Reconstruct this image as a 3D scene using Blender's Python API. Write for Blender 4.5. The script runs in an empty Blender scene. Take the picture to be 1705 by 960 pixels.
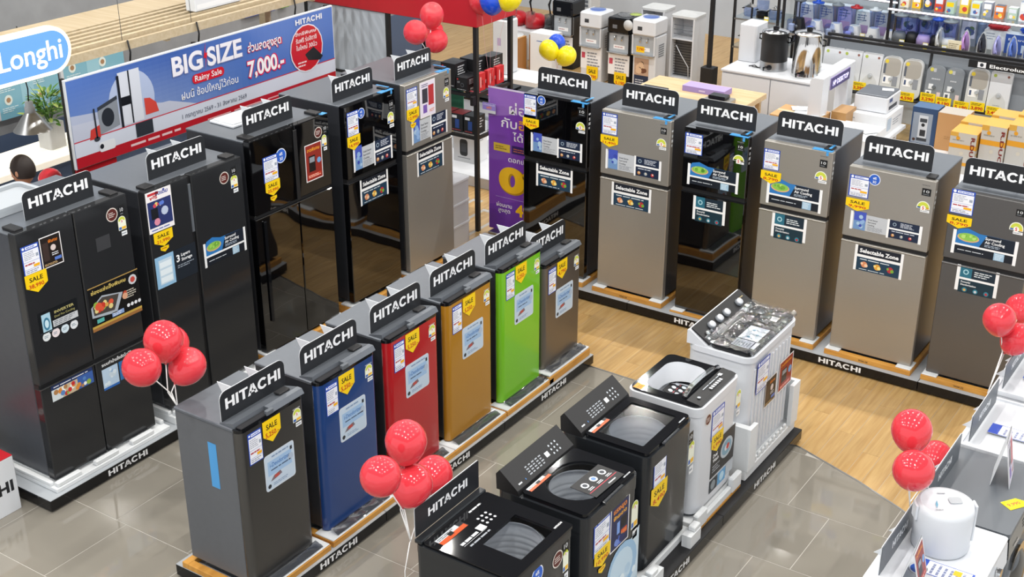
import bpy, math, random
from mathutils import Vector, Matrix, noise
random.seed(7)
PI = math.pi
SC = bpy.context.scene
COL = SC.collection

# ------------------------------------------------------------------ camera
FPX, YAW, PIT, HC = 2197.0, -0.588735, 0.431503, 5.0
fwd = Vector((math.sin(YAW)*math.cos(PIT), math.cos(YAW)*math.cos(PIT), -math.sin(PIT)))
rgt = Vector((math.cos(YAW), -math.sin(YAW), 0))
up_ = rgt.cross(fwd)
cam_d = bpy.data.cameras.new('camera'); cam = bpy.data.objects.new('camera', cam_d); COL.objects.link(cam)
cam_d.sensor_width = 36; cam_d.lens = 36*FPX/1705; cam_d.clip_end = 200
cam.matrix_world = Matrix(((rgt.x, up_.x, -fwd.x, 0), (rgt.y, up_.y, -fwd.y, 0), (rgt.z, up_.z, -fwd.z, HC), (0, 0, 0, 1)))
SC.camera = cam

# ------------------------------------------------------------------ light
world = bpy.data.worlds.new('shop_hall'); SC.world = world; world.use_nodes = True
bg = world.node_tree.nodes['Background']; bg.inputs[0].default_value = (0.90, 0.95, 1.0, 1); bg.inputs[1].default_value = 1.25
SC.view_settings.view_transform = 'Standard'; SC.view_settings.look = 'None'
SC.view_settings.gamma = 1; SC.view_settings.exposure = 0.0; SC.view_settings.use_curve_mapping = False

def area(x, y, z, size, power, col=(1, .97, .92)):
    l = bpy.data.lights.new('ceiling_lamp', 'AREA'); l.shape = 'DISK'; l.size = size; l.energy = power; l.color = col
    o = bpy.data.objects.new('ceiling_lamp', l); COL.objects.link(o); o.location = (x, y, z)
    return o
for ly, pw in ((.5, 78), (3.2, 78), (5.9, 66), (8.4, 14), (11.3, 105), (14.0, 50), (16.7, 62)):
    for lx in (-11.2, -8.6, -6.0, -3.4, -.8, 1.8):
        area(lx, ly, 7.2, 0.07, pw)

# ------------------------------------------------------------------ materials
def lin(h):
    if not isinstance(h, str): return tuple(h)
    h = h.lstrip('#'); out = []
    for i in (0, 2, 4):
        c = int(h[i:i+2], 16)/255
        out.append(c/12.92 if c <= .04045 else ((c+.055)/1.055)**2.4)
    return tuple(out)
MATS = {}
def mat(name, col=None, rough=.5, metal=0., coat=0., emit=0., trans=0., ior=1.45, alpha=1., spec=None):
    if name in MATS: return MATS[name]
    m = bpy.data.materials.new(name); m.use_nodes = True; b = m.node_tree.nodes['Principled BSDF']
    c = lin(col or '808080')
    b.inputs['Base Color'].default_value = (*c, 1); b.inputs['Roughness'].default_value = rough
    b.inputs['Metallic'].default_value = metal; b.inputs['Coat Weight'].default_value = coat
    b.inputs['Coat Roughness'].default_value = .03
    b.inputs['Transmission Weight'].default_value = trans; b.inputs['IOR'].default_value = ior
    b.inputs['Alpha'].default_value = alpha
    if spec is not None: b.inputs['Specular IOR Level'].default_value = spec
    if emit: b.inputs['Emission Color'].default_value = (*c, 1); b.inputs['Emission Strength'].default_value = emit
    m.diffuse_color = (*c, 1)
    MATS[name] = m
    return m
def nd(m, t, **kw):
    n = m.node_tree.nodes.new(t)
    for k, v in kw.items():
        if k in n.inputs: n.inputs[k].default_value = v
        else: setattr(n, k, v)
    return n
def lk(m, a, ao, b, bi): m.node_tree.links.new(a.outputs[ao], b.inputs[bi])
def bsdf(m): return m.node_tree.nodes['Principled BSDF']
def noisy(m, scale=(40, 40, 40), amt=.06, bump=0., rough=0., detail=3):
    """variation of the thing's own colour / grain, in object space"""
    b = bsdf(m); tc = nd(m, 'ShaderNodeTexCoord'); mp = nd(m, 'ShaderNodeMapping'); mp.inputs['Scale'].default_value = scale
    n = nd(m, 'ShaderNodeTexNoise', Scale=1.0, Detail=detail); lk(m, tc, 'Object', mp, 'Vector'); lk(m, mp, 'Vector', n, 'Vector')
    base = tuple(b.inputs['Base Color'].default_value)[:3]
    mx = nd(m, 'ShaderNodeMix'); mx.data_type = 'RGBA'
    mx.inputs[6].default_value = (*[c*(1-amt*2) for c in base], 1); mx.inputs[7].default_value = (*[min(1, c*(1+amt*2)) for c in base], 1)
    lk(m, n, 0, mx, 0); lk(m, mx, 2, b, 'Base Color')
    if bump:
        bp = nd(m, 'ShaderNodeBump', Strength=bump, Distance=.002); lk(m, n, 0, bp, 'Height'); lk(m, bp, 'Normal', b, 'Normal')
    if rough:
        mr = nd(m, 'ShaderNodeMapRange'); r = b.inputs['Roughness'].default_value
        mr.inputs['To Min'].default_value = max(0, r-rough); mr.inputs['To Max'].default_value = r+rough
        lk(m, n, 0, mr, 'Value'); lk(m, mr, 'Result', b, 'Roughness')
    return m
def attr_mat(name, rough=.4, metal=0., coat=0.):
    m = mat(name, 'ffffff', rough, metal, coat); a = nd(m, 'ShaderNodeAttribute', attribute_name='Col'); lk(m, a, 'Color', bsdf(m), 'Base Color'); return m
attr_mat('print', .38); attr_mat('paint', .45); attr_mat('gloss_print', .15)
noisy(mat('steel', 'aaa69f', .34, .62), (6, 6, 900), .03, 0, .04)
noisy(mat('dark_steel', '6b6a6a', .34, .65), (6, 6, 900), .03, 0, .04)
noisy(mat('grey_lid', '686d74', .38, .3), (30, 30, 30), .03)
noisy(mat('body_dark', '34363b', .32, .2), (20, 20, 20), .04)
noisy(mat('side_grey', '4a4d53', .3, .2), (20, 20, 20), .04)
noisy(mat('body_grey', '63666b', .4, .2), (20, 20, 20), .03)
mat('black_glass', '060608', .03, 0, 0, ior=1.95); mat('soft_black_glass', '28292b', .1, 0, 0)
_m = MATS['black_glass']; _t = nd(_m, 'ShaderNodeTexCoord'); _n = nd(_m, 'ShaderNodeTexNoise', Scale=1.6, Detail=1.0); _b = nd(_m, 'ShaderNodeBump', Strength=.22, Distance=.03); lk(_m, _t, 'Object', _n, 'Vector'); lk(_m, _n, 0, _b, 'Height'); lk(_m, _b, 'Normal', bsdf(_m), 'Normal')
noisy(mat('matte_black', '1a1a1c', .5), (60, 60, 60), .06)
noisy(mat('sign_black', '222428', .45), (60, 60, 60), .03)
mat('gloss_black', '121316', .04, 0, 0); mat('washer_black', '2b2e32', .2, .3, .3)
mat('white_plastic', 'd4d7dc', .35); mat('white_board', 'd9dce0', .5); mat('off_white', 'c6c8c9', .45)
noisy(mat('foam', 'dde0e2', .7), (120, 120, 120), .02, .3)
mat('grey_plastic', '7f858c', .4); mat('mid_grey', '5e6369', .4); mat('light_grey', 'a9aeb3', .4)
mat('chrome', 'd8d8d8', .12, 1.); noisy(mat('aluminium', 'b7b9bb', .28, .95), (3, 3, 120), .03)
mat('balloon_red', 'd93a44', .09, 0, .2); mat('balloon_yellow', 'f3e11e', .18, 0, .3); mat('balloon_blue', '1f4fd0', .18, 0, .3)
mat('ribbon', 'f4f2f0', .5); mat('tape_blue', '4c9ad6', .3)
mat('rubber', '15151a', .7); mat('red_paint', 'b71f29', .3); mat('cable_black', '0e0e10', .5)
mat('blue_paint', '1d4fc4', .3); mat('pink_plastic', 'd8a5ab', .35); mat('teal_card', '4b9c7a', .6)
mat('green_leaf', '4f7d2c', .5); mat('green_leaf_light', '9cae5a', .5); mat('skin', 'b98566', .5); mat('hair', '2a211d', .6); mat('shirt', 'e6e8ea', .7); mat('trousers', '2b2d36', .7)
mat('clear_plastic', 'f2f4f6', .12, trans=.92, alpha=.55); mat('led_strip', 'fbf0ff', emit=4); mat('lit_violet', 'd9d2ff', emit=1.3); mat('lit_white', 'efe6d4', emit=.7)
mat('lit_sign_blue', '5f93d4', emit=.55); mat('lit_sign_white', 'f4f0d2', emit=.75); mat('lit_menu', 'ffffff', .4)
mat('lilac', '9d8dc0', .5)
# glass: a real thin pane, mostly clear
def glass(name, tint, mixf, rough=.02):
    m = bpy.data.materials.new(name); m.use_nodes = True; nt = m.node_tree; nt.nodes.remove(nt.nodes['Principled BSDF'])
    out = nt.nodes['Material Output']; tr = nd(m, 'ShaderNodeBsdfTransparent'); tr.inputs[0].default_value = (*tint, 1)
    gl = nd(m, 'ShaderNodeBsdfGlossy'); gl.inputs['Roughness'].default_value = rough
    fr = nd(m, 'ShaderNodeFresnel', IOR=1.5); a0 = nd(m, 'ShaderNodeMath'); a0.operation = 'ADD'; a0.inputs[1].default_value = mixf; ge = nd(m, 'ShaderNodeNewGeometry'); iv = nd(m, 'ShaderNodeMath'); iv.operation = 'SUBTRACT'; iv.inputs[0].default_value = 1; ad = nd(m, 'ShaderNodeMath'); ad.operation = 'MULTIPLY'; lk(m, ge, 'Backfacing', iv, 1); lk(m, iv, 0, ad, 1)
    mx = nd(m, 'ShaderNodeMixShader'); lk(m, fr, 0, a0, 0); lk(m, a0, 0, ad, 0); lk(m, ad, 0, mx, 0); lk(m, tr, 0, mx, 1); lk(m, gl, 0, mx, 2); lk(m, mx, 0, out, 'Surface')
    MATS[name] = m
glass('lid_glass', (.92, .93, .94), .0, .03); glass('grey_glass', (.82, .84, .86), .06, .12); glass('clear_glass', (.86, .92, .95), .04); glass('blue_glass', (.66, .74, .93), .06)
glass('film', (.93, .94, .95), .10, .12); glass('clear_tub', (.82, .84, .85), .10, .1)
# crumpled film gets relief
def film_mat(name, tint, mixf):
    glass(name, tint, mixf, .1); m = MATS[name]
    tc = nd(m, 'ShaderNodeTexCoord'); n = nd(m, 'ShaderNodeTexNoise', Scale=34.0, Detail=5.0, Distortion=2.0); bp = nd(m, 'ShaderNodeBump', Strength=1.0, Distance=.06)
    lk(m, tc, 'Object', n, 'Vector'); lk(m, n, 0, bp, 'Height')
    for q in m.node_tree.nodes:
        if q.bl_idname == 'ShaderNodeBsdfGlossy': lk(m, bp, 'Normal', q, 'Normal')
film_mat('crinkled_film', (.78, .8, .83), .30); film_mat('dark_film', (.25, .26, .28), .12)

def wood_mat(name, c1, c2, scale, rough=.4, coat=0., bump=0.):
    m = mat(name, c1, rough, 0, coat); b = bsdf(m)
    tc = nd(m, 'ShaderNodeTexCoord'); mp = nd(m, 'ShaderNodeMapping'); mp.inputs['Scale'].default_value = scale
    oi = nd(m, 'ShaderNodeObjectInfo'); n = nd(m, 'ShaderNodeTexNoise', Scale=1.0, Detail=5.0, Distortion=.6)
    n.noise_dimensions = '4D'; ml = nd(m, 'ShaderNodeMath'); ml.operation = 'MULTIPLY'; ml.inputs[1].default_value = 37
    lk(m, oi, 'Random', ml, 0); lk(m, ml, 0, n, 'W'); lk(m, tc, 'Object', mp, 'Vector'); lk(m, mp, 'Vector', n, 'Vector')
    cr = nd(m, 'ShaderNodeValToRGB'); cr.color_ramp.elements[0].position = .3; cr.color_ramp.elements[1].position = .72
    cr.color_ramp.elements[0].color = (*lin(c2), 1); cr.color_ramp.elements[1].color = (*lin(c1), 1); lk(m, n, 0, cr, 0)
    hs = nd(m, 'ShaderNodeHueSaturation'); mr = nd(m, 'ShaderNodeMapRange'); mr.inputs['To Min'].default_value = .94; mr.inputs['To Max'].default_value = 1.05
    lk(m, oi, 'Random', mr, 'Value'); lk(m, mr, 'Result', hs, 'Value'); lk(m, cr, 0, hs, 'Color'); lk(m, hs, 0, b, 'Base Color')
    return m
wood_mat('plank_wood', 'c7a56f', 'ad8853', (34, 2.2, 34), .32, .15)
wood_mat('base_wood', 'd79f4c', 'be8335', (4, 22, 22), .55)
wood_mat('pale_wood', 'd9c09a', 'c4a77c', (3, 30, 30), .5)
wood_mat('slat_wood', 'c4b498', 'b3a080', (30, 2, 30), .55)
def tile_mat():
    m = mat('floor_tile', '8a857b', .05, 0, .2); b = bsdf(m); b.inputs['Specular IOR Level'].default_value = .6
    oi = nd(m, 'ShaderNodeObjectInfo'); hs = nd(m, 'ShaderNodeHueSaturation'); mr = nd(m, 'ShaderNodeMapRange'); mr.inputs['To Min'].default_value = .96; mr.inputs['To Max'].default_value = 1.04
    hs.inputs['Color'].default_value = (*lin('8a857b'), 1); lk(m, oi, 'Random', mr, 'Value'); lk(m, mr, 'Result', hs, 'Value'); lk(m, hs, 0, b, 'Base Color')
tile_mat(); mat('grout', 'b5b1a9', .7)
noisy(mat('concrete', '8f9194', .7), (5, 5, 5), .1, .3, 0, 8); noisy(mat('wall_paint', 'b4bcc6', .6), (3, 3, 3), .03)
mat('navy_panel', '4b5a74', .5)

# ------------------------------------------------------------------ mesh helper
FONT = {}
def font_mesh(body, bold=0., res=2):
    k = (body, bold, res)
    if k not in FONT:
        c = bpy.data.curves.new('t', 'FONT'); c.body = body; c.resolution_u = res; c.offset = bold
        o = bpy.data.objects.new('t', c); me = o.to_mesh()
        vs = [(v.co.x, v.co.y) for v in me.vertices]; fs = [tuple(p.vertices) for p in me.polygons]
        o.to_mesh_clear(); bpy.data.objects.remove(o); bpy.data.curves.remove(c)
        FONT[k] = (vs, fs, min(v[0] for v in vs), max(v[0] for v in vs))
    return FONT[k]
def hitachi_shapes():
    """the seven capitals as polygons, cap height 1; returns (polys, width)"""
    P = []; x = 0; s = .235
    R = lambda a, b, c, d: P.append([(a, b), (c, b), (c, d), (a, d)])
    def H(x): R(x, 0, x+s, 1); R(x+.62, 0, x+.62+s, 1); R(x+s, .39, x+.62, .61); return x+.62+s
    def I(x): R(x, 0, x+s, 1); return x+s
    def T(x): R(x, .8, x+.8, 1); R(x+.4-s/2, 0, x+.4+s/2, .8); return x+.8
    def A(x):
        P.append([(x, 0), (x+.25, 0), (x+.5, .78), (x+.5, 1), (x+.35, 1)]); P.append([(x+.95, 0), (x+.6, 1), (x+.45, 1), (x+.45, .78), (x+.7, 0)])
        R(x+.2, .2, x+.75, .38); return x+.95
    def C(x):
        cx, cy = x+.46, .5; n = 14; a0, a1 = math.radians(38), math.radians(322)
        for i in range(n):
            a, b = a0+(a1-a0)*i/n, a0+(a1-a0)*(i+1)/n
            f = lambda t, r, q: (cx+math.cos(t)*r, cy+math.sin(t)*q)
            P.append([f(a, .25, .30), f(a, .48, .53), f(b, .48, .53), f(b, .25, .30)])
        return x+.88
    g = .12
    x = H(0)+g; x = I(x)+g-.03; x = T(x)+g-.15; x = A(x)+g-.09; x = C(x)+g-.02; x = H(x)+g; x = I(x)
    return P, x
HIT = hitachi_shapes()

class MB:
    def __init__(s): s.v = []; s.f = []; s.m = []; s.s = []; s.c = []
    def add(s, vs, fs, m, smooth=False, col=None):
        o = len(s.v); s.v += [tuple(v) for v in vs]
        col = lin(col) if col is not None else None
        for f in fs: s.f.append(tuple(i+o for i in f)); s.m.append(m); s.s.append(smooth); s.c.append(col)
        return s
    def box(s, x0, y0, z0, x1, y1, z1, m, col=None, ch=0.):
        if x1 < x0: x0, x1 = x1, x0
        if y1 < y0: y0, y1 = y1, y0
        if z1 < z0: z0, z1 = z1, z0
        if ch:
            ch = min(ch, (x1-x0)*.45, (y1-y0)*.45, (z1-z0)*.45); vs = []; idx = {}
            X, Y, Z = (x0, x1), (y0, y1), (z0, z1); sg = (1, -1)
            for i in (0, 1):
                for j in (0, 1):
                    for k in (0, 1):
                        for a in range(3):
                            p = [X[i], Y[j], Z[k]]
                            for b, q in ((0, i), (1, j), (2, k)):
                                if b != a: p[b] += sg[q]*ch
                            idx[i, j, k, a] = len(vs); vs.append(p)
            fs = []
            for i in (0, 1): fs.append([idx[i, 0, 0, 0], idx[i, 1, 0, 0], idx[i, 1, 1, 0], idx[i, 0, 1, 0]])
            for j in (0, 1): fs.append([idx[0, j, 0, 1], idx[1, j, 0, 1], idx[1, j, 1, 1], idx[0, j, 1, 1]])
            for k in (0, 1): fs.append([idx[0, 0, k, 2], idx[1, 0, k, 2], idx[1, 1, k, 2], idx[0, 1, k, 2]])
            for i in (0, 1):
                for j in (0, 1): fs.append([idx[i, j, 0, 0], idx[i, j, 1, 0], idx[i, j, 1, 1], idx[i, j, 0, 1]])
            for i in (0, 1):
                for k in (0, 1): fs.append([idx[i, 0, k, 0], idx[i, 1, k, 0], idx[i, 1, k, 2], idx[i, 0, k, 2]])
            for j in (0, 1):
                for k in (0, 1): fs.append([idx[0, j, k, 1], idx[1, j, k, 1], idx[1, j, k, 2], idx[0, j, k, 2]])
            for i in (0, 1):
                for j in (0, 1):
                    for k in (0, 1): fs.append([idx[i, j, k, 0], idx[i, j, k, 1], idx[i, j, k, 2]])
            c = Vector(((x0+x1)/2, (y0+y1)/2, (z0+z1)/2)); out = []
            for f in fs:
                p = [Vector(vs[q]) for q in f]; n = (p[1]-p[0]).cross(p[2]-p[0]); m_ = sum(p, Vector())/len(p)
                out.append(f if n.dot(m_-c) > 0 else f[::-1])
            return s.add(vs, out, m, False, col)
        vs = [(x0, y0, z0), (x1, y0, z0), (x1, y1, z0), (x0, y1, z0), (x0, y0, z1), (x1, y0, z1), (x1, y1, z1), (x0, y1, z1)]
        return s.add(vs, [(3, 2, 1, 0), (4, 5, 6, 7), (0, 1, 5, 4), (1, 2, 6, 5), (2, 3, 7, 6), (3, 0, 4, 7)], m, False, col)
    def prism(s, pts, z0, z1, m, col=None, axis='z', smooth=False, cap0=True, cap1=True):
        """pts: ccw outline; axis z: (x,y); axis y: (x,z) extruded in y; axis x: (y,z)"""
        n = len(pts)
        def P(p, h):
            return (p[0], p[1], h) if axis == 'z' else ((p[0], h, p[1]) if axis == 'y' else (h, p[0], p[1]))
        rev = axis == 'y'
        side = [(i, (i+1) % n, (i+1) % n+n, i+n) for i in range(n)]
        if rev: side = [f[::-1] for f in side]
        s.add([P(p, z0) for p in pts]+[P(p, z1) for p in pts], side, m, smooth, col)
        a, b = tuple(range(n))[::-1], tuple(range(n))
        if rev: a, b = b, a
        if cap0: s.add([P(p, z0) for p in pts], [a], m, False, col)
        if cap1: s.add([P(p, z1) for p in pts], [b], m, False, col)
        return s
    def ring(s, outer, inner, z0, z1, m, col=None):
        """flat frame between two outlines with the same count"""
        n = len(outer); O0 = [(*p, z0) for p in outer]; O1 = [(*p, z1) for p in outer]; I0 = [(*p, z0) for p in inner]; I1 = [(*p, z1) for p in inner]
        q = lambda a, b, r=False: [((i, (i+1) % n, (i+1) % n+n, i+n) if not r else (i+n, (i+1) % n+n, (i+1) % n, i)) for i in range(n)]
        s.add(O0+O1, q(0, 0), m, True, col); s.add(I0+I1, q(0, 0, True), m, True, col); s.add(O1+I1, q(0, 0), m, False, col); s.add(O0+I0, q(0, 0, True), m, False, col)
        return s
    def lathe(s, prof, m, c=(0, 0, 0), seg=20, col=None, smooth=True, sx=1, sy=1):
        n = len(prof); vs = []; fs = []
        for i in range(seg):
            a = 2*PI*i/seg
            for r, z in prof: vs.append((c[0]+r*math.cos(a)*sx, c[1]+r*math.sin(a)*sy, c[2]+z))
        for i in range(seg):
            j = (i+1) % seg
            for k in range(n-1): fs.append((i*n+k, j*n+k, j*n+k+1, i*n+k+1))
        return s.add(vs, fs, m, smooth, col)
    def tube(s, pts, r, m, seg=6, col=None, r1=None, caps=True):
        pts = [Vector(p) for p in pts]; n = len(pts); vs = []; fs = []
        for i, p in enumerate(pts):
            t = (pts[min(i+1, n-1)]-pts[max(i-1, 0)]).normalized(); a = Vector((0, 0, 1)) if abs(t.z) < .9 else Vector((1, 0, 0))
            u = t.cross(a).normalized(); w = t.cross(u); rr = r if r1 is None else r+(r1-r)*i/(n-1)
            for k in range(seg): q = 2*PI*k/seg; vs.append(p+u*math.cos(q)*rr+w*math.sin(q)*rr)
        for i in range(n-1):
            for k in range(seg): fs.append((i*seg+k, i*seg+(k+1) % seg, (i+1)*seg+(k+1) % seg, (i+1)*seg+k))
        if caps: fs.append(tuple(range(seg))[::-1]); fs.append(tuple(range((n-1)*seg, n*seg)))
        return s.add(vs, fs, m, True, col)
    def ball(s, c, r, m, seg=20, rings=12, sx=1, sy=1, sz=1, col=None):
        prof = [(math.sin(PI*i/rings)*r, -math.cos(PI*i/rings)*r*sz) for i in range(rings+1)]
        prof[0] = (1e-4, -r*sz); prof[-1] = (1e-4, r*sz)
        return s.lathe(prof, m, c, seg, col, True, sx, sy)
    def build(s, name, parent=None, loc=None, rz=0):
        me = bpy.data.meshes.new(name); me.from_pydata(s.v, [], s.f)
        names = []
        for q in s.m:
            if q not in names: names.append(q)
        for q in names: me.materials.append(MATS[q])
        me.polygons.foreach_set('material_index', [names.index(q) for q in s.m])
        me.polygons.foreach_set('use_smooth', s.s)
        if any(c is not None for c in s.c):
            at = me.color_attributes.new('Col', 'FLOAT_COLOR', 'CORNER'); buf = []
            for f, c in zip(s.f, s.c): buf += [*(c or (.8, .8, .8)), 1.0]*len(f)
            at.data.foreach_set('color', buf)
        me.update()
        o = bpy.data.objects.new(name, me); COL.objects.link(o)
        if parent is not None: o.parent = parent
        if loc is not None: o.location = loc
        o.rotation_euler = (0, 0, rz)
        return o

def rrect(x0, y0, x1, y1, r, seg=5, corners=(1, 1, 1, 1)):
    out = []
    for (cx, cy, a, on) in ((x0+r, y0+r, PI, corners[0]), (x1-r, y0+r, 1.5*PI, corners[1]), (x1-r, y1-r, 0, corners[2]), (x0+r, y1-r, .5*PI, corners[3])):
        if on:
            for i in range(seg+1): t = a+.5*PI*i/seg; out.append((cx+r*math.cos(t), cy+r*math.sin(t)))
        else:
            out.append((x0 if cx == x0+r else x1, y0 if cy == y0+r else y1))
    return out
def circ(cx, cy, r, seg=20, ry=None): return [(cx+r*math.cos(2*PI*i/seg), cy+(ry or r)*math.sin(2*PI*i/seg)) for i in range(seg)]

class PR(MB):
    """flat print on a surface; plane 'front' = local x,z facing -y at y0; 'top' = local x,y at height; or a function"""
    def __init__(s, plane='front', at=0., step=.0005, m='print'):
        super().__init__(); s.step = step; s.mm = m
        s.fn = (lambda u, v, d: (u, at-d, v)) if plane == 'front' else ((lambda u, v, d: (u, v, at+d)) if plane == 'top' else plane)
        s.L = 1
    def poly(s, pts, col, layer=None):
        L = s.L if layer is None else layer
        s.add([s.fn(u, v, s.step*L) for u, v in pts], [tuple(range(len(pts)))], s.mm, False, col); return s
    def rect(s, a, b, c, d, col, layer=None): return s.poly([(a, b), (c, b), (c, d), (a, d)], col, layer)
    def disc(s, cx, cy, r, col, layer=None, ry=None, seg=18): return s.poly(circ(cx, cy, r, seg, ry), col, layer)
    def text(s, body, u, v, h, col, w=None, bold=0., al='c', layer=None, shear=0.):
        vs, fs, x0, x1 = font_mesh(body, bold, 8 if h > .055 else 2); k = h/.72; kx = k if w is None else w/(x1-x0); W = (x1-x0)*kx
        ox = u-(W/2 if al == 'c' else (0 if al == 'l' else W)); L = s.L if layer is None else layer
        s.add([s.fn(ox+(a-x0)*kx+shear*b*k, v+b*k, s.step*L) for a, b in vs], fs, s.mm, False, col); return s
    def hit(s, cu, cv, w, h, col='f2f3f5', layer=None):
        P, W = HIT; k = w/W
        for p in P: s.poly([(cu-w/2+a*k, cv-h/2+b*h) for a, b in p], col, layer)
        return s
    def greek(s, a, b, c, d, rows, col, layer=None, fill=.85):
        rh = (d-b)/rows
        for i in range(rows):
            y = d-rh*(i+.5); x = a; e = a+(c-a)*random.uniform(fill-.2, 1)
            while x < e-1e-6:
                w = min((c-a)*random.uniform(.12, .34), e-x); s.rect(x, y-rh*.22, x+w, y+rh*.22, col, layer); x += w+(c-a)*.035
        return s
    def blots(s, a, b, c, d, n, cols, layer=None, r=.12):
        for i in range(n):
            q = (d-b)*random.uniform(r*.6, r*1.3); s.disc(random.uniform(a+q, c-q), random.uniform(b+q, d-q), q, random.choice(cols), (s.L if layer is None else layer)+.07*(i+1), seg=8)
        return s

# ------------------------------------------------------------------ tagging
def tag(o, label, cat, group=None):
    o['label'] = label; o['category'] = cat
    if group: o['group'] = group
    return o
def thing(name, label, cat, loc, rz=0, group=None):
    o = bpy.data.objects.new(name, None); COL.objects.link(o); o.empty_display_size = .1
    o.location = loc; o.rotation_euler = (0, 0, rz); return tag(o, label, cat, group)
def struct(name, mb, parent=None):
    o = mb.build(name, parent)
    if parent is None: o['kind'] = 'structure'
    return o
def plab(o, label): o['label'] = label; return o
FX = PI/2      # rotation of things whose front faces +X

# ------------------------------------------------------------------ photograph pixel -> point on a real plane
def ray(px, py): return rgt*((px-852.5)/FPX)+up_*(-(py-480)/FPX)+fwd
def onX(px, py, X): d = ray(px, py); return Vector((0, 0, HC))+d*(X/d.x)
def onY(px, py, Y): d = ray(px, py); return Vector((0, 0, HC))+d*(Y/d.y)
def onZ(px, py, Z): d = ray(px, py); return Vector((0, 0, HC))+d*((Z-HC)/d.z)
def rect_of(face, val, root, pts):
    """bounding rectangle (x0,z0,x1,z1) in the thing's own frame of photographed points on its front"""
    if face == 'X': q = [onX(a, b, val) for a, b in pts]; us = [p.y-root[1] for p in q]
    else: q = [onY(a, b, val) for a, b in pts]; us = [p.x-root[0] for p in q]
    zs = [p.z-root[2] for p in q]
    return min(us), min(zs), max(us), max(zs)

mat('ceiling_paint', '6c7076', .8)
# ================================================================== SETTING
floor_mb = MB(); floor_mb.box(-24, -3, -.05, 6, 24, -.0012, 'grout'); floor = struct('floor', floor_mb)
BND = [(-14, 6.9), (-9, 7.3), (-7.4, 7.55), (-6.4, 7.85), (-5.5, 8.05), (-4.65, 8.14), (-3.9, 8.12), (-3.2, 8.0), (-2.79, 7.91), (-2.29, 7.72), (-1.95, 7.56), (-1.4, 7.25), (-.8, 6.8), (0, 6.1), (2, 4)]
def by(x):
    for (a, b), (c, d) in zip(BND, BND[1:]):
        if a <= x <= c: return b+(d-b)*(x-a)/(c-a)
    return 6.9
def cut_tile(x0, y0, x1, y1, below):
    """part of a rectangle on one side of the curved boundary"""
    n = 6 if (max(by(x0), by(x1)) > y0-.1 and min(by(x0), by(x1)) < y1+.4) else 1
    xs = [x0+(x1-x0)*i/n for i in range(n+1)]; g = .004
    if below: top = [min(y1, by(x)-g) for x in xs]; bot = [y0]*(n+1)
    else: top = [y1]*(n+1); bot = [max(y0, by(x)+g) for x in xs]
    pts = [(x, max(b, b)) for x, b, t in zip(xs, bot, top) if t-b > .004]; tp = [(x, t) for x, b, t in zip(xs, bot, top) if t-b > .004]
    if len(pts) < 2: return None
    return pts+tp[::-1]
P_ = .6525; G = .003
k = 0
for r in range(-2, 8):
    y0 = 3.92+P_*(r-1)
    if r > 6: y0 = 3.92+P_*(r-1)
    off = {0: 0, 1: -6.08, 2: -5.52, 3: -6.2, 4: -5.8, 5: -2.29, 6: -2.58, 7: -2.4}.get(r, -6.0)
    i0 = math.floor((-8.6-off)/P_)
    for i in range(i0, i0+16):
        x0 = off+P_*i
        if x0 > 1.0: break
        pl = cut_tile(x0+G, y0+G, x0+P_-G, y0+P_-G, True)
        if pl: MB().prism(pl, -.006, 0, 'floor_tile', cap0=False).build('floor_tile', floor)
# wood planks run away from the tiles, along the aisle
px_ = -7.6; col_i = 0
while px_ < -.6:
    w = .13; offy = 6.9+(col_i*.53) % 1.25
    y = offy-1.25
    while y < 9.6:
        pl = cut_tile(px_+.0012, y+.0012, px_+w-.0012, y+1.25-.0012, False)
        if pl: MB().prism(pl, -.006, .0, 'plank_wood', cap0=False).build('floor_plank', floor)
        y += 1.25
    px_ += w; col_i += 1
rest = MB()
for i in range(131):
    x = -17+i*.13
    for j in range(9): 
        y = 9.4+(i*.53) % 1.25-.6+j*1.25
        y0 = max(y, 9.6+(0)) if -7.6 <= x < -.6 else y
        rest.box(x+.001, y+.001, -.006, x+.129, y+1.249, -.0002, 'plank_wood') if y > 9.62 or not (-7.79 < x < -.6) else None
o = rest.build('far_floor_planks', floor); o['kind'] = 'stuff'
trim = MB()
for (a, b), (c, d) in zip(BND[:-1], BND[1:]):
    n = 4
    for i in range(n):
        p = (a+(c-a)*i/n, b+(d-b)*i/n); q = (a+(c-a)*(i+1)/n, b+(d-b)*(i+1)/n)
        trim.add([(p[0], p[1]-.008, .0015), (q[0], q[1]-.008, .0015), (q[0], q[1]+.008, .0015), (p[0], p[1]+.008, .0015)], [(0, 1, 2, 3)], 'aluminium')
struct('trim_1', trim)

w = MB(); w.box(-24, -6, 7.6, 8, 24, 7.8, 'ceiling_paint'); struct('ceiling', w)
w = MB(); w.box(-11.1, -2, 0, -10.9, 14.3, 1.0, 'navy_panel'); w.box(-11.1, -2, 1.0, -10.9, 14.3, 5.2, 'concrete'); struct('wall_left', w)
w = MB(); w.box(-16, 18.6, 0, 4, 18.8, 3.4, 'wall_paint'); struct('wall_back', w)

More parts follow.
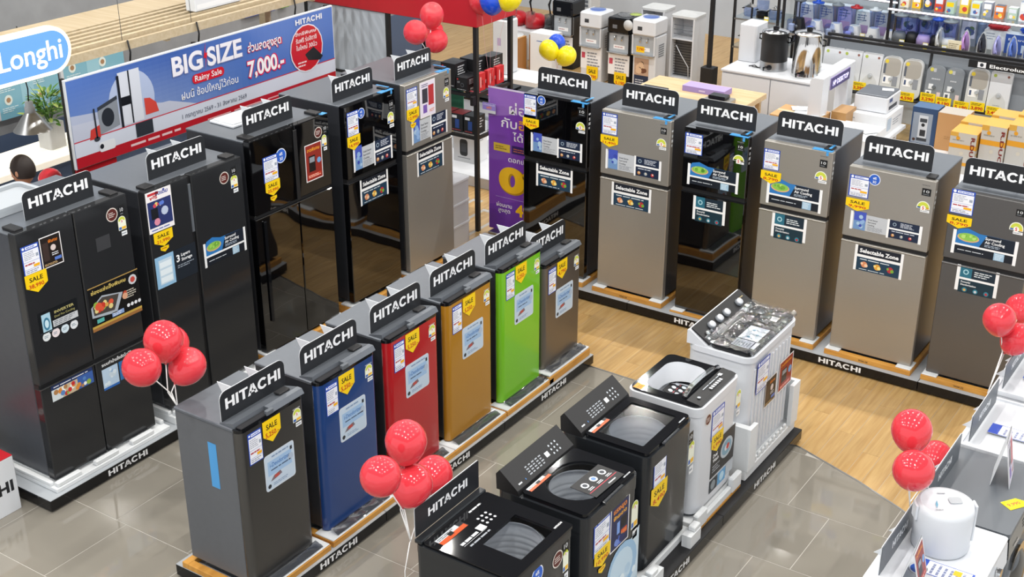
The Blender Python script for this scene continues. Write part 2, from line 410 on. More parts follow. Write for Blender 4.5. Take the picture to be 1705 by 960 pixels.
# ================================================================== PRINTED STICKERS
def st_label(P, r, orange=True):
    a, b, c, d = r; w = c-a; h = d-b
    P.rect(a, b, c, d, '2d50b4', 1); P.rect(a+w*.06, b+h*.03, c-w*.04, d-h*.17, 'edeff6', 2)
    P.rect(a+w*.25, d-h*.13, c-w*.07, d-h*.04, 'f0f3fc', 2); P.greek(a+w*.3, d-h*.12, c-w*.1, d-h*.05, 1, '4668c8', 3)
    P.disc(a+w*.13, d-h*.08, w*.07, 'f0f3fc', 2, seg=8)
    P.greek(a+w*.12, b+h*.50, c-w*.25, d-h*.21, 5, 'a4a8b8', 3); P.rect(c-w*.22, b+h*.55, c-w*.08, b+h*.66, '9aa4b4', 3)
    P.rect(a+w*.06, b+h*.44, c-w*.04, b+h*.45, '5870c0', 3); P.greek(a+w*.12, b+h*.30, c-w*.12, b+h*.41, 1, 'b04048', 3)
    if orange: P.rect(c-w*.42, b+h*.22, c-w*.08, b+h*.31, 'f2b21c', 3)
    P.rect(a+w*.06, b+h*.19, c-w*.04, b+h*.2, '5870c0', 3); P.greek(a+w*.12, b+h*.05, c-w*.12, b+h*.17, 2, '8088a0', 3)
def st_sale(P, r, price, mini=False, word='SALE'):
    a, b, c, d = r; w = c-a; h = d-b
    P.poly([(a, d), (a, b+h*.36), ((a+c)/2, b), (c, b+h*.36), (c, d)], 'f4cd13', 4)
    P.text(word, (a+c)/2, d-h*.40, h*.22, '1b1808', w*.62, .02, layer=5)
    P.text(price, (a+c)/2, d-h*.72, h*.20, 'c0251a', w*.74, .02, layer=5)
    if mini: P.poly([(a+w*.28, b-h*.02), (a+w*.28, b-h*.2), ((a+c)/2, b-h*.38), (c-w*.28, b-h*.2), (c-w*.28, b-h*.02)], 'f4cd13', 4); P.greek(a+w*.34, b-h*.2, c-w*.34, b-h*.08, 1, 'b0301a', 5)
def st_five(P, r):
    a, b, c, d = r; w = c-a; h = d-b; cx = (a+c)/2; q = w/2; cy = d-q
    P.poly([(a, b+h*.3), (c, b+h*.3)]+[(cx+q*math.cos(t*PI/12), cy+q*math.sin(t*PI/12)) for t in range(13)], 'eef0dc', 1)
    P.poly([(cx+q*.86*math.cos(t*PI/12), cy+q*.86*math.sin(t*PI/12)) for t in range(13)], 'c9d24a', 2)
    P.disc(cx, cy-q*.1, q*.42, 'f6f2ea', 3, seg=12); P.text('5', cx, cy-q*.32, q*.5, 'c62a2a', bold=.03, layer=4)
    P.rect(a+w*.42, b+h*.33, c-w*.06, b+h*.46, 'f0b82c', 2); P.rect(a+w*.06, b+h*.33, a+w*.38, b+h*.46, '3e68b8', 2)
    P.rect(a+w*.3, b, c, b+h*.22, 'eceef0', 1); P.greek(a+w*.34, b+h*.04, c-w*.04, b+h*.18, 1, '8a9098', 2)
def st_ten(P, r):
    a, b, c, d = r; P.rect(a, b, c, d, '17181a', 1); P.text('10', (a+c)/2, b+(d-b)*.42, (d-b)*.36, 'e6e8ea', (c-a)*.62, layer=2); P.greek(a+(c-a)*.15, b+(d-b)*.12, c-(c-a)*.15, b+(d-b)*.28, 1, '8d9298', 2)
def st_round(P, r, kind):
    a, b, c, d = r; cx, cy, q = (a+c)/2, (b+d)/2, (c-a)/2
    if kind == 'blue':
        P.disc(cx, cy, q, 'e8ecf6', 1); P.disc(cx, cy, q*.88, '2b5fc2', 2); P.text('ฟรี', cx, cy+q*.05, q*.38, 'f4f6fb', layer=3, bold=.02); P.text('3ปี', cx, cy-q*.62, q*.42, 'f4f6fb', layer=3, bold=.02)
    else:
        P.disc(cx, cy, q, 'd8cfc6', 1); P.disc(cx, cy, q*.85, '59231f', 2); P.greek(cx-q*.6, cy-q*.4, cx+q*.6, cy+q*.4, 3, 'dccfc8', 3)
def st_dual(P, r):
    a, b, c, d = r; w = c-a; h = d-b
    P.rect(a, b+h*.06, a+w*.035, d-h*.02, 'f3f4f5', 1); P.rect(a+w*.035, b+h*.1, a+w*.52, d-h*.1, 'bfc3c8', 1)
    P.rect(a+w*.05, b+h*.1, a+w*.22, d, '4457b8', 2); P.rect(a+w*.05, b+h*.1, a+w*.22, b+h*.55, '6f93c2', 3); P.blots(a+w*.05, b+h*.15, a+w*.22, b+h*.9, 6, ['8fb0da', '3a4aa8', 'a8c4dc'], 4, .12)
    for i, t in enumerate(('Dual Sense', 'Surround', 'Cooling')): P.text(t, a+w*.25, b+h*(.66-.13*i), h*.075, '2c3038', al='l', layer=3, bold=.01)
    P.greek(a+w*.25, b+h*.14, a+w*.48, b+h*.36, 4, '8b9098', 3)
    P.rect(a+w*.52, b, a+w*.55, d-h*.06, 'f3f4f5', 2); P.rect(c-w*.04, b, c, d-h*.1, 'f3f4f5', 2); P.rect(a+w*.55, b+h*.46, c-w*.04, b+h*.54, 'f3f4f5', 2)
    P.rect(a+w*.55, b+h*.54, c-w*.04, d-h*.08, '1d2a42', 2); P.rect(a+w*.55, b+h*.04, c-w*.04, b+h*.46, '1a2740', 2)
    P.disc(a+w*.62, b+h*.73, h*.09, '9fb3c4', 3, seg=8); P.disc(a+w*.62, b+h*.73, h*.06, '1d2a42', 4, seg=8); P.greek(a+w*.7, b+h*.62, c-w*.08, b+h*.86, 4, 'cfd6e2', 3)
    P.greek(a+w*.59, b+h*.34, c-w*.08, b+h*.42, 1, 'cfd6e2', 3)
    for i, q in enumerate(('c98a4a', '9aa4ac', 'b8343c')): P.disc(a+w*(.61+.12*i), b+h*.18, h*.08, q, 3, seg=8); P.disc(a+w*(.615+.12*i), b+h*.2, h*.04, 'ead9bf', 4, seg=6)
def st_select(P, r):
    a, b, c, d = r; w = c-a; h = d-b
    for x in (a, c-w*.055): P.rect(x, b, x+w*.055, d, 'f3f4f5', 1)
    P.rect(a+w*.055, b+h*.64, c-w*.055, d-h*.02, '191f2b', 1); P.text('Selectable Zone', (a+c)/2, b+h*.73, h*.15, 'f4f6f8', w*.8, .035, layer=2)
    P.rect(a+w*.055, b+h*.54, c-w*.055, b+h*.64, 'f3f4f5', 1); P.rect(a+w*.055, b+h*.02, c-w*.055, b+h*.54, '1d3b52', 1)
    P.greek(a+w*.12, b+h*.43, c-w*.12, b+h*.5, 1, 'dfe6ea', 2)
    for i, (q, z) in enumerate((('d98d62', 'f0c9a8'), ('e0a23c', 'f2dd8c'), ('b52f3c', '78a83c'))):
        P.disc(a+w*(.22+.27*i), b+h*.27, h*.12, q, 2, seg=9); P.disc(a+w*(.26+.27*i), b+h*.24, h*.07, z, 3, seg=7); P.disc(a+w*(.17+.27*i), b+h*.30, h*.05, z, 3, seg=7)
    P.greek(a+w*.12, b+h*.05, c-w*.12, b+h*.11, 1, 'c9d4dc', 2)
def st_surround(P, r):
    a, b, c, d = r; w = c-a; h = d-b
    for x in (a, c-w*.05): P.rect(x, b, x+w*.05, d-h*.12, 'f3f4f5', 1)
    P.poly([(a+w*.05, b+h*.40), (c-w*.05, b+h*.40), (c-w*.05, d-h*.14), (a+w*.4, d-h*.12), (a+w*.22, d), (a+w*.08, d-h*.08), (a+w*.05, d-h*.2)], '2f78bb', 1)
    P.poly([(a+w*.42, b+h*.40), (c-w*.05, b+h*.40), (c-w*.05, d-h*.14), (a+w*.52, d-h*.13)], '15202f', 2)
    P.disc(a+w*.24, b+h*.66, w*.17, 'd8b07a', 3, ry=h*.16); P.disc(a+w*.24, b+h*.685, w*.15, '8cc152', 4, ry=h*.14)
    P.blots(a+w*.12, b+h*.6, a+w*.37, b+h*.8, 9, ['6fa63c', 'b5da74', '9cd05a', '4f8a30'], 5, .3)
    P.text('Surround', a+w*.5, b+h*.72, h*.10, 'f4f6f8', al='l', layer=4, bold=.02); P.text('Air Cooling', a+w*.5, b+h*.585, h*.10, 'f4f6f8', al='l', layer=4, bold=.02); P.greek(a+w*.5, b+h*.45, c-w*.2, b+h*.55, 2, 'b8c6d6', 4)
    P.rect(a+w*.05, b+h*.33, c-w*.05, b+h*.40, 'f3f4f5', 1); P.rect(a+w*.05, b+h*.04, c-w*.05, b+h*.33, '151c27', 1)
    P.greek(a+w*.1, b+h*.15, a+w*.58, b+h*.21, 1, 'cdd3da', 2); P.rect(a+w*.66, b+h*.05, a+w*.82, b+h*.32, '9fc0d8', 2); P.greek(a+w*.68, b+h*.08, a+w*.8, b+h*.3, 4, 'dbe9f2', 3)
def st_power(P, r):
    a, b, c, d = r; w = c-a; h = d-b
    for x in (a, c-w*.08): P.rect(x, b+h*.05, x+w*.08, d, 'f3f4f5', 1)
    P.rect(a+w*.08, b+h*.56, c-w*.08, d-h*.02, '1b2c3a', 1); P.rect(a+w*.08, b+h*.56, a+w*.36, d-h*.02, '2c6c82', 2); P.disc(a+w*.22, b+h*.77, h*.1, 'a8d2dc', 3, seg=9); P.disc(a+w*.22, b+h*.77, h*.06, '2c6c82', 4, seg=8)
    P.greek(a+w*.42, b+h*.64, c-w*.13, b+h*.86, 3, 'dfe6ea', 2); P.rect(a+w*.08, b+h*.48, c-w*.08, b+h*.56, 'f3f4f5', 1)
    P.rect(a+w*.08, b, c-w*.08, b+h*.48, '17323f', 1); P.text('Powerful', a+w*.13, b+h*.37, h*.065, 'f4f6f8', al='l', layer=2, bold=.02); P.text('Deodorization', a+w*.13, b+h*.27, h*.065, 'f4f6f8', al='l', layer=2, bold=.02)
    for i, q in enumerate(('d3a45c', 'c8ccd2', 'b5383f')): P.disc(a+w*(.24+.26*i), b+h*.12, h*.085, '2e8296', 2, seg=10); P.disc(a+w*(.24+.26*i), b+h*.11, h*.05, q, 3, seg=8)
def st_poster(P, r, style):
    a, b, c, d = r; w = c-a; h = d-b
    P.rect(a, b, c, d, 'f0ecec', 1); e = w*.04
    if style == 'dark':
        P.rect(a+e, b+e, c-e, d-e, '1d1512', 2); P.text('พิเศษ', a+w*.62, d-h*.24, h*.1, 'e07a20', w*.45, .02, layer=3); P.rect(a+w*.1, b+h*.22, a+w*.38, d-h*.2, '3a2c28', 3)
        P.disc(a+w*.6, b+h*.58, w*.13, 'd8c8c4', 3, seg=9); P.greek(a+w*.5, b+h*.32, c-w*.08, b+h*.44, 2, 'dfe2e6', 3); P.rect(a+w*.6, b+h*.16, c-w*.08, b+h*.26, '5577c4', 3); P.greek(a+w*.1, b+h*.06, c-w*.08, b+h*.14, 2, 'cfae7a', 3)
    elif style == 'red':
        P.rect(a+e, b+e, c-e, d-e, '8e2a20', 2); P.text('ลดพิเศษ', (a+c)/2, d-h*.2, h*.09, 'f0a030', w*.75, .02, layer=3); P.rect(a+w*.2, b+h*.25, a+w*.58, b+h*.68, '1a1414', 3); P.rect(a+w*.24, b+h*.5, a+w*.54, b+h*.64, '8f949c', 4)
        P.disc(c-w*.2, b+h*.5, w*.12, '6fa0d2', 3, seg=9); P.rect(a+w*.12, b+h*.08, c-w*.12, b+h*.18, 'c43a24', 3); P.greek(a+w*.14, b+h*.09, c-w*.14, b+h*.17, 2, 'f2d2c0', 4)
    elif style == 'blue':
        P.rect(a+e, b+h*.12, c-e, d-h*.24, '283468', 2); P.text('จัดเต็ม', a+w*.62, d-h*.13, h*.09, '2c3c98', w*.5, .03, layer=3); P.text('ฟรี', a+w*.3, d-h*.2, h*.08, 'c23038', w*.3, .03, layer=3); P.rect(a+w*.08, d-h*.1, a+w*.5, d-h*.04, 'c22a32', 3)
        P.rect(a+w*.15, b+h*.32, a+w*.42, b+h*.58, '14161e', 3); P.disc(a+w*.68, b+h*.45, w*.14, 'b8c4da', 3, seg=10); P.blots(a+w*.1, b+h*.58, c-w*.05, b+h*.72, 6, ['e8d078', 'd04858', '5c7cd0'], 4, .3); P.disc(a+w*.35, b+h*.24, w*.12, 'd88aa0', 3, seg=8); P.greek(a+w*.1, b+h*.03, c-w*.1, b+h*.09, 1, '5468b0', 3)
    elif style == 'night':
        P.rect(a+e, b+e, c-e, d-e, '20274f', 2); P.text('แรงสุด', (a+c)/2, d-h*.2, h*.1, 'e88a2c', w*.7, .03, layer=3); P.text('ซักสะอาด', (a+c)/2, d-h*.34, h*.08, 'f0b03c', w*.7, .03, layer=3)
        P.rect(a+w*.55, b+h*.36, c-w*.12, b+h*.6, '0e0f18', 3); P.rect(a+w*.35, b+h*.3, a+w*.5, b+h*.56, '7b9fe0', 3); P.rect(c-w*.42, b+h*.2, c-w*.1, b+h*.32, 'd8562a', 3); P.text('1,111', c-w*.26, b+h*.225, h*.06, 'f6e070', w*.26, layer=4); P.blots(a+w*.08, b+h*.04, c-w*.1, b+h*.3, 7, ['4a6cc8', '222a60', '6f88d0'], 3, .3)
    else:
        P.rect(a+e, b+e, c-e, d-e, 'e4dcea', 2); P.rect(a+w*.15, b+h*.4, a+w*.5, b+h*.8, '3c3a44', 3); P.rect(a+w*.55, b+h*.3, c-w*.1, b+h*.86, 'b6373a', 3); P.text('HOT', a+w*.76, b+h*.1, h*.09, 'd8742c', w*.3, .02, layer=3); P.greek(a+w*.12, b+h*.84, a+w*.55, b+h*.94, 2, '2d2a50', 3); P.rect(a+w*.2, b+h*.12, a+w*.45, b+h*.35, '7a5cae', 3)
def st_inverter(P, r):
    a, b, c, d = r; w = c-a; h = d-b
    P.rect(a, b+h*.26, c, d, '101418', 1); P.rect(a, b+h*.26, c, b+h*.30, '2a3038', 2); P.rect(a+w*.08, b+h*.25, a+w*.3, d-h*.1, 'a9cfe0', 2); P.disc(a+w*.19, b+h*.55, w*.08, '3c7a98', 3, ry=h*.22); P.disc(a+w*.19, b+h*.55, w*.05, 'c9e4ee', 4, ry=h*.14)
    P.text('INVERTER', a+w*.66, d-h*.22, h*.09, 'c2b878', w*.5, .02, layer=2); P.text('Dual Fan Cooling', a+w*.66, d-h*.36, h*.075, 'b5b070', w*.52, layer=2)
    P.rect(a+w*.34, b+h*.34, c-w*.02, b+h*.56, 'c8ccd0', 2); P.greek(a+w*.37, b+h*.36, c-w*.05, b+h*.54, 3, '70757c', 3)
    for i, q in enumerate(('dfe4e6', 'e8dde0', 'd6e6f0', 'e2e6ea')): P.disc(a+w*(.14+.235*i), b+h*.13, w*.10, q, 2); P.greek(a+w*(.08+.235*i), b+h*.08, a+w*(.2+.235*i), b+h*.18, 2, '6a8290', 3)
def st_seafood(P, r):
    a, b, c, d = r; w = c-a; h = d-b
    P.rect(a, b+h*.07, c, d, '101012', 1); P.rect(a, d-h*.025, c, d, 'a98a4e', 2); P.rect(a, b, c, b+h*.07, '9a6a3c', 2); P.rect(a, b+h*.07, c, b+h*.12, 'c2a24a', 2)
    P.text('ช่องแช่แข็งพิเศษ', a+w*.4, d-h*.17, h*.08, 'd8bf6a', w*.7, .02, layer=3)
    P.poly([(a+w*.02, b+h*.32), (a+w*.5, b+h*.22), (a+w*.66, b+h*.62), (a+w*.25, d-h*.26), (a+w*.02, b+h*.55)], 'aab2bc', 3); P.poly([(a+w*.06, b+h*.36), (a+w*.46, b+h*.3), (a+w*.58, b+h*.62), (a+w*.25, d-h*.3), (a+w*.05, b+h*.55)], '4a4440', 4)
    P.blots(a+w*.06, b+h*.36, a+w*.5, b+h*.7, 14, ['c23a2c', 'd8573c', '8fb04a', 'e0cf8a', 'd9a050', '7a2c2c'], 5, .22)
    P.disc(c-w*.12, d-h*.2, w*.085, 'c9ccd0', 3, seg=10); P.disc(c-w*.12, d-h*.2, w*.05, 'c04a40', 4, seg=8); P.greek(a+w*.7, b+h*.42, c-w*.05, b+h*.62, 4, 'c9c2b4', 3); P.blots(a+w*.64, b+h*.38, a+w*.74, b+h*.66, 3, ['b84a34', 'd8a080'], 4, .25)
    for i in range(4): P.disc(a+w*(.74+.075*i), b+h*.26, w*.032, 'e4e6ea', 3, seg=8)
    P.rect(a+w*.1, b+h*.16, a+w*.24, b+h*.25, '58b0a8', 3); P.rect(a+w*.4, b+h*.15, a+w*.64, b+h*.25, '88a2cf', 3); P.greek(a+w*.42, b+h*.16, a+w*.62, b+h*.24, 2, 'dfe6f4', 4)
def st_food(P, r):
    a, b, c, d = r; w = c-a; h = d-b
    P.rect(a, b, c, d*.999, '20305a', 1); P.greek(a+w*.06, d-h*.2, c-w*.1, d-h*.08, 1, 'e6e8ee', 2); P.rect(a, b, a+w*.25, d-h*.28, 'd3dcdf', 2); P.rect(a+w*.25, b, a+w*.62, d-h*.28, 'c8b69a', 2); P.rect(a+w*.62, b, c, d-h*.22, '3a5fa8', 2)
    P.blots(a, b, c, d-h*.25, 22, ['d98a3c', 'c8302c', '8fb04a', 'e8d8b0', 'f0efe8', '5a86c0', 'b08050'], 3, .2)
def st_ice(P, r):
    a, b, c, d = r; w = c-a; h = d-b
    P.text('ระบบทำน้ำแข็งอัตโนมัติ', (a+c)/2, d-h*.17, h*.10, 'f0f2f4', w*.95, .02, layer=1)
    P.rect(a, b, a+w*.5, d-h*.27, 'b9d0e6', 1); P.rect(a, b, a+w*.5, b+h*.08, '2d68b8', 2); P.blots(a+w*.03, b+h*.1, a+w*.47, d-h*.3, 10, ['dbe8f2', '93b4d8', 'c8d8e4'], 2, .14)
    P.rect(a+w*.54, b+h*.08, c, d-h*.27, '2f6fae', 1); P.blots(a+w*.56, b+h*.1, c-w*.03, d-h*.3, 8, ['cfe0ee', 'b8643c', 'e8e0c8'], 2, .14)
def st_layers(P, r):
    a, b, c, d = r; w = c-a; h = d-b
    P.rect(a, b, c, d, '1c242e', 1); P.rect(a, b, a+w*.45, d, '8fbbdc', 2); P.rect(a+w*.08, b+h*.1, a+w*.4, d-h*.12, 'c4d8e6', 3)
    for i in range(3): P.rect(a+w*.1, b+h*(.14+.24*i), a+w*.38, b+h*(.32+.24*i), 'e4eff5', 4)
    P.text('3', a+w*.55, b+h*.6, h*.22, 'f4f6f8', layer=3, bold=.03); P.text('Layers', a+w*.63, b+h*.73, h*.1, 'f4f6f8', al='l', layer=3, bold=.02); P.text('Storage', a+w*.63, b+h*.58, h*.1, 'f4f6f8', al='l', layer=3, bold=.02); P.greek(a+w*.52, b+h*.38, c-w*.06, b+h*.5, 2, '9aa4b0', 3)
def st_deo(P, r):
    a, b, c, d = r; w = c-a; h = d-b
    P.poly(rrect(a, b, c, d, h*.08, 3), 'cfd9e4', 1); P.poly(rrect(a+w*.03, b+h*.04, c-w*.03, d-h*.04, h*.06, 3), 'c2d2e2', 2)
    P.greek(a+w*.25, d-h*.15, c-w*.15, d-h*.06, 1, '7c93b4', 3); P.rect(a+w*.1, b+h*.4, c-w*.1, d-h*.2, '9fbedf', 3); P.text('i-Deodorizer', (a+c)/2, d-h*.38, h*.12, '3f74b8', w*.66, .01, layer=4)
    P.greek(a+w*.2, b+h*.5, c-w*.1, b+h*.57, 1, '41506c', 4); P.poly([(a+w*.16, b+h*.24), (a+w*.28, b+h*.36), (a+w*.5, b+h*.4), (a+w*.55, b+h*.3), (a+w*.3, b+h*.25)], '7a6a72', 4); P.rect(a+w*.3, b+h*.28, a+w*.46, b+h*.36, 'b84c44', 5)
    P.greek(a+w*.25, b+h*.08, c-w*.25, b+h*.17, 2, '7c93b4', 3); P.disc(a+w*.12, b+h*.12, h*.06, '2c2f36', 3, seg=10); P.rect(c-w*.14, d-h*.22, c-w*.07, d-h*.12, '2c3038', 4)
    P.disc(c-w*.14, b+h*.6, h*.1, 'aebdd0', 4, seg=10)
def st_bubbles(P, r):
    a, b, c, d = r; w = c-a; h = d-b
    P.poly([(a, b), (c, b), (c, d), (a+w*.7, d-h*.18), (a, d-h*.5)], 'cfe0ea', 1)
    P.disc(a+w*.6, b+h*.5, w*.36, '9cc0de', 2); P.disc(a+w*.58, b+h*.5, w*.28, 'c5dcec', 3); P.blots(a+w*.05, b+h*.05, c-w*.05, d-h*.5, 12, ['b4d0e6', 'e4f0f6', '8fb8d8'], 4, .16)
def st_drum(P, r):
    a, b, c, d = r; w = c-a; h = d-b
    P.rect(a, b+h*.3, c, d, '24262b', 1); P.disc(a+w*.66, b+h*.66, w*.26, 'b9c4cc', 2, ry=h*.2); P.disc(a+w*.66, b+h*.66, w*.2, '7da3b8', 3, ry=h*.15); P.blots(a+w*.5, b+h*.58, a+w*.8, b+h*.74, 5, ['c23a34', 'd8d8dc'], 4, .3)
    P.text('Dual', a+w*.08, b+h*.70, h*.07, 'f2f4f6', al='l', layer=2, bold=.03); P.text('Wash', a+w*.08, b+h*.6, h*.07, 'f2f4f6', al='l', layer=2, bold=.03); P.greek(a+w*.08, b+h*.38, a+w*.4, b+h*.54, 3, 'a8adb4', 2)
    P.rect(a, b, a+w*.33, b+h*.26, '2c343c', 1); P.rect(a+w*.35, b, a+w*.68, b+h*.26, '5c9fd0', 1); P.rect(a+w*.7, b+h*.04, c, b+h*.28, 'b8c0c8', 1); P.disc(a+w*.16, b+h*.13, w*.1, '8a949c', 2, seg=9); P.disc(a+w*.52, b+h*.13, w*.1, 'b8daee', 2, seg=9)
def st_grey(P, r):
    a, b, c, d = r; P.rect(a, b, c, d, '3a3b3e', 1)
STK = dict(label=st_label, sale=st_sale, five=st_five, ten=st_ten, dual=st_dual, select=st_select, surround=st_surround, power=st_power, inverter=st_inverter, seafood=st_seafood, food=st_food, ice=st_ice, layers=st_layers, deo=st_deo, bubbles=st_bubbles, drum=st_drum, grey=st_grey)
SNAME = dict(label='price_label', sale='sale_tag', five='efficiency_label', ten='warranty_badge', dual='cooling_sticker', select='zone_sticker', surround='cooling_sticker', power='deodorizer_sticker', inverter='inverter_sticker', seafood='freezer_sticker', food='food_sticker', ice='ice_maker_sticker', layers='storage_sticker', deo='deodorizer_sticker', bubbles='wash_sticker', drum='wash_sticker', grey='note_sticker', round='round_badge', poster='offer_poster')
def stickers(parent, face, val, root, specs, at=0.):
    for sp in specs:
        kind, pts = sp[0], sp[1]; r = rect_of(face, val, root, pts) if pts and isinstance(pts[0], tuple) else tuple(pts)
        r = (r[0], max(r[1], .03), r[2], r[3])
        lift = .0025 if kind == 'sale' else (.0015 if kind in ('label', 'poster') else .0008)
        P = PR('front', at-lift, .00035)
        if kind == 'round': st_round(P, r, sp[2])
        elif kind == 'poster': st_poster(P, r, sp[2])
        elif kind == 'sale': st_sale(P, r, sp[2], *sp[3:])
        else: STK[kind](P, r)
        P.build(SNAME[kind], parent)
def badge(x, y, q, val, face):   # square points around a centre pixel
    return [(x-q, y), (x+q, y), (x, y-q), (x, y+q)]

# ================================================================== PLINTHS
def plinth(face, a, b, front, depth, label, lets, top='light_grey'):
    """face 'X': runs along y from a to b with its front at x=front"""
    root = thing('display_plinth', label, 'plinth', (front, a, 0) if face == 'X' else (a, front, 0), FX if face == 'X' else 0, 'black display plinths with white lettering')
    L = b-a; s = MB(); s.box(.03, .03, 0, L-.03, depth-.03, .03, 'rubber'); s.build('toe_kick', root)
    s = MB(); s.box(0, 0, .018, L, .012, .092, 'gloss_black', ch=.002); s.build('front_board', root)
    s = MB(); s.box(0, .012, .018, .012, depth, .092, 'gloss_black'); s.box(L-.012, .012, .018, L, depth, .092, 'gloss_black'); s.box(.012, depth-.012, .018, L-.012, depth, .092, 'gloss_black'); s.build('side_board', root)
    s = MB(); s.box(0, 0, .092, L, depth, .097, top, ch=.001); s.build('top_board', root)
    for c in lets:
        P = PR('front', 0); P.hit(c-a, .055, .35, .044); P.build('lettering', root)
    return root
plinth('X', 4.385, 5.66, -6.58, .86, 'black plinth with white capitals under the grey four door refrigerator', [5.04])
plinth('X', 5.665, 6.95, -6.58, .86, 'black plinth behind the gray and blue small refrigerators, along the left row', [6.3])
plinth('X', 6.955, 9.1, -6.58, .86, 'black plinth under the two far refrigerators of the left row', [8.0])
plinth('X', 4.37, 5.52, -4.67, .72, 'black plinth under the dark grey and blue small refrigerators', [5.05])
plinth('X', 5.525, 6.895, -4.67, .72, 'black plinth under the red and gold small refrigerators', [6.28])
plinth('X', 6.9, 8.17, -4.67, .72, 'black plinth under the green and steel small refrigerators', [7.575])
plinth('Y', -6.25, -4.925, 9.17, .82, 'black plinth at the left end of the right refrigerator row', [])
plinth('Y', -4.92, -2.365, 9.17, .82, 'long black plinth with white capitals under the middle of the right row', [-4.285, -2.99])
plinth('Y', -2.36, -.9, 9.17, .82, 'black plinth at the right end of the right refrigerator row', [])
plinth('X', 4.1, 5.38, -2.825, .80, 'black plinth under the two nearest washing machines', [4.7], 'matte_black')
plinth('X', 5.385, 6.69, -2.825, .80, 'black plinth under the square window washing machine', [6.035], 'matte_black')
plinth('X', 6.695, 8.0, -2.825, .80, 'black plinth under the white twin tub washing machine', [7.355], 'matte_black')

# ================================================================== HEADER SIGNS
def header_sign(x, y, z, rz, label, w=.52, h=.195, struts=False, board='sign_black', r=.045, tl=.86, th=.068, tilt=0., ry=.54):
    t = thing('header_sign', label, 'sign', (x, y, z), rz, 'black standing signs with white capitals')
    s = MB(); s.prism(rrect(0, 0, w, h, r, 5, (0, 0, 1, 1)), 0, .004, board, axis='y'); o1 = s.build('sign_board', t)
    s = MB(); s.prism(rrect(-.001, 0, w+.001, h+.001, r, 5, (0, 0, 1, 1)), .0045, .008, 'white_board', axis='y'); o2 = s.build('back_board', t)
    P = PR('front', 0); P.hit(w/2, h*ry, w*tl, th); o3 = P.build('lettering', t)
    if struts:
        for u in (.2, .62):
            s = MB(); s.prism([(.008, h*.98), (.008, 0), (.02, 0), (.125, h*.98)][::-1], w*u, w*u+.004, 'white_board', axis='x'); s.build('support_wing', t)
    else:
        s = MB(); s.prism([(.008, h*.5), (.008, 0), (.09, 0)][::-1], w*.3, w*.3+.004, 'white_board', axis='x'); s.build('support_wing', t)
        s = MB(); s.prism([(.008, h*.5), (.008, 0), (.09, 0)][::-1], w*.7, w*.7+.004, 'white_board', axis='x'); s.build('support_wing', t)
    if tilt: t.rotation_euler = (tilt, 0, rz)
    return t

# ================================================================== WOODEN BASES
def wood_base(x, y, w, d, label, z=.097, h=.045, rz=0, foam=.012, mark=None, frontfoam=False):
    t = thing('wooden_pallet', label, 'pallet', (x, y, z), rz, 'wooden packing bases under the refrigerators')
    s = MB(); s.box(0, 0, 0, w, .05, h, 'base_wood', ch=.002); s.build('front_rail', t)
    for a in (0, w-.05):
        s = MB(); s.box(a, .0505, 0, a+.05, d-.0505, h, 'base_wood', ch=.002); s.build('side_rail', t)
    s = MB(); s.box(0, d-.05, 0, w, d, h, 'base_wood', ch=.002); s.build('back_rail', t)
    for a, b in ((.004, .12), (w-.124, w-.004)):
        s = MB(); s.box(a, .006, h, b, .16, h+foam, 'foam', ch=.004); s.build('foam_pad', t)
    if frontfoam:
        s = MB(); s.box(.004, .008, h+.0005, w-.004, .1, h+foam*.6, 'foam', ch=.002); s.build('foam_sheet', t)
    if mark:
        P = PR('front', 0); P.text(mark, w*.46, h*.3, h*.4, '3a2a18', bold=.02); P.build('stencil', t)
    return t

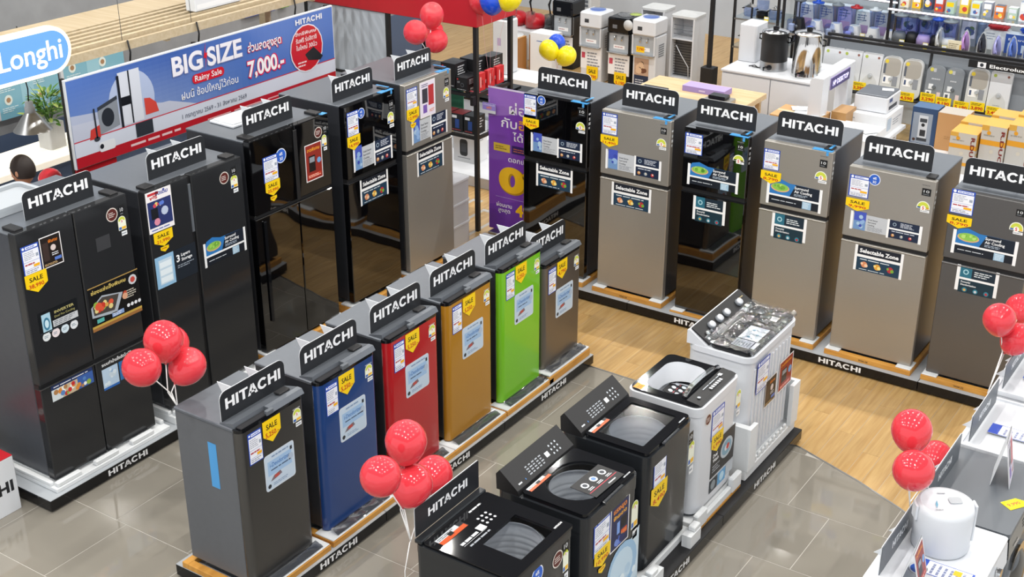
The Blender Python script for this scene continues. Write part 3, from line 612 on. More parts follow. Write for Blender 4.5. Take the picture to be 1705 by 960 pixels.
# ================================================================== RIGHT ROW: two door refrigerators
def two_door(face, root, W, ztop, gap, label, finish, specs, D=.66, name='refrigerator', handle='recess', blue=True, toplid='grey_lid', side='body_dark', rot=None):
    """root = world position of the door front's lower left corner; gap, ztop world heights"""
    t = thing(name, label, 'refrigerator', root, FX if face == 'X' else 0)
    z0 = root[2]; H = ztop-z0; g = gap-z0
    s = MB(); s.box(.004, .062, .012, W-.004, D, H-.012, side, ch=.004); s.build('cabinet', t)
    s = MB(); s.box(.002, .058, H-.014, W-.002, D+.002, H, toplid, ch=.004); s.build('top_panel', t)
    s = MB(); s.box(.02, .045, .0, W-.02, .3, .02, 'rubber'); s.build('foot', t)
    s = MB(); s.box(0, 0, 0, W, .056, g-.022, finish, ch=.005); s.build('refrigerator_door', t)
    s = MB(); s.box(0, 0, g+.012, W, .056, H-.004, finish, ch=.005); fd = s.build('freezer_door', t)
    s = MB(); s.box(.004, .014, g-.022, W-.004, .056, g+.012, 'matte_black'); 
    s.prism([(.004, g-.022), (.004, g-.012), (.012, g-.004), (.03, g-.022)], .03, W-.03, 'matte_black', axis='x') if False else None
    s.build('handle_recess', t)
    s = MB(); s.box(.0, -.006, g-.034, W, .012, g-.0225, 'gloss_black' if finish == 'black_glass' else finish, ch=.004); s.build('handle_lip', t)
    s = MB(); s.box(W-.09, .03, H, W-.02, .12, H+.014, 'matte_black', ch=.004); s.build('hinge_cover', t)
    if blue:
        s = MB(); s.box(W-.17, .002, H-.0035, W-.012, .05, H+.001, 'tape_blue'); s.box(W-.05, .03, H+.0145, W-.03, .16, H+.0165, 'tape_blue'); s.box(W-.055, -.0012, H-.035, W-.035, -.0002, H-.004, 'tape_blue'); s.build('blue_tape', t)
    P = PR('front', 0); P.hit(W-.07, H-.045, .055, .007, '8a8d90' if 'glass' in finish else '5a5c5e'); P.build('brand_lettering', t)
    # white stickers on the right-hand side of the doors
    P = PR(lambda u, v, d: (W-.003+d if u > .062 else W+d, u, v), 0)
    for a, b, c, e in ((.02, H-.10, .05, H-.085), (.025, H-.15, .045, H-.125), (.02, H-.19, .05, H-.165), (.022, H-.225, .042, H-.205)): P.rect(a, b, c, e, 'dfe2e4')
    P.build('side_label', t)
    stickers(t, face, root[1] if face == 'Y' else root[0], root, specs)
    return t
RY = 9.27
R = [
 dict(x=-6.068, w=.645, zt=1.765, g=1.182, f='black_glass', lab='glossy black two door refrigerator beside the purple banner, first of the right row',
  s=[('label', [(872.5, 156), (893, 194)]), ('sale', [(871, 194), (897.5, 218)], '13,990'), ('round', badge(901.5, 167, 7, 0, 0), 'blue'), ('ten', [(963, 180), (975, 195)]), ('five', [(959, 201.5), (974, 223)]), ('dual', [(884, 219), (969, 271)]), ('select', [(893, 269), (953, 322)])]),
 dict(x=-5.285, w=.648, zt=1.755, g=1.176, f='steel', lab='steel grey two door refrigerator priced 11,490, second of the right row',
  s=[('label', [(1003, 186), (1027.5, 226)]), ('sale', [(1000.5, 222.5), (1029, 247.5)], '11,490'), ('ten', [(1100.5, 212), (1110, 224.5)]), ('five', [(1093.5, 229), (1109, 250.5)]), ('dual', [(1009, 246.5), (1100, 301.5)]), ('select', [(1019, 301.5), (1083, 355)])]),
 dict(x=-4.514, w=.565, zt=1.737, g=1.212, f='black_glass', lab='narrow glossy black two door refrigerator with a salad picture, third of the right row', zb=.125,
  s=[('label', [(1141.7, 219.4), (1168.8, 259.5)]), ('ten', [(1228, 239), (1238.6, 252.6)]), ('five', [(1221, 256), (1238.6, 274.4)]), ('surround', [(1146, 266), (1228, 323.6)]), ('power', [(1155, 324.5), (1206, 378)])]),
 dict(x=-3.821, w=.562, zt=1.75, g=1.205, f='steel', lab='narrow steel grey two door refrigerator with a salad picture, behind the twin tub washing machine',
  s=[('label', [(1273, 246), (1296.6, 284.7)]), ('sale', [(1267.7, 281.7), (1299.4, 308.7)], '8,790'), ('ten', [(1365.8, 265), (1377, 280)]), ('five', [(1357.8, 283), (1376, 306.5)]), ('surround', [(1278.7, 292.7), (1366, 356)]), ('power', [(1286.6, 352), (1340, 407)])]),
 dict(x=-3.124, w=.662, zt=1.68, g=1.10, f='steel', blue=False, lab='wide steel grey two door refrigerator with a round blue badge, fifth of the right row',
  s=[('label', [(1416, 289), (1445, 331)]), ('round', badge(1456.5, 299, 10, 0, 0), 'blue'), ('sale', [(1409.5, 327), (1446, 355)], '9,990'), ('ten', [(1536, 312.5), (1549.5, 327.5)]), ('five', [(1527.5, 332.5), (1547, 355)]), ('dual', [(1417.5, 349), (1532.5, 407.5)]), ('select', [(1425, 405.5), (1500, 466)])]),
 dict(x=-2.342, w=.60, zt=1.648, g=1.10, f='dark_steel', blue=False, lab='dark grey two door refrigerator at the right edge, last of the right row',
  s=[('label', [(1586, 313), (1619, 360)]), ('sale', [(1578, 355.5), (1616, 384)], '8,790'), ('ten', [(1693, 347.5), (1705, 362)]), ('five', [(1682.5, 367.5), (1702.5, 392)]), ('surround', [(1589, 375), (1690, 443)]), ('power', [(1595, 439), (1657.5, 499)])]),
]
marks = [None, 'W66-24', None, None, 'W66-24', 'W64-22']
rsx = [-6.01, -5.17, -4.48, -3.78, -3.07, -2.31]; rsw = [.53, .52, .52, .53, .525, .53]
who = ['the black refrigerator beside the purple banner', 'the steel refrigerator priced 11,490', 'the narrow black refrigerator', 'the narrow steel refrigerator', 'the wide steel refrigerator with round badge', 'the dark grey refrigerator at the right edge']
for i, q in enumerate(R):
    zb = q.get('zb', .15)
    two_door('Y', (q['x'], RY, zb), q['w'], q['zt'], q['g'], q['lab'], q['f'], q['s'], blue=q.get('blue', True))
    header_sign(rsx[i], RY+.135, q['zt']+.0145, 0, 'black sign with white capitals standing on '+who[i], rsw[i], .195, tilt=-.04)
    wood_base(q['x']-.02, RY-.055, q['w']+.04, .76, 'yellow wooden base under '+who[i], rz=0, h=zb-.097-.014 if zb < .14 else .041, foam=.011, mark=marks[i])

# ================================================================== LEFT ROW
LX = -6.675
def four_door(root, W, ztop, gap, label, finish, specs, mid, D=.70, side='body_dark', panels=()):
    t = thing('refrigerator', label, 'refrigerator', root, FX); z0 = root[2]; H = ztop-z0; g = gap-z0
    s = MB(); s.box(.004, .075, .012, W-.004, D, H-.02, side, ch=.004); s.build('cabinet', t)
    s = MB(); s.box(.002, .07, H-.022, W-.002, D+.002, H-.008, 'grey_lid', ch=.004); s.build('top_panel', t)
    for n, (a, b) in enumerate(((0, mid-.004), (mid+.004, W))):
        s = MB(); s.box(a, 0, g+.014, b, .068, H, finish, ch=.006); s.build('upper_door', t)
        s = MB(); s.box(a, 0, 0, b, .068, g-.014, finish, ch=.006); s.build('lower_door', t)
    s = MB(); s.box(.004, .02, g-.013, W-.004, .068, g+.013, 'matte_black'); s.build('handle_recess', t)
    s = MB(); s.box(.002, -.002, g-.016, W-.002, .012, g-.0145, 'aluminium'); s.build('trim_strip', t)
    for a in (.03, W-.1):
        s = MB(); s.box(a, .04, H-.0075, a+.07, .16, H+.014, 'matte_black', ch=.004); s.build('hinge_cover', t)
    stickers(t, 'X', LX, root, specs); return t
z = .15
t1 = four_door((LX, 4.515, z), .882, 1.92, .85, 'wide dark grey four door refrigerator at the left edge of the photo', 'soft_black_glass',
 [('label', [(33, 413), (70.3, 449.3), (40.8, 459.5), (62, 403)]), ('poster', [(65, 397), (98, 387), (106.4, 435), (72, 449)], 'dark'), ('sale', [(39.7, 460.6), (76.5, 449), (62.7, 485.8)], '38,990.'),
  ('inverter', [(61.6, 523), (127, 495.6), (132.7, 541.6), (70.3, 567.8)]), ('seafood', [(145, 482.5), (226.7, 446.4), (236.6, 513), (156.7, 553.6)]), ('round', badge(186, 357.5, 10, 0, 0), 'brown'), ('ten', [(197, 343), (207, 357)]), ('five', [(195, 362), (212, 389)]),
  ('food', [(84, 644), (153, 611.6), (154.7, 635), (89, 669)]), ('ice', [(167, 604), (219, 581), (220, 627), (173.4, 647.5)]), ('grey', [(160, 397), (182, 390), (183, 411), (162, 420)])], .442, side='side_grey')
s = MB(); s.prism(rrect(0, 0, .36, .52, .05), 0, .03, 'light_grey'); s.ring(rrect(0, 0, .36, .52, .05), rrect(.03, .03, .33, .49, .04), .0302, .055, 'light_grey')
o = s.build('plastic_tray', None, (-7.36, 4.56, 1.914)); tag(o, 'pale plastic tray lying upside up on the leftmost refrigerator', 'tray')
s = MB(); s.box(0, 0, 0, .42, .26, .018, 'white_board', ch=.004); s.box(.02, .02, .0182, .40, .24, .03, 'foam', ch=.004); o = s.build('white_folder', None, (-7.02, 6.74, 1.944)); o.rotation_euler = (0, 0, PI/2-.05); tag(o, 'white flat folder lying on the glossy four door refrigerator behind its sign', 'folder')
# side by side
root = (LX, 5.548, .2); t = thing('refrigerator', 'black side by side refrigerator with two tall doors in the left row', 'refrigerator', root, FX); H = 1.675; W = .912
s = MB(); s.box(.004, .075, .012, W-.004, .66, H-.02, 'body_dark', ch=.004); s.build('cabinet', t)
s = MB(); s.box(.002, .07, H-.022, W-.002, .662, H-.006, 'grey_lid', ch=.004); s.build('top_panel', t)
s = MB(); s.box(0, 0, 0, .385, .068, H, 'soft_black_glass', ch=.006); s.build('freezer_door', t)
s = MB(); s.box(.42, 0, 0, W, .068, H, 'soft_black_glass', ch=.006); s.build('refrigerator_door', t)
s = MB(); s.box(.3855, .018, .0, .4195, .066, H-.01, 'matte_black'); s.build('handle_recess', t)
s = MB(); s.box(.39, .005, H-.42, .415, .0175, H-.06, 'mid_grey', ch=.003); s.build('handle_trim', t)
for a in (.03, W-.12):
    s = MB(); s.box(a, .03, H-.005, a+.09, .12, H+.016, 'matte_black', ch=.004); s.build('hinge_cover', t)
stickers(t, 'X', LX, root, [('poster', [(240.6, 323), (281, 310.6), (290.6, 373), (251.6, 390)], 'blue'), ('sale', [(254.7, 390), (286, 379), (265.6, 412)], '21,990.', True), ('layers', [(257, 431), (325, 407.5), (328, 453), (262.5, 474.7)]),
 ('surround', [(337.5, 404), (406, 371.6), (411, 415), (342, 446.6)]), ('round', badge(373, 296, 8, 0, 0), 'brown'), ('ten', [(384, 279), (393, 291)]), ('five', [(383, 293), (397, 318)])])
# glossy four door
t3 = four_door((LX, 6.555, .22), .865, 1.95, 1.352, 'glossy black four door refrigerator with a red poster and a round blue badge', 'black_glass',
 [('label', [(436.4, 263.8), (461, 255), (463, 296.6), (440, 304)]), ('round', badge(467.5, 259, 9, 0, 0), 'blue'), ('sale', [(441, 305), (465, 296.6), (453, 326)], '25,990', True), ('poster', [(506.4, 244), (533, 233), (538, 290), (512, 304)], 'red'), ('five', [(535, 225.5), (544.5, 248.5)]), ('round', badge(529.4, 220.4, 6.5, 0, 0), 'brown'), ('ten', [(537, 208), (544, 221)])], .475, D=.66)
s = MB(); s.box(.07, -.02, .25, .10, .002, 1.09, 'gloss_black', ch=.008); s.build('door_handle', t3)
s = MB(); s.box(.455, -.008, 1.14, .495, -.001, 1.70, 'matte_black', ch=.003); s.build('control_strip', t3)
s = MB(); s.box(.80, .002, 1.731, .86, .05, 1.733, 'tape_blue'); s.build('blue_tape', t3)
two_door('X', (LX, 7.612, .24), .64, 1.948, 1.325, 'glossy black two door refrigerator with a blue badge, fourth of the left row', 'black_glass',
 [('label', [(576.6, 189), (596, 186), (597.5, 222), (578.7, 228)]), ('round', badge(601, 188.4, 6, 0, 0), 'blue'), ('sale', [(577.5, 229.7), (599, 223), (589, 250)], '14,990'), ('five', [(644.7, 188), (656, 210)]), ('ten', [(647, 168), (655, 181)]), ('dual', [(587.5, 250), (651.6, 220), (653.7, 261), (592, 289)]), ('select', [(599, 304), (645, 280.6), (647, 321), (602.5, 343)])], D=.70)
two_door('X', (LX, 8.385, .235), .655, 1.94, 1.345, 'steel grey two door refrigerator under a bunch of red balloons, last of the left row', 'steel',
 [('label', [(675.6, 150), (693.7, 145), (695, 178), (678, 184)]), ('sale', [(676.6, 184), (697, 180), (686, 205)], '12,990', True), ('poster', [(698, 139), (721, 130), (725, 186), (700.6, 198)], 'mixed'), ('five', [(737.5, 147), (747.5, 167)]), ('ten', [(740, 131), (747, 141)]), ('dual', [(685, 206), (743, 178), (745, 219), (687, 242)]), ('select', [(693.7, 253), (737.5, 236), (739, 272), (697, 294)])], D=.70)
for (y, zt, w), nm in zip(((4.72, 1.912, .54), (5.73, 1.874, .54), (6.66, 1.946, .53), (7.66, 1.948, .50), (8.46, 1.94, .50)), ('the leftmost four door refrigerator', 'the side by side refrigerator', 'the glossy four door refrigerator', 'the black refrigerator fourth in the left row', 'the steel refrigerator last in the left row')):
    header_sign(-6.83, y, zt, FX, 'black sign with white capitals on '+nm, w, .185, tilt=-.04 if False else 0, r=.04, ry=.56, struts=(nm.endswith('left row') or 'glossy' in nm or 'side by' in nm))
# foam bases under the wide refrigerators
def foam_base(x, y, w, d, z0, z1, rz, label, steps=True):
    t = thing('packing_foam', label, 'packing foam', (x, y, z0), rz); h = z1-z0
    s = MB(); s.box(0, 0, 0, w, d, h*.6, 'foam', ch=.004); s.build('foam_slab', t)
    if steps:
        for a in (.02, .34, .66): s = MB(); s.box(w*a, .006, h*.6, w*(a+.2), .045, h*.6+.035, 'foam', ch=.006); s.build('foam_block', t)
    s = MB(); s.box(.0, .06, h*.6, .03, d-.02, h*.6+.03, 'foam', ch=.005); s.box(w-.03, .06, h*.6, w, d-.02, h*.6+.03, 'foam', ch=.005); s.build('foam_edge', t)
    s = MB(); s.box(.06, .09, h*.6, w-.06, d-.05, h, 'foam', ch=.002); s.build('foam_core', t)
foam_base(LX+.06, 4.47, 1.0, .82, .097, .149, FX, 'white foam base under the leftmost refrigerator')
foam_base(LX+.05, 5.53, .96, .76, .097, .199, FX, 'white foam base under the side by side refrigerator')
for (y, w, nm) in ((6.53, .92, 'the glossy four door refrigerator'), (7.58, .71, 'the black refrigerator fourth in the left row'), (8.36, .71, 'the steel refrigerator last in the left row')):
    wood_base(LX+.03, y, w, .76, 'tall wooden base under '+nm, h=.105, rz=FX, foam=.018)

# ================================================================== SMALL ONE DOOR REFRIGERATORS
MX = -4.775
DOOR = {'grey': '5c5b5a', 'blue': '1f3f78', 'red': 'b01c22', 'gold': 'ad7a22', 'green': '74bd22', 'steel': '7d766e'}
for k_, c_ in DOOR.items(): mat('door_'+k_, c_, .2 if k_ not in ('grey', 'steel') else .3, .0 if k_ not in ('grey', 'steel') else .75, .45 if k_ not in ('grey', 'steel') else 0)
def mini(y, colr, price, label, ztop=1.235, zb=.155, W=.535, D=.52, specs=None):
    root = (MX, y, zb); t = thing('small_refrigerator', label, 'refrigerator', root, FX); H = ztop-zb
    s = MB(); s.box(.004, .058, .008, W-.004, D, H-.05, 'body_grey' if colr == 'grey' else 'body_dark', ch=.004); s.build('cabinet', t)
    s = MB(); s.box(.0, .05, H-.052, W, D+.004, H-.03, 'grey_lid', ch=.005); s.build('top_panel', t)
    s = MB(); s.prism(rrect(0, 0, W, .052, .042, 7, (1, 1, 0, 0)), .0, H-.05, 'door_'+colr, smooth=True); d = s.build('door', t)
    # black cap of the door with a scooped grip at its left half
    s = MB(); s.prism(rrect(-.002, -.002, W+.002, .054, .043, 7, (1, 1, 0, 0)), H-.0495, H-.03, 'gloss_black', smooth=True)
    s.prism([(.0, H-.0298), (.054, H-.0298), (.054, H), (.018, H)][::-1], W*.48, W+.002, 'grey_lid', axis='x'); s.prism([(.0, H-.0298), (.02, H-.0298), (.002, H-.012)], .0, W*.48, 'matte_black', axis='x') if False else None
    s.build('door_cap', t)
    s = MB(); s.prism([(.05, H-.0298), (.16, H-.0298), (.16, H-.024), (.056, H)][::-1], .0+W*.02, W-.002, 'grey_lid', axis='x'); s.build('top_slope', t)
    s = MB(); s.box(.02, .004, H-.0296, W*.46, .048, H-.020, 'rubber', ch=.003); s.build('grip_recess', t)
    s = MB(); s.box(W*.41, -.003, H-.034, W*.52, .02, H-.001, 'mid_grey', ch=.004); s.build('latch_plate', t)
    s = MB(); s.box(W-.14, .06, H-.003, W-.05, .11, H+.012, 'matte_black', ch=.004); s.build('hinge_cover', t)
    for a in (.03, W-.08): s = MB(); s.lathe([(.0, -.008), (.016, -.008), (.016, .008), (0, .008)], 'rubber', (a+.02, .1, 0), 8); s.build('foot', t)
    P = PR('front', 0); P.hit(W-.075, H-.095, .06, .008, 'c8cace'); P.build('brand_lettering', t)
    dz = H-1.08
    S = specs or [('label', (.055, .80+dz, .165, 1.005+dz)), ('deo', (.165, .56+dz, .415, .80+dz)), ('five', (.425, .865+dz, .495, .985+dz)), ('sale', (.175, .87+dz, .32, 1.025+dz), price)]
    stickers(t, 'X', MX, root, S)
    return t
for y, c, pr, lab, zt in ((4.42, 'grey', '5,250.-', 'dark grey small refrigerator with blue tape on its side, nearest of the low row', 1.235), (5.08, 'blue', '5,250.-', 'blue small one door refrigerator', 1.235), (5.737, 'red', '5,250.-', 'red small one door refrigerator behind the balloons', 1.24),
                          (6.37, 'gold', '5,250.-', 'gold brown small one door refrigerator', 1.25), (7.018, 'green', '5,250.-', 'lime green small one door refrigerator', 1.25)):
    t = mini(y, c, pr, lab, zt)
    if c == 'grey':
        s = MB(); s.box(.0025, .205, .60, .0038, .27, .90, 'tape_blue'); s.build('blue_tape', t)
    header_sign(-4.925, y+.02, zt-.028, FX, 'black sign with white capitals on the %s small refrigerator' % {'grey': 'dark grey', 'gold': 'gold brown', 'green': 'lime green'}.get(c, c), .52, .185, struts=True, r=.05, ry=.56)
    wood_base(-4.69, y-.05, .635, .64, 'wooden base with white foam under the %s small refrigerator' % {'grey': 'dark grey', 'gold': 'gold brown', 'green': 'lime green'}.get(c, c), h=.04, rz=FX, foam=.0095, frontfoam=True)
t = mini(7.585, 'steel', '4,790', 'brown steel small refrigerator, lower and farthest of the low row', 1.075, .185, .535)
header_sign(-4.925, 7.62, 1.047, FX, 'black sign with white capitals on the brown steel small refrigerator', .50, .185, struts=True, r=.05, ry=.56)
wood_base(-4.69, 7.545, .60, .64, 'wooden base with white foam under the brown steel small refrigerator', h=.06, rz=FX, foam=.018, frontfoam=True)
# crumpled dark film gathered at the feet of the small refrigerators
for (y, nm, zz) in ((4.42, 'dark grey', .147), (5.08, 'blue', .147), (5.737, 'red', .147), (6.37, 'gold brown', .147), (7.018, 'lime green', .147), (7.585, 'brown steel', .176)):
    vs = []; fs = []; nx, ny = 14, 4
    for i in range(nx+1):
        for j in range(ny+1):
            u = i/nx; v = j/ny
            vs.append((.01+.52*u, -.008-.062*v, (.022*(1-v)+.003)+random.uniform(-.005, .006)*(0 < v < 1)))
    for i in range(nx):
        for j in range(ny): a = i*(ny+1)+j; fs.append((a, a+1, a+ny+2, a+ny+1))
    s = MB(); s.add(vs, fs, 'dark_film', True); o = s.build('packing_film', None, (MX, y, zz), FX); tag(o, 'crumpled dark packing film at the foot of the %s small refrigerator' % nm, 'plastic film')

# ================================================================== WASHING MACHINES
WX = -2.93
def slope_fn(x0, y0, z0, y1, z1):
    L = math.hypot(y1-y0, z1-z0); cy, cz = (y1-y0)/L, (z1-z0)/L
    return lambda u, v, d: (x0+u, y0+v*cy-d*cz, z0+v*cz+d*cy)
def tub(t, W, cy, top, r=.205, depth=.42, name='drum', m='light_grey'):
    s = MB(); prof = [(.02, top-depth), (.06, top-depth+.03), (.09, top-depth+.012), (r*.9, top-depth), (r*.97, top-depth+.04)]
    n = 8
    for i in range(n):
        z = top-depth+.06+(depth-.12)*i/n; prof += [(r, z), (r-.006, z+.012), (r, z+.024)]
    prof += [(r, top-.05), (r+.01, top-.03), (r-.02, top-.008), (r-.02, top)]
    s.lathe(prof, 'aluminium' if m == 'chrome' else m, (W/2, cy, 0), 28); return s.build(name, t)
def control_dots(P, x0, x1, w):
    P.greek(x0, .015, x0+.05, .035, 1, 'd4d8de'); P.rect(x0+.07, .02, x0+.074, .03, '4a90e0')
    for i in range(5): P.greek(x0+.12+.034*i, .02, x0+.145+.034*i, .085, 4, 'a9aeb6')
    P.rect(x0+.31, .04, x0+.345, .07, 'dfe3e8')
    for i in range(3):
        for j in range(3): P.disc(x0+.38+.032*i, .035+.026*j, .007, 'b9bec6', seg=6)
def energy_strip(P, a, b, c, d):
    P.rect(a, b, c, d, '24262a', 1); P.rect(a, b, a+(c-a)*.97, b+(d-b)*.5, 'd0572a', 2); P.rect(a, b+(d-b)*.5, a+(c-a)*.8, d, 'c9cdd2', 2); P.greek(a+.01, b+(d-b)*.55, a+(c-a)*.75, d-.005, 2, '5a6068', 3); P.rect(a+(c-a)*.38, b+(d-b)*.3, a+(c-a)*.55, b+(d-b)*.75, '17181b', 4)
def black_washer(y, W, D, zf, zbk, label, window, specs, zb=.15):
    root = (WX, y, zb); t = thing('washing_machine', label, 'washing machine', root, FX); h = zf-zb; hb = zbk-zb
    s = MB(); s.prism(rrect(0, 0, W, D, .055, 6), .03, h-.10, 'washer_black', smooth=True, cap0=True, cap1=False); s.build('body', t)
    s = MB(); s.prism(rrect(.02, .02, W-.02, D-.02, .05, 5), 0, .03, 'rubber', smooth=True); s.build('foot_ring', t)
    back = .15
    s = MB(); s.ring(rrect(-.004, -.004, W+.004, D+.004, .058, 6), rrect(.05, .045, W-.05, D-back-.01, .08, 6), h-.10, h-.012, 'washer_black'); s.build('top_cover', t)
    # console along the back, sloping up
    s = MB(); s.prism([(D-back, h-.0119), (D, h-.0119), (D+.004, hb-.03), (D-.02, hb), (D-back+.01, h+.018)], 0, W, 'matte_black', axis='x'); s.build('console', t)
    P = PR(slope_fn(0, D-back+.01, h+.018, D-.02, hb), 0, .0012); control_dots(P, .04, W, 0); P.build('control_print', t)
    tub(t, W, (D-back)/2, h-.03, .195, m='white_plastic')
    s = MB(); s.lathe([(.001, h-.42), (.15, h-.42), (.185, h-.40)], 'light_grey', (W/2, (D-back)/2, 0), 24); s.build('pulsator', t)
    o = rrect(.015, .01, W-.015, D-back-.002, .03, 6)
    if window == 'square': i_ = rrect(.08, .075, W-.075, D-back-.055, .012, 6)
    else: i_ = rrect(.09, .05, W-.09, D-back-.04, (D-back-.09)/2-.001, 6)
    s = MB(); s.ring(o, i_, h-.0115, h+.012, 'gloss_black'); lid = s.build('lid', t)
    s = MB(); s.prism(i_, h-.004, h+.006, 'grey_glass' if window == 'square' else 'lid_glass'); s.build('glass', lid)
    s = MB(); s.box(W*.32, -.012, h-.018, W*.68, .012, h+.008, 'washer_black', ch=.005); s.build('lid_grip', lid)
    P = PR('top', h+.0122); energy_strip(P, .05, D-back-.05, .26, D-back-.012) if window != 'square' else energy_strip(P, .05, D-back-.05, .24, D-back-.01)
    P.hit(W-.1, .025, .07, .009, 'dfe3e8'); P.build('lid_print', lid)
    stickers(t, 'X', WX, root, specs, -.001); return t, h
FIVE = 'five'
# W1: whole black lid with a window at the front
y, W, D, zf, zbk, zb = 4.385, .585, .60, .985, 1.035, .15
root = (WX, y, zb); t = thing('washing_machine', 'black washing machine at the bottom of the photo with its controls printed on the lid', 'washing machine', root, FX); h = zf-zb
s = MB(); s.prism(rrect(0, 0, W, D, .04, 6), .03, h-.055, 'washer_black', smooth=True, cap1=False); s.build('body', t)
s = MB(); s.prism(rrect(.02, .02, W-.02, D-.02, .05, 5), 0, .03, 'rubber', smooth=True); s.build('foot_ring', t)
s = MB(); s.ring(rrect(-.003, -.003, W+.003, D+.003, .045, 6), rrect(.05, .05, W-.05, D-.12, .05, 6), h-.055, h-.006, 'washer_black'); s.build('top_cover', t)
tub(t, W, .22, h-.02, .2, m='white_plastic')
s = MB(); s.lathe([(.001, h-.40), (.19, h-.40), (.195, h-.38)], 'dark_steel', (W/2, .22, 0), 24)
for i in range(60): a = i*2.4; r_ = .18*math.sqrt(i/60); s.box(W/2+r_*math.cos(a)-.005, .22+r_*math.sin(a)-.005, h-.3999, W/2+r_*math.cos(a)+.005, .22+r_*math.sin(a)+.005, h-.39, 'chrome')
s.build('pulsator', t)
o = rrect(.008, -.006, W-.008, D-.045, .02, 6); i_ = rrect(.17, .055, W-.10, .30, .006, 6)
s = MB(); s.ring(o, i_, h-.0055, h+.010, 'gloss_black'); lid = s.build('lid', t)
s = MB(); s.prism(i_, h-.002, h+.005, 'lid_glass'); s.build('glass', lid)
s = MB(); s.box(0, D-.044, h-.0055, W, D+.003, h+.02, 'washer_black', ch=.006); s.build('hinge_cover', t)
P = PR('top', h+.0102); energy_strip(P, .05, D-.15, .27, D-.09); P.greek(.1, D-.245, .29, D-.205, 1, 'c6cad0'); P.rect(.1, D-.245, .30, D-.243, 'c6cad0'); P.rect(.26, D-.24, .31, D-.195, 'dfe3e8'); P.greek(.12, D-.28, .30, D-.255, 1, '8c929a')
for i in range(3):
    for j in range(3): P.disc(.34+.035*i, D-.16-.03*j, .009, 'c9cdd3', seg=6)
P.greek(.36, D-.10, .5, D-.075, 1, 'e4e7ea'); P.hit(W-.06, .06, .07, .012, 'e8eaec'); P.build('lid_print', lid)
stickers(t, 'X', WX, root, [('round', badge(928, 930, 8.5, 0, 0), 'brown'), ('five', [(937, 918), (945, 960)]), ('round', badge(894, 957, 10, 0, 0), 'blue'), ('ten', [(937, 903), (946, 916)])], -.001)
header_sign(-3.53, 4.40, zf+.022, FX, 'black sign with white capitals behind the lid of the nearest washing machine', .56, .17, tl=.62, th=.05, r=.006)
# W2
t, h = black_washer(5.095, .59, .575, .945, 1.06, 'black washing machine with a round window and a dark offer card on its lid', 'round',
 [('label', [(988.7, 871), (1015, 857), (1014, 904), (991.6, 923)]), ('sale', [(988.7, 923), (1015, 906), (1000, 942)], '10,990', True), ('poster', [(1017, 848), (1045, 820), (1045, 893), (1017, 912)], 'night'), ('five', [(1051.6, 838), (1061, 862), (1055, 895)]), ('bubbles', [(992, 990), (1060, 876), (1056, 1040)])])
q_ = [onZ(*p_, .962) for p_ in ((986, 833), (1033, 791), (996, 773), (949, 811))]; o_ = q_[3]; eu = (q_[2]-q_[3]); ev = (q_[0]-q_[3]); lw, lh = eu.length, ev.length; ang = math.atan2(eu.y, eu.x)
s = MB(); s.box(0, -lh, 0, lw, 0, .003, 'matte_black'); c = s.build('offer_card', None, (o_.x, o_.y, .962), ang); tag(c, 'dark offer card with white symbols lying on the round window lid', 'card')
P = PR('top', .003); P.rect(.01, -lh+.045, lw-.01, -lh+.05, 'b02a3c')
for i in range(3): P.disc(lw*(.2+.3*i), -lh*.35, .025, 'dfe6f0', seg=10); P.disc(lw*(.2+.3*i), -lh*.35, .016, '5a7fb0' if i == 1 else '2c3038', 2, seg=8); P.greek(lw*(.12+.3*i), -lh*.66, lw*(.3+.3*i), -lh*.54, 2, 'e6e8ec')
P.greek(lw*.55, -lh+.012, lw*.8, -lh+.03, 1, 'e6e8ec')
P.build('card_print', c)
# W3
t, h = black_washer(5.785, .57, .585, .97, 1.085, 'black washing machine with a square glass window in the lid', 'square',
 [('label', [(1089, 767), (1108.5, 757.8), (1107, 801), (1087.6, 814)]), ('sale', [(1083.5, 816.6), (1110, 799), (1099.6, 837.4)], '8,490'), ('five', [(1147, 738), (1153, 783)]), ('ten', [(1147, 722), (1153, 735)])])
# W4 white
y, W, D, zf, zbk, zb = 6.455, .57, .51, .955, .985, .16
root = (WX, y, zb); t = thing('washing_machine', 'white washing machine with a wide open tub and black controls at its front edge', 'washing machine', root, FX); h = zf-zb
s = MB(); s.prism(rrect(0, 0, W, D, .06, 6), .03, h-.06, 'white_plastic', smooth=True, cap1=False); s.build('body', t)
s = MB(); s.prism(rrect(.02, .02, W-.02, D-.02, .05, 5), 0, .03, 'mid_grey', smooth=True); s.build('foot_ring', t)
open_ = rrect(.075, .165, W-.075, D-.06, .10, 6)
s = MB(); s.ring(rrect(-.004, -.004, W+.004, D+.004, .062, 6), open_, h-.06, h, 'white_plastic'); s.build('top_cover', t)
s = MB(); s.ring(rrect(.012, .012, W-.012, D-.008, .05, 6), open_, h+.0004, h+.014, 'gloss_black'); s.build('black_deck', t)
s = MB(); n = len(open_); lower = rrect(.095, .185, W-.095, D-.08, .14, 6)
s.add([(*p, h+.012) for p in open_]+[(*p, h-.11) for p in lower], [(i+n, (i+1) % n+n, (i+1) % n, i) for i in range(n)], 'white_plastic', True); s.build('tub_collar', t)
tub(t, W, (D+.10)/2, h-.12, .19, .34, m='white_plastic')
s = MB(); s.lathe([(.001, 0), (.15, 0), (.17, .02), (.172, .02)], 'mid_grey', (W/2, (D+.10)/2, h-.42), 24)
for k in range(6): a = k*PI/3; s.box(W/2-.012+.08*math.cos(a), (D+.1)/2-.012+.08*math.sin(a), h-.42, W/2+.012+.08*math.cos(a), (D+.1)/2+.012+.08*math.sin(a), h-.39, 'light_grey', ch=.004)
s.build('pulsator', t)
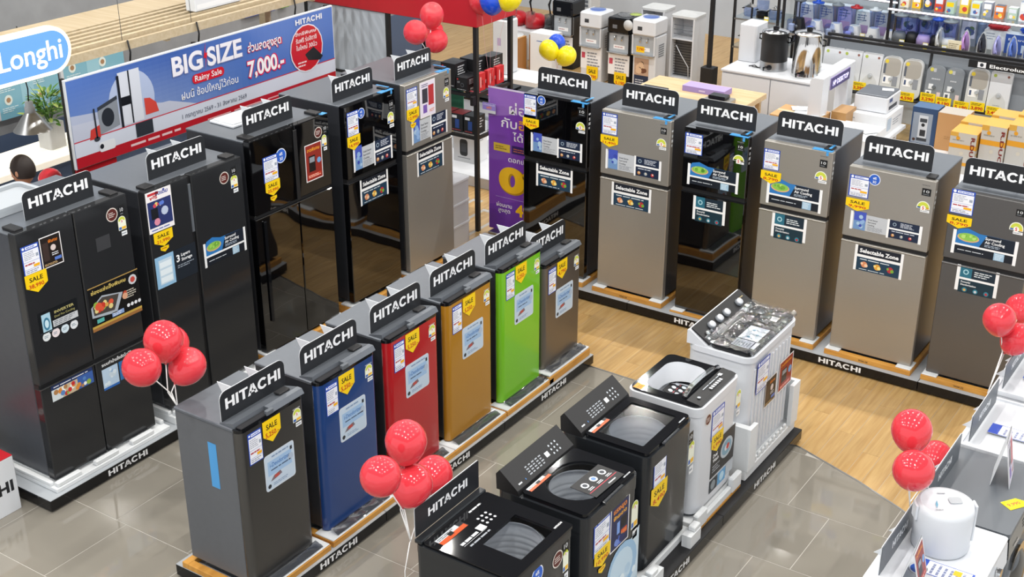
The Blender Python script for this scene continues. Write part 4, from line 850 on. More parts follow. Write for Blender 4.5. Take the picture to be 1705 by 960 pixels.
s = MB(); s.prism([(.012, h+.0142), (.11, h+.0142), (.11, h+.03), (.03, h+.02)], .03, W-.03, 'matte_black', axis='x'); s.build('control_panel', t)
P = PR('top', h+.031)
for i in range(6): P.rect(.24+.028*i, .04, .258+.028*i, .062, 'd0d4da'); 
P.greek(.2, .075, .5, .09, 1, 'aeb4bc'); P.rect(.43, .07, .46, .095, 'dde2e8'); P.disc(.10, .06, .012, 'aeb4bc', seg=8); P.build('control_print', t)
s = MB(); s.tube([(.05, .135, h+.034), (.16, .15, h+.045), (.3, .15, h+.05), (.44, .145, h+.045), (W-.05, .135, h+.034)], .018, 'crinkled_film', 7); s.build('lid_wrap', t)
P = PR('top', h+.0145); P.rect(.02, D-.09, .085, D-.03, 'e2983a'); P.greek(.03, D-.08, .07, D-.05, 2, '8a5a20', 2); P.build('orange_label', t)
stickers(t, 'X', WX, root, [('label', [(1186, 687), (1206, 672), (1203, 716), (1184.7, 728)]), ('sale', [(1184.7, 728), (1203.6, 716), (1192, 750)], '5,990'), ('drum', [(1185, 745), (1222, 705), (1218, 782), (1180, 822)]), ('round', badge(1179, 698, 4.5, 0, 0), 'brown'), ('five', [(1226, 652), (1230.5, 688)])], -.001)
s = MB(); s.prism(rrect(0, 0, .16, .13, .008, 3), 0, .003, 'matte_black'); c = s.build('offer_card', None, (-3.22, 6.76, .855), FX+.1); tag(c, 'small dark offer card with white symbols lying in the white open tub', 'card')
P = PR('top', .003)
for i in range(2):
    for j in range(3): P.disc(.04+.05*j, .04+.05*i, .016, 'dde6f0', seg=8); P.greek(.03+.05*j, .012+.05*i, .055+.05*j, .022+.05*i, 1, 'd86a70')
P.build('card_print', c); c.rotation_euler = (0, 0, FX)
s = MB(); s.tube([(-3.2, 6.80, .56), (-3.2, 6.80, .852)], .004, 'mid_grey', 5); o = s.build('card_stand', c); bpy.data.objects.remove(o)
c.location.z = .80; c.rotation_euler = (.25, 0, FX)
# W5 twin tub
y, W, D, zf, zbk, zb = 7.185, .755, .46, 1.0, 1.095, .18
root = (WX, y, zb); t = thing('washing_machine', 'white twin tub washing machine wrapped in clear film with four white knobs', 'washing machine', root, FX); h = zf-zb; hb = zbk-zb
s = MB(); s.prism(rrect(0, 0, W, D, .07, 6), 0, h-.05, 'white_plastic', smooth=True); s.build('body', t)
for i in range(11):
    s = MB(); s.prism([(.075+.058*i, -.006), (.087+.058*i, -.010), (.099+.058*i, -.006), (.099+.058*i, .0005), (.075+.058*i, .0005)], .04, h-.12, 'white_plastic'); s.build('front_rib', t)
s = MB(); s.prism(rrect(-.012, -.014, W+.012, D, .075, 6), h-.0495, h-.01, 'white_plastic', smooth=True); s.prism([(.30, h-.0099), (D, h-.0099), (D, hb-.012), (D-.02, hb-.008)], -.008, W+.008, 'white_plastic', axis='x'); s.build('top_frame', t)
s = MB(); s.prism(rrect(.01, .005, W-.01, .305, .05, 6), h-.0095, h+.012, 'gloss_black', smooth=True); s.build('black_deck', t)
s = MB(); s.prism([(.305, h+.002), (D-.02, hb-.006), (D-.022, hb+.004), (.30, h+.016)], .01, W-.01, 'matte_black', axis='x'); s.build('console', t)
fn = slope_fn(0, .302, h+.016, D-.022, hb+.004)
for i, u in enumerate((.17, .29, .40, .60)):
    a = Vector(fn(u, .085, .0)); b = Vector(fn(u, .085, .014)); c2 = Vector(fn(u, .085, .032))
    s = MB(); s.tube([a, b], .030, 'mid_grey', 14); k = s.build('knob_base', t)
    s = MB(); s.tube([b, c2], .024, 'white_plastic', 14); s.build('knob', k)
s = MB(); s.tube([fn(.07, .06, 0), fn(.07, .06, .025)], .017, 'chrome', 12); s.build('dial', t)
s = MB(); s.tube([fn(.12, .055, 0), fn(.12, .055, .02)], .012, 'mid_grey', 12); s.build('dial', t)
P = PR(fn, 0, .001); P.greek(.63, .10, .72, .115, 1, 'b0a070'); P.greek(.1, .02, .7, .03, 1, '8a9098'); P.build('control_print', t)
P = PR('top', h+.0135, .001); P.rect(.09, .06, .20, .19, 'c9ced4'); P.rect(.21, .05, .42, .19, 'd5e0e6'); P.greek(.1, .07, .19, .18, 6, '7d848c', 2)
for q in ((.25, .13), (.3, .09), (.36, .14)): P.disc(*q, .014, '4b88a0', 2, seg=8)
P.rect(.10, .025, .2, .052, 'e8eaec'); P.rect(.56, .07, .63, .12, 'e2e3e4'); P.build('manual_sheet', t)
vs = []; fs = []; nx, ny = 44, 24
for i in range(nx+1):
    for j in range(ny+1):
        u, v = i/nx, j/ny; y_ = -.006+.35*v; base = h+.018 if y_ < .29 else h+.02+(y_-.29)*.5
        vs.append((-.0+W*u, y_, base+.022*abs(noise.noise(Vector((u*11, v*8, 3.1))))+.012*abs(noise.noise(Vector((u*25, v*19, 1.7))))+(.006 if 0 < j < ny else -.012)))
for i in range(nx):
    for j in range(ny): a = i*(ny+1)+j; fs.append((a, a+ny+1, a+ny+2, a+1))
s = MB(); s.add(vs, fs, 'crinkled_film', True); s.build('film_wrap', t)
stickers(t, 'X', WX, root, [('label', [(1259, 605.5), (1277, 592), (1275, 637.5), (1257.6, 646)]), ('poster', [(1295.5, 608), (1317, 583.6), (1314.5, 626), (1294, 652)], 'red'), ('poster', [(1273, 634), (1290, 622), (1287, 661), (1269, 672)], 'dark')], -.012)
# tall foam guard of the twin tub
t = thing('packing_foam', 'tall white foam corner guards holding the twin tub washing machine', 'packing foam', (WX+.05, 7.14, .0975), FX)
s = MB(); s.box(0, 0, 0, .845, .53, .075, 'foam', ch=.006); s.build('foam_slab', t)
for a, nm in ((0, 1), (.725, 0)):
    s = MB(); s.prism([(a, -.012), (a+.12, -.012), (a+.12, .018), (a+.05 if nm else a+.12, .018), (a+.05, .14) if nm else (a+.12, .018), (a, .14)][:6] if nm else [(a, -.012), (a+.12, -.012), (a+.12, .14), (a+.085, .14), (a+.085, .018), (a, .018)], .0755, .40, 'foam'); s.build('foam_post', t)
for i in range(9):
    s = MB(); s.box(.15+.062*i, .0, .0755, .19+.062*i, .02, .12, 'foam', ch=.008); s.build('foam_block', t)
for y, w, z1, nm in ((4.35, .66, .149, 'washing machine at the bottom of the photo'), (5.06, .66, .149, 'round window washing machine'), (5.75, .64, .149, 'square window washing machine')):
    t = thing('packing_foam', 'white foam corner base under the black '+nm, 'packing foam', (WX+.055, y, .0975), FX)
    s = MB(); s.box(0, .05, 0, w, .62, .05, 'foam', ch=.003); s.build('foam_slab', t)
    for a in (0, w-.14): s = MB(); s.prism([(a, -.035), (a+.14, -.035), (a+.14, .028), (a, .028)], 0, .085, 'foam'); s.box(a+(.0 if a < .1 else .06), -.03, .0855, a+(.08 if a < .1 else .14), .02, .12, 'foam', ch=.006); s.build('foam_corner', t)
t = thing('packing_foam', 'white foam base with a gold wooden board under the white open washing machine', 'packing foam', (WX+.05, 6.41, .0975), FX)
s = MB(); s.box(0, 0, 0, .66, .58, .02, 'base_wood', ch=.002); s.build('wood_board', t)
s = MB(); s.box(.005, .035, .0205, .655, .56, .06, 'foam', ch=.004); s.build('foam_slab', t)
for a in (0.003, .517): s = MB(); s.box(a, -.005, .0205, a+.14, .034, .13, 'foam', ch=.008); s.build('foam_corner', t)
s = MB(); s.box(.1435, .002, .0205, .516, .034, .075, 'foam', ch=.006); s.build('foam_rail', t)

# ================================================================== FRONT LOADERS AT THE LOWER RIGHT
def front_loader(y0, y1, zt, label, m, panel, knobs=True, rim=True):
    root = (-1.0, y0, .1); W = y1-y0; H = zt-.1; D = .50
    t = thing('front_loader', label, 'washing machine', root, FX)
    s = MB(); s.box(.004, .03, 0, W-.004, D, H-.03, m, ch=.01); s.build('body', t)
    s = MB(); s.prism(rrect(0, 0, W, D+.01, .02, 4), H-.0295, H-(.012 if rim else 0), m, smooth=True)
    if rim: s.ring(rrect(0, 0, W, D+.01, .02, 4), rrect(.02, .03, W-.02, D-.02, .02, 4), H-.0118, H, m)
    s.build('top_panel', t)
    s = MB(); s.prism([(.029, H-.16), (.029, H-.031), (0, H-.031), (-.012, H-.15)], .004, W-.004, panel, axis='x'); s.build('control_panel', t)
    s = MB(); s.prism(circ(W/2, H*.47, .20, 28), -.002, .029, 'chrome', axis='y'); s.build('door_ring', t)
    s = MB(); s.lathe([(.001, .04), (.08, .036), (.13, .018), (.155, 0)], 'black_glass', (0, 0, 0), 24); g = s.build('door_glass', t); g.rotation_euler = (PI/2, 0, 0); g.location = (W/2, -.0022, H*.47)
    s = MB(); s.prism(circ(W*.72, H-.09, .03, 18), -.03, -.008, 'chrome', axis='y'); s.build('dial', t)
    P = PR('front', -.0125); P.hit(W*.2, H-.12, .09, .013, 'e6e8ea'); P.greek(W*.4, H-.12, W*.6, H-.07, 3, 'b8bcc2'); P.build('panel_print', t)
    return t
front_loader(5.35, 6.10, 1.0, 'white front loading machine at the lower right corner with a white canister on top', 'white_plastic', 'white_plastic', rim=False)
front_loader(6.125, 6.86, .995, 'dark grey front loading machine between the white ones at the right edge', 'mid_grey', 'black_glass', rim=False)
front_loader(6.885, 7.56, 1.0, 'white front loading machine behind the dark grey one, with a price sheet on top', 'white_plastic', 'white_plastic')
front_loader(7.585, 8.30, 1.03, 'white front loading machine farthest back, beside the balloons at the right edge', 'white_plastic', 'white_plastic')
plinth('X', 5.2, 8.35, -.97, .56, 'black plinth under the front loading machines at the right edge', [6.0])
for y, z, w, nm in ((5.42, 1.002, .56, 'white machine at the lower right'), (6.16, .997, .56, 'dark grey front loading machine'), (6.93, 1.002, .55, 'white machine behind the dark grey one'), (7.62, 1.032, .55, 'farthest white front loading machine')):
    header_sign(-1.445, y, z, FX, 'grey sign with thin white capitals on the '+nm, w, .165, board='mid_grey', r=.006, tl=.42, th=.045, ry=.5)
# canister
t = thing('canister', 'white round canister with a grey button on its lid', 'appliance', (-1.28, 5.84, 1.001), .588)
s = MB(); s.lathe([(.0, 0), (.135, 0), (.143, .012), (.145, .225), (.138, .255), (.125, .26)], 'white_plastic', seg=36); s.build('body', t)
s = MB(); s.lathe([(.125, .2595), (.118, .252), (.02, .248), (.0, .248)], 'white_plastic', seg=36); s.build('lid', t)
s = MB(); s.prism(rrect(.02, -.01, .085, .045, .014), .2485, .256, 'light_grey', smooth=True); s.build('button', t)
s = MB(); s.prism([(-.155, -.03), (-.143, -.03), (-.143, .03), (-.155, .03)], .17, .25, 'white_plastic'); s.box(.143, -.03, .04, .157, .03, .25, 'white_plastic', ch=.004); s.build('side_bracket', t)
P = PR('top', .2535, .001); P.poly([(-.06, -.05), (-.045, -.02), (-.04, .02), (-.055, -.01)], '5d9cb8'); P.greek(-.07, -.07, -.02, -.055, 1, 'a0a4a8'); P.rect(-.02, .08, .02, .09, 'b0b4b8'); P.build('lid_print', t)
def flat_sheet(x, y, z, w, d, label, draw, cat='label', rz=FX, name='price_sheet'):
    s = MB(); s.box(0, 0, 0, w, d, .002, 'white_board'); o = s.build(name, None, (x, y, z), rz); tag(o, label, cat); P = PR('top', .002); draw(P, w, d); P.build('sheet_print', o); return o
def d_label(P, w, d):
    P.rect(0, 0, w, d, '2d50b4'); P.rect(w*.04, d*.04, w*.96, d*.80, 'eceef6', 2); P.greek(w*.1, d*.1, w*.9, d*.74, 6, '8088a8', 3); P.rect(w*.5, d*.2, w*.85, d*.34, 'f2b21c', 4)
def d_badge(P, w, d): P.disc(w/2, d/2, w*.48, 'e8ecf6', ry=d*.48); P.disc(w/2, d/2, w*.42, '2b5fc2', 2, ry=d*.42); P.text('ฟรี 3ปี', w/2, d*.36, d*.24, 'f4f6fb', w*.6, layer=3)
def d_tag(P, w, d): P.rect(0, 0, w, d, 'f4cd13'); P.text('7,990', w/2, d*.3, d*.35, 'c02a1c', w*.8, .02, layer=2)
# label sheets run across the tops (long side along x)
flat_sheet(-1.10, 7.10, 1.0005, .12, .29, 'price sheet with a blue border lying on the white machine behind the dark grey one', d_label).rotation_euler = (0, 0, FX)
flat_sheet(-1.08, 7.83, 1.0305, .12, .30, 'price sheet with a blue border on the farthest white front loading machine', d_label)
flat_sheet(-1.05, 5.56, 1.001, .12, .28, 'price sheet lying beside the canister at the bottom right', d_label)
flat_sheet(-1.02, 7.36, 1.0005, .13, .16, 'light blue leaflet on the white machine at the right edge', lambda P, w, d: (P.rect(0, 0, w, d, '8fb6de'), P.text('อินเวอร์เตอร์', w/2, d*.45, d*.2, '2c56a8', w*.8, .02, layer=2), P.greek(w*.1, d*.1, w*.9, d*.35, 2, 'e4eef8', 2)), 'leaflet', name='leaflet')
for (x, y, z, nm) in ((-1.29, 6.20, .996, 'dark grey front loading machine'), (-1.30, 5.58, 1.001, 'white machine in front of the canister')):
    s = MB(); s.lathe([(0, 0), (.05, 0), (.05, .002), (0, .002)], 'white_board', seg=20); o = s.build('round_badge', None, (x, y, z), FX); tag(o, 'round blue and white badge lying on the '+nm, 'badge'); P = PR(lambda u, v, d: (u-.05, v-.05, .002+d)); d_badge(P, .1, .1); P.build('badge_print', o)
for (x, y, z, nm) in ((-1.06, 6.36, .996, 'dark grey front loading machine'), (-.99, 7.32, 1.001, 'white machine behind the tent card')):
    s = MB(); s.prism([(0, 0), (.1, 0), (.13, .04), (.1, .08), (0, .08)], 0, .002, 'balloon_yellow'); o = s.build('price_tag', None, (x, y, z), FX-.6); tag(o, 'yellow price tag lying on the '+nm, 'price tag'); P = PR('top', .002); P.text('9,990', .055, .027, .026, 'c02a1c', .08, .02); P.build('tag_print', o)
# tent card
def tent(x, y, z, rz, w, h, label, style):
    t = thing('tent_card', label, 'card', (x, y, z), rz); s = MB(); s.prism([(0, 0), (.003, 0), (.053, h), (.05, h)], 0, w, 'white_board', axis='x'); s.build('front_panel', t)
    s = MB(); s.prism([(.10, 0), (.103, 0), (.0535, h), (.0505, h)], 0, w, 'white_board', axis='x'); s.build('back_panel', t)
    P = PR(lambda u, v, d: (u, v*.05/h-d, v)); st_poster(P, (.004, .004, w-.004, h-.004), style); P.build('card_print', t); return t
tent(-1.12, 6.56, .996, FX+.15, .21, .275, 'white folded tent card with a reddish print on the dark grey machine', 'mixed')
tent(-1.24, 5.40, 1.001, FX+.1, .18, .20, 'folded card with a pink print at the bottom edge of the photo', 'red')

# ================================================================== BALLOONS
def bunch(pix, face, val, foot, label, cols=None, sticks=True, r=.105):
    """balloons centred on real points; their sticks meet at the foot"""
    pts = [(onX(a, b, val+(-.05, .05, 0)[i]) if face == 'X' else onY(a, b, val+(-.03, .06, 0)[i]), k) for i, (a, b, k) in enumerate(pix)]
    out = []; cen = sum((p for p, k in pts), Vector())/len(pts); low = min(p.z for p, k in pts); F0 = Vector(foot); jt = cen.lerp(F0, .5) if len(pts) == 1 else Vector((cen.x, cen.y, low-r*.95)); jt = jt if jt.z > F0.z+.02 or not sticks else F0+Vector((0, 0, .03))
    for i, (p, k) in enumerate(pts):
        col = (cols or ['red']*9)[i]; rr = r*k
        t = thing('balloon', label[i], 'balloon', (0, 0, 0), 0)
        s = MB(); f = Vector(foot); d = (p-jt).normalized()
        prof = []
        for j in range(15):
            a = PI*j/14; z = -math.cos(a); q = math.sin(a)
            prof.append((max(q*rr*(1-.10*max(0, -z)), .0005), z*rr*(1.06 if z > 0 else 1.16)))
        s.lathe(prof, 'balloon_'+col, (0, 0, 0), 28); s.lathe([(.006, -rr*1.14), (.003, -rr*1.17), (.009, -rr*1.22), (.0005, -rr*1.21)], 'balloon_'+col, (0, 0, 0), 8)
        t.location = p; t.rotation_mode = 'QUATERNION'; q = Vector((0, 0, 1)).rotation_difference(d if d.z > .25 else Vector((d.x, d.y, .25)).normalized()); t.rotation_quaternion = q
        s.build('bladder', t)
        loc = q.to_matrix().inverted() @ (f-p); jl = q.to_matrix().inverted() @ (jt+Vector((.008*i-.008, .006*i, 0))-p)
        m = 'ribbon' if sticks else ('pink_plastic')
        s = MB(); a0 = Vector((0, 0, -rr*1.2)); s.tube([a0, a0*.5+jl*.5, jl, jl*.5+loc*.5, loc], .0035 if sticks else .0012, m, 5); s.build('stick' if sticks else 'string', t)
        out.append(t)
    return out
bunch([(272, 567, 1.05), (236, 612, 1.0), (312, 609, 1.0)], 'X', -5.33, (-5.29, 4.44, 1.207), ['uppermost red balloon of the bunch left of the dark grey small refrigerator', 'left red balloon of the bunch beside the leftmost refrigerator', 'right red balloon of the bunch left of the dark grey small refrigerator'], r=.108)
o = bunch([(286, 572, .95)], 'X', -5.42, (-5.29, 4.445, 1.207), ['red balloon half hidden behind the uppermost one left of the dark grey small refrigerator'], r=.108)
bunch([(676, 735, 1.0), (634, 793, .95), (686, 807, .98)], 'X', -3.58, (-3.545, 4.375, .99), ['uppermost red balloon of the bunch before the red small refrigerator', 'left red balloon of the bunch before the blue small refrigerator', 'front lower red balloon of the bunch behind the nearest washing machine'], r=.108)
bunch([(722, 790, .98)], 'X', -3.70, (-3.545, 4.37, .99), ['right red balloon of the bunch beside the header sign of the nearest washing machine'], r=.108)
bunch([(1518, 716, 1.0), (1521, 783, 1.0)], 'X', -1.50, (-1.52, 6.12, .97), ['uppermost red balloon of the bunch over the canister', 'lower left red balloon of the bunch over the canister'], r=.105)
bunch([(1557, 763, 1.0)], 'X', -1.60, (-1.52, 6.13, .97), ['right red balloon of the bunch over the dark grey front loading machine'], r=.108)
bunch([(1664, 532, .95), (1693, 564, .93)], 'X', -1.50, (-1.52, 7.57, 1.0), ['left red balloon of the bunch at the right edge', 'lower red balloon of the bunch at the right edge'], r=.105)
bunch([(1699, 514, .98)], 'X', -1.60, (-1.52, 7.58, 1.0), ['upper red balloon cut by the right edge of the photo'], r=.108)
bunch([(719, 25, 1.0), (692, 54, .98), (727, 68, .93)], 'X', -6.96, (-6.98, 9.05, 1.94), ['uppermost red balloon over the steel refrigerator of the left row', 'left red balloon over the steel refrigerator of the left row', 'lower right red balloon over the steel refrigerator of the left row'], r=.108)
bunch([(722, 52, .85)], 'X', -7.08, (-6.98, 9.06, 1.94), ['red balloon hidden behind the three over the steel refrigerator'], r=.105)
bunch([(914, 83, .95), (943, 93, .95)], 'Y', 11.0, (-6.80, 11.0, .0), ['left yellow balloon in front of the water dispensers', 'right yellow balloon in front of the water dispensers'], ['yellow']*2, False, .105)
bunch([(927, 72, .85)], 'Y', 11.1, (-6.80, 11.03, .0), ['blue balloon behind the two yellow ones'], ['blue'], False, .105)
bunch([(820, 1, 1.0)], 'Y', 9.9, (-6.93, 10.0, 1.5), ['blue balloon beside the red rack header'], ['blue'], False, .12)
bunch([(848, -5, 1.0)], 'Y', 9.95, (-6.93, 10.0, 1.5), ['yellow balloon at the top edge beside the blue one'], ['yellow'], False, .12)
bunch([(800, 2, .9)], 'Y', 10.0, (-6.93, 10.01, 1.5), ['red balloon in front of the red rack header'], ['red'], False, .12)

s = MB(); s.tube([(-3.55, 4.372, .985), (-3.58, 4.36, .8), (-3.56, 4.33, .45), (-3.60, 4.35, .1)], .003, 'ribbon', 5); o = s.build('balloon_string'); tag(o, 'loose white string hanging down beside the nearest washing machine', 'string')
# ================================================================== RED AND WHITE CUBE
s = MB(); s.box(0, 0, 0, .62, .62, .405, 'white_board', ch=.003); o = s.build('display_cube', None, (-6.81, 3.70, 0), FX); tag(o, 'white cube with a red top at the left edge of the floor', 'display box')
s = MB(); s.box(.0, .0, .4052, .62, .62, .412, 'red_paint', ch=.002); s.build('red_top', o)
P = PR('front', 0); P.hit(.34, .20, .50, .085, '1c1e22'); P.build('lettering', o)
P = PR('top', .4121); P.hit(.34, .30, .46, .08, 'f2f2f2'); P.build('lettering', o)

# ================================================================== BIG SIZE BANNER
BX = -8.2
t = thing('banner', 'long blue sale banner reading BIG SIZE on a red frame behind the left row', 'banner', (BX, 6.19, 0), FX); W, z0, z1 = 3.08, 1.54, 2.255
s = MB(); s.box(0, .004, z0, W, .03, z1, 'white_board', ch=.002); s.build('board', t)
P = PR('front', .004, .0008, 'gloss_print'); H = z1-z0
def mixc_(a, b, t): return tuple(x+(y-x)*t for x, y in zip(a, b))
def mixc(a, b, t): return tuple(x+(y-x)*t for x, y in zip(lin(a), lin(b)))
P.rect(.01, z0+.005, W-.01, z1-.012, '5a7cc0', 1)
for i in range(40):
    u = i/39; c1 = mixc('3f5fa8', '5a7cc4', min(1, abs(u-.35)*2.2)); c2 = mixc('8ba0cc', '4f73bb', min(1, abs(u-.22)*2.4))
    for j in range(14): P.rect(.012+i*(W-.024)/40, z0+H*(.26+.053*j), .012+(i+1)*(W-.024)/40, min(z1-.012, z0+H*(.26+.053*(j+1))), mixc_(c2, c1, j/13), 2)
P.poly([(.01, z0+H*.60), (.3, z0+H*.56), (.6, z0+H*.55), (1.0, z0+H*.42), (1.35, z0+H*.26), (.01, z0+H*.26)], 'b3bbd2', 3)
for k_ in range(7): P.disc(.93, z0+H*.80, .36-.03*k_, mixc('6f8cc8', 'a9bade', k_/6), 3+.1*k_, ry=H*(.36-.04*k_), seg=28) if False else None
P.disc(.62, z0+H*.58, .235, 'b4c1de', 4, ry=H*.34, seg=28); P.poly([(.01, z0+H*.5), (1.0, z0+H*.44), (1.4, z0+H*.26), (.01, z0+H*.26)], 'c0c5d6', 5)
P.rect(.01, z0+.005, W-.01, z0+H*.30, 'd2d8e6', 5.5); P.rect(.01, z0+H*.295, W-.01, z0+H*.308, 'c23a48', 6); P.rect(.01, z0+.005, W-.01, z0+H*.13, 'b5222e', 6)
P.greek(.55, z0+H*.04, 1.3, z0+H*.10, 1, 'e8c8cc', 7); P.greek(1.4, z0+H*.05, 2.6, z0+H*.085, 1, 'e0a8ac', 7)
# picture of appliances
P.poly([(.27, 1.76), (.47, 1.79), (.47, 2.03), (.27, 1.98)], '8a9099', 7); P.disc(.36, 1.88, .062, '2c3038', 8, ry=.075); P.poly([(.27, 1.95), (.47, 2.0), (.47, 2.03), (.27, 1.98)], '3a3f48', 8)
P.rect(.50, 1.77, .72, 2.20, 'd8dce6', 7); P.rect(.485, 1.76, .51, 2.18, '23262d', 8); P.rect(.60, 1.77, .615, 2.20, '23262d', 8); P.rect(.51, 1.93, .60, 2.0, '1c1e24', 9)
P.poly([(.74, 1.80), (.88, 1.80), (.86, 1.88), (.80, 1.93), (.74, 1.94)], 'd04a40', 7); P.poly([(.16, 1.74), (.27, 1.74), (.27, 1.84), (.18, 1.82)], 'c8403a', 7)
P.rect(.225, 1.74, .24, 1.98, '2b2e36', 9); P.disc(.23, 1.735, .03, '3a3e46', 9, ry=.02)
P.rect(.62, 1.64, .80, 1.755, '33373f', 9); P.poly(rrect(.24, 1.62, .40, 1.70, .02, 3), 'e2e5ea', 9); P.disc(.265, 1.665, .02, '25282f', 10)
zz = lambda z: z
P.text('BIG', 1.235, 2.045, .155, 'f1eef5', .34, .03, layer=9); P.text('SIZE', 1.665, 2.045, .155, 'f1eef5', .41, .03, layer=9)
P.text('BIG', 1.239, 2.041, .155, '7f88b8', .35, .045, layer=8); P.text('SIZE', 1.669, 2.041, .155, '7f88b8', .42, .045, layer=8)
P.poly([(1.42, 2.12), (1.445, 2.12), (1.425, 2.02), (1.465, 2.16), (1.44, 2.16), (1.455, 2.25)], 'd82838', 11)
P.poly(rrect(1.27, 1.925, 1.64, 2.005, .038, 4), 'd02636', 9); P.text('Rainy Sale', 1.455, 1.945, .05, 'f6f2f4', .31, .01, layer=10)
P.text('ฝนนี้ ช้อปใหญ่ไว้ก่อน', 1.465, 1.825, .06, 'f4f4f8', .66, .008, layer=9); P.text('1 กรกฎาคม 2569 - 31 สิงหาคม 2569', 1.50, 1.665, .04, '5a6070', .76, layer=9)
P.text('ส่วนลดสูงสุด', 2.15, 2.055, .07, 'f6f2f6', .42, .02, layer=10); P.text('ส่วนลดสูงสุด', 2.155, 2.05, .07, 'c82c4c', .44, .05, layer=9)
P.text('7,000.-', 2.15, 1.84, .135, 'f8f6f8', .46, .03, layer=10); P.text('7,000.-', 2.156, 1.835, .14, 'd8285a', .485, .07, layer=9)
P.disc(2.69, 1.935, .222, 'e8e4ee', 9); P.disc(2.69, 1.935, .21, 'c5232f', 10)
for i, (q, hh) in enumerate((('สิทธิ์พิเศษ', .03), ('รับฟรี ร่มฮิตาชิ', .04), ('ใบใหญ่ 30นิ้ว', .04))): P.text(q, 2.69, 2.065-.065*i, hh, 'f6eef0', .28, .01, layer=11)
P.poly([(2.66, 1.88), (2.78, 1.93), (2.90, 1.82), (2.86, 1.79), (2.70, 1.82)], '2a2c30', 12); P.greek(2.56, 1.77, 2.70, 1.83, 2, 'f0d8dc', 11)
P.hit(2.74, 2.19, .36, .05, 'eef0f6', 9)
P.build('banner_print', t)
s = MB(); s.box(.02, .035, 1.40, .42, .05, z0-.003, 'red_paint'); s.build('red_panel', t); s = MB(); s.box(W-.42, .035, 1.36, W-.02, .05, z0-.003, 'red_paint'); s.build('red_panel', t)
for a in (.03, W*.45, W-.03): s = MB(); s.box(a-.015, .0505, 0, a+.015, .08, z1, 'matte_black'); s.build('post', t)

# ================================================================== KIOSK AT THE UPPER LEFT
t = thing('canopy', 'pale slatted wooden canopy over the lit counter at the upper left', 'canopy', (-8.35, 3.0, 2.31), FX)
s = MB(); s.box(0, 0, 0, 6.7, .035, .07, 'slat_wood'); s.build('fascia', t)
for i in range(5):
    s = MB(); s.box(0, .10+i*.10, .03, 6.7, .135+i*.10, .09, 'slat_wood', ch=.003); s.build('slat', t)
s = MB(); s.box(0, .60, .02, 6.7, 1.05, .085, 'slat_wood', ch=.003); s.build('panel', t)
for a in (.8, 2.6, 4.4, 6.2):
    s = MB(); s.box(a, .036, -.03, a+.04, 1.04, .018, 'slat_wood'); s.build('cross_beam', t)
for a in (3.95, 4.7, 5.9):
    s = MB(); s.tube([(a, .05, .071), (a, .06, 2.0)], .003, 'mid_grey', 4); s.tube([(a, -.012, .08), (a+.01, -.02, -.02), (a, -.015, -.09)], .008, 'cable_black', 5); s.build('hanging_wire', t)
for a in (1.0, 6.5):
    s = MB(); s.box(a, .95, -2.31, a+.08, 1.03, .018, 'slat_wood'); s.build('post', t)
# name sign
t = thing('shop_sign', 'lit blue oval sign with cream letters on the slatted canopy', 'sign', (-8.28, 5.28, 2.30), FX)
def capsule(a, b, c, d, seg=10): return rrect(a, b, c, d, (d-b)/2-.0005, seg)
s = MB(); s.prism(capsule(0, 0, 1.08, .36), 0, .06, 'lit_sign_white', axis='y'); s.build('light_box', t)
s = MB(); s.prism(capsule(.03, .03, 1.05, .33), -.004, -.001, 'lit_sign_blue', axis='y'); s.build('blue_face', t)
vs_, fs_, x0_, x1_ = font_mesh("De'Longhi", .012, 6); k = .87/(x1_-x0_); s = MB(); s.add([(.12+(a-x0_)*k, -.008, .115+b*.215) for a, b in vs_], fs_, 'lit_sign_white'); s.build('lettering', t)
# pendant
lp = onX(52, 197, -9.5); t = thing('pendant_lamp', 'silver industrial pendant lamp hanging over the lit counter', 'lamp', (lp.x, lp.y, lp.z-.10))
s = MB(); s.lathe([(.0, .0), (.02, .005), (.0, .02)], 'lit_white', (0, 0, .03), 10); s.build('bulb', t)
s = MB(); s.lathe([(.165, .0), (.162, .004), (.135, .035), (.09, .10), (.05, .15), (.045, .155)], 'aluminium', seg=28); s.lathe([(.16, .001), (.13, .034), (.086, .098), (.047, .149)], 'off_white', seg=28); s.build('lamp_shade', t)
s = MB(); s.lathe([(.045, .1555), (.045, .20), (.034, .205), (.034, .25), (.0, .252)], 'light_grey', seg=16); s.build('socket', t)
s = MB(); s.tube([(0, 0, .25), (.01, .005, .36), (-.006, -.003, .5), (0, 0, 2.38-lp.z+.1)], .006, 'cable_black', 5); s.build('cord', t)
# counter
t = thing('counter', 'long counter with a brightly lit cream top and dark blue front behind the banner', 'counter', (-9.66, 4.6, 0), FX)
s = MB(); s.box(0, .03, 0, 5.0, .52, 1.04, 'navy_panel'); s.build('cabinet', t); s = MB(); s.box(-.02, 0, 1.0405, 5.02, .54, 1.10, 'lit_white', ch=.004); s.build('worktop', t)  # worktop material glows by itself, standing in for the light falling on it
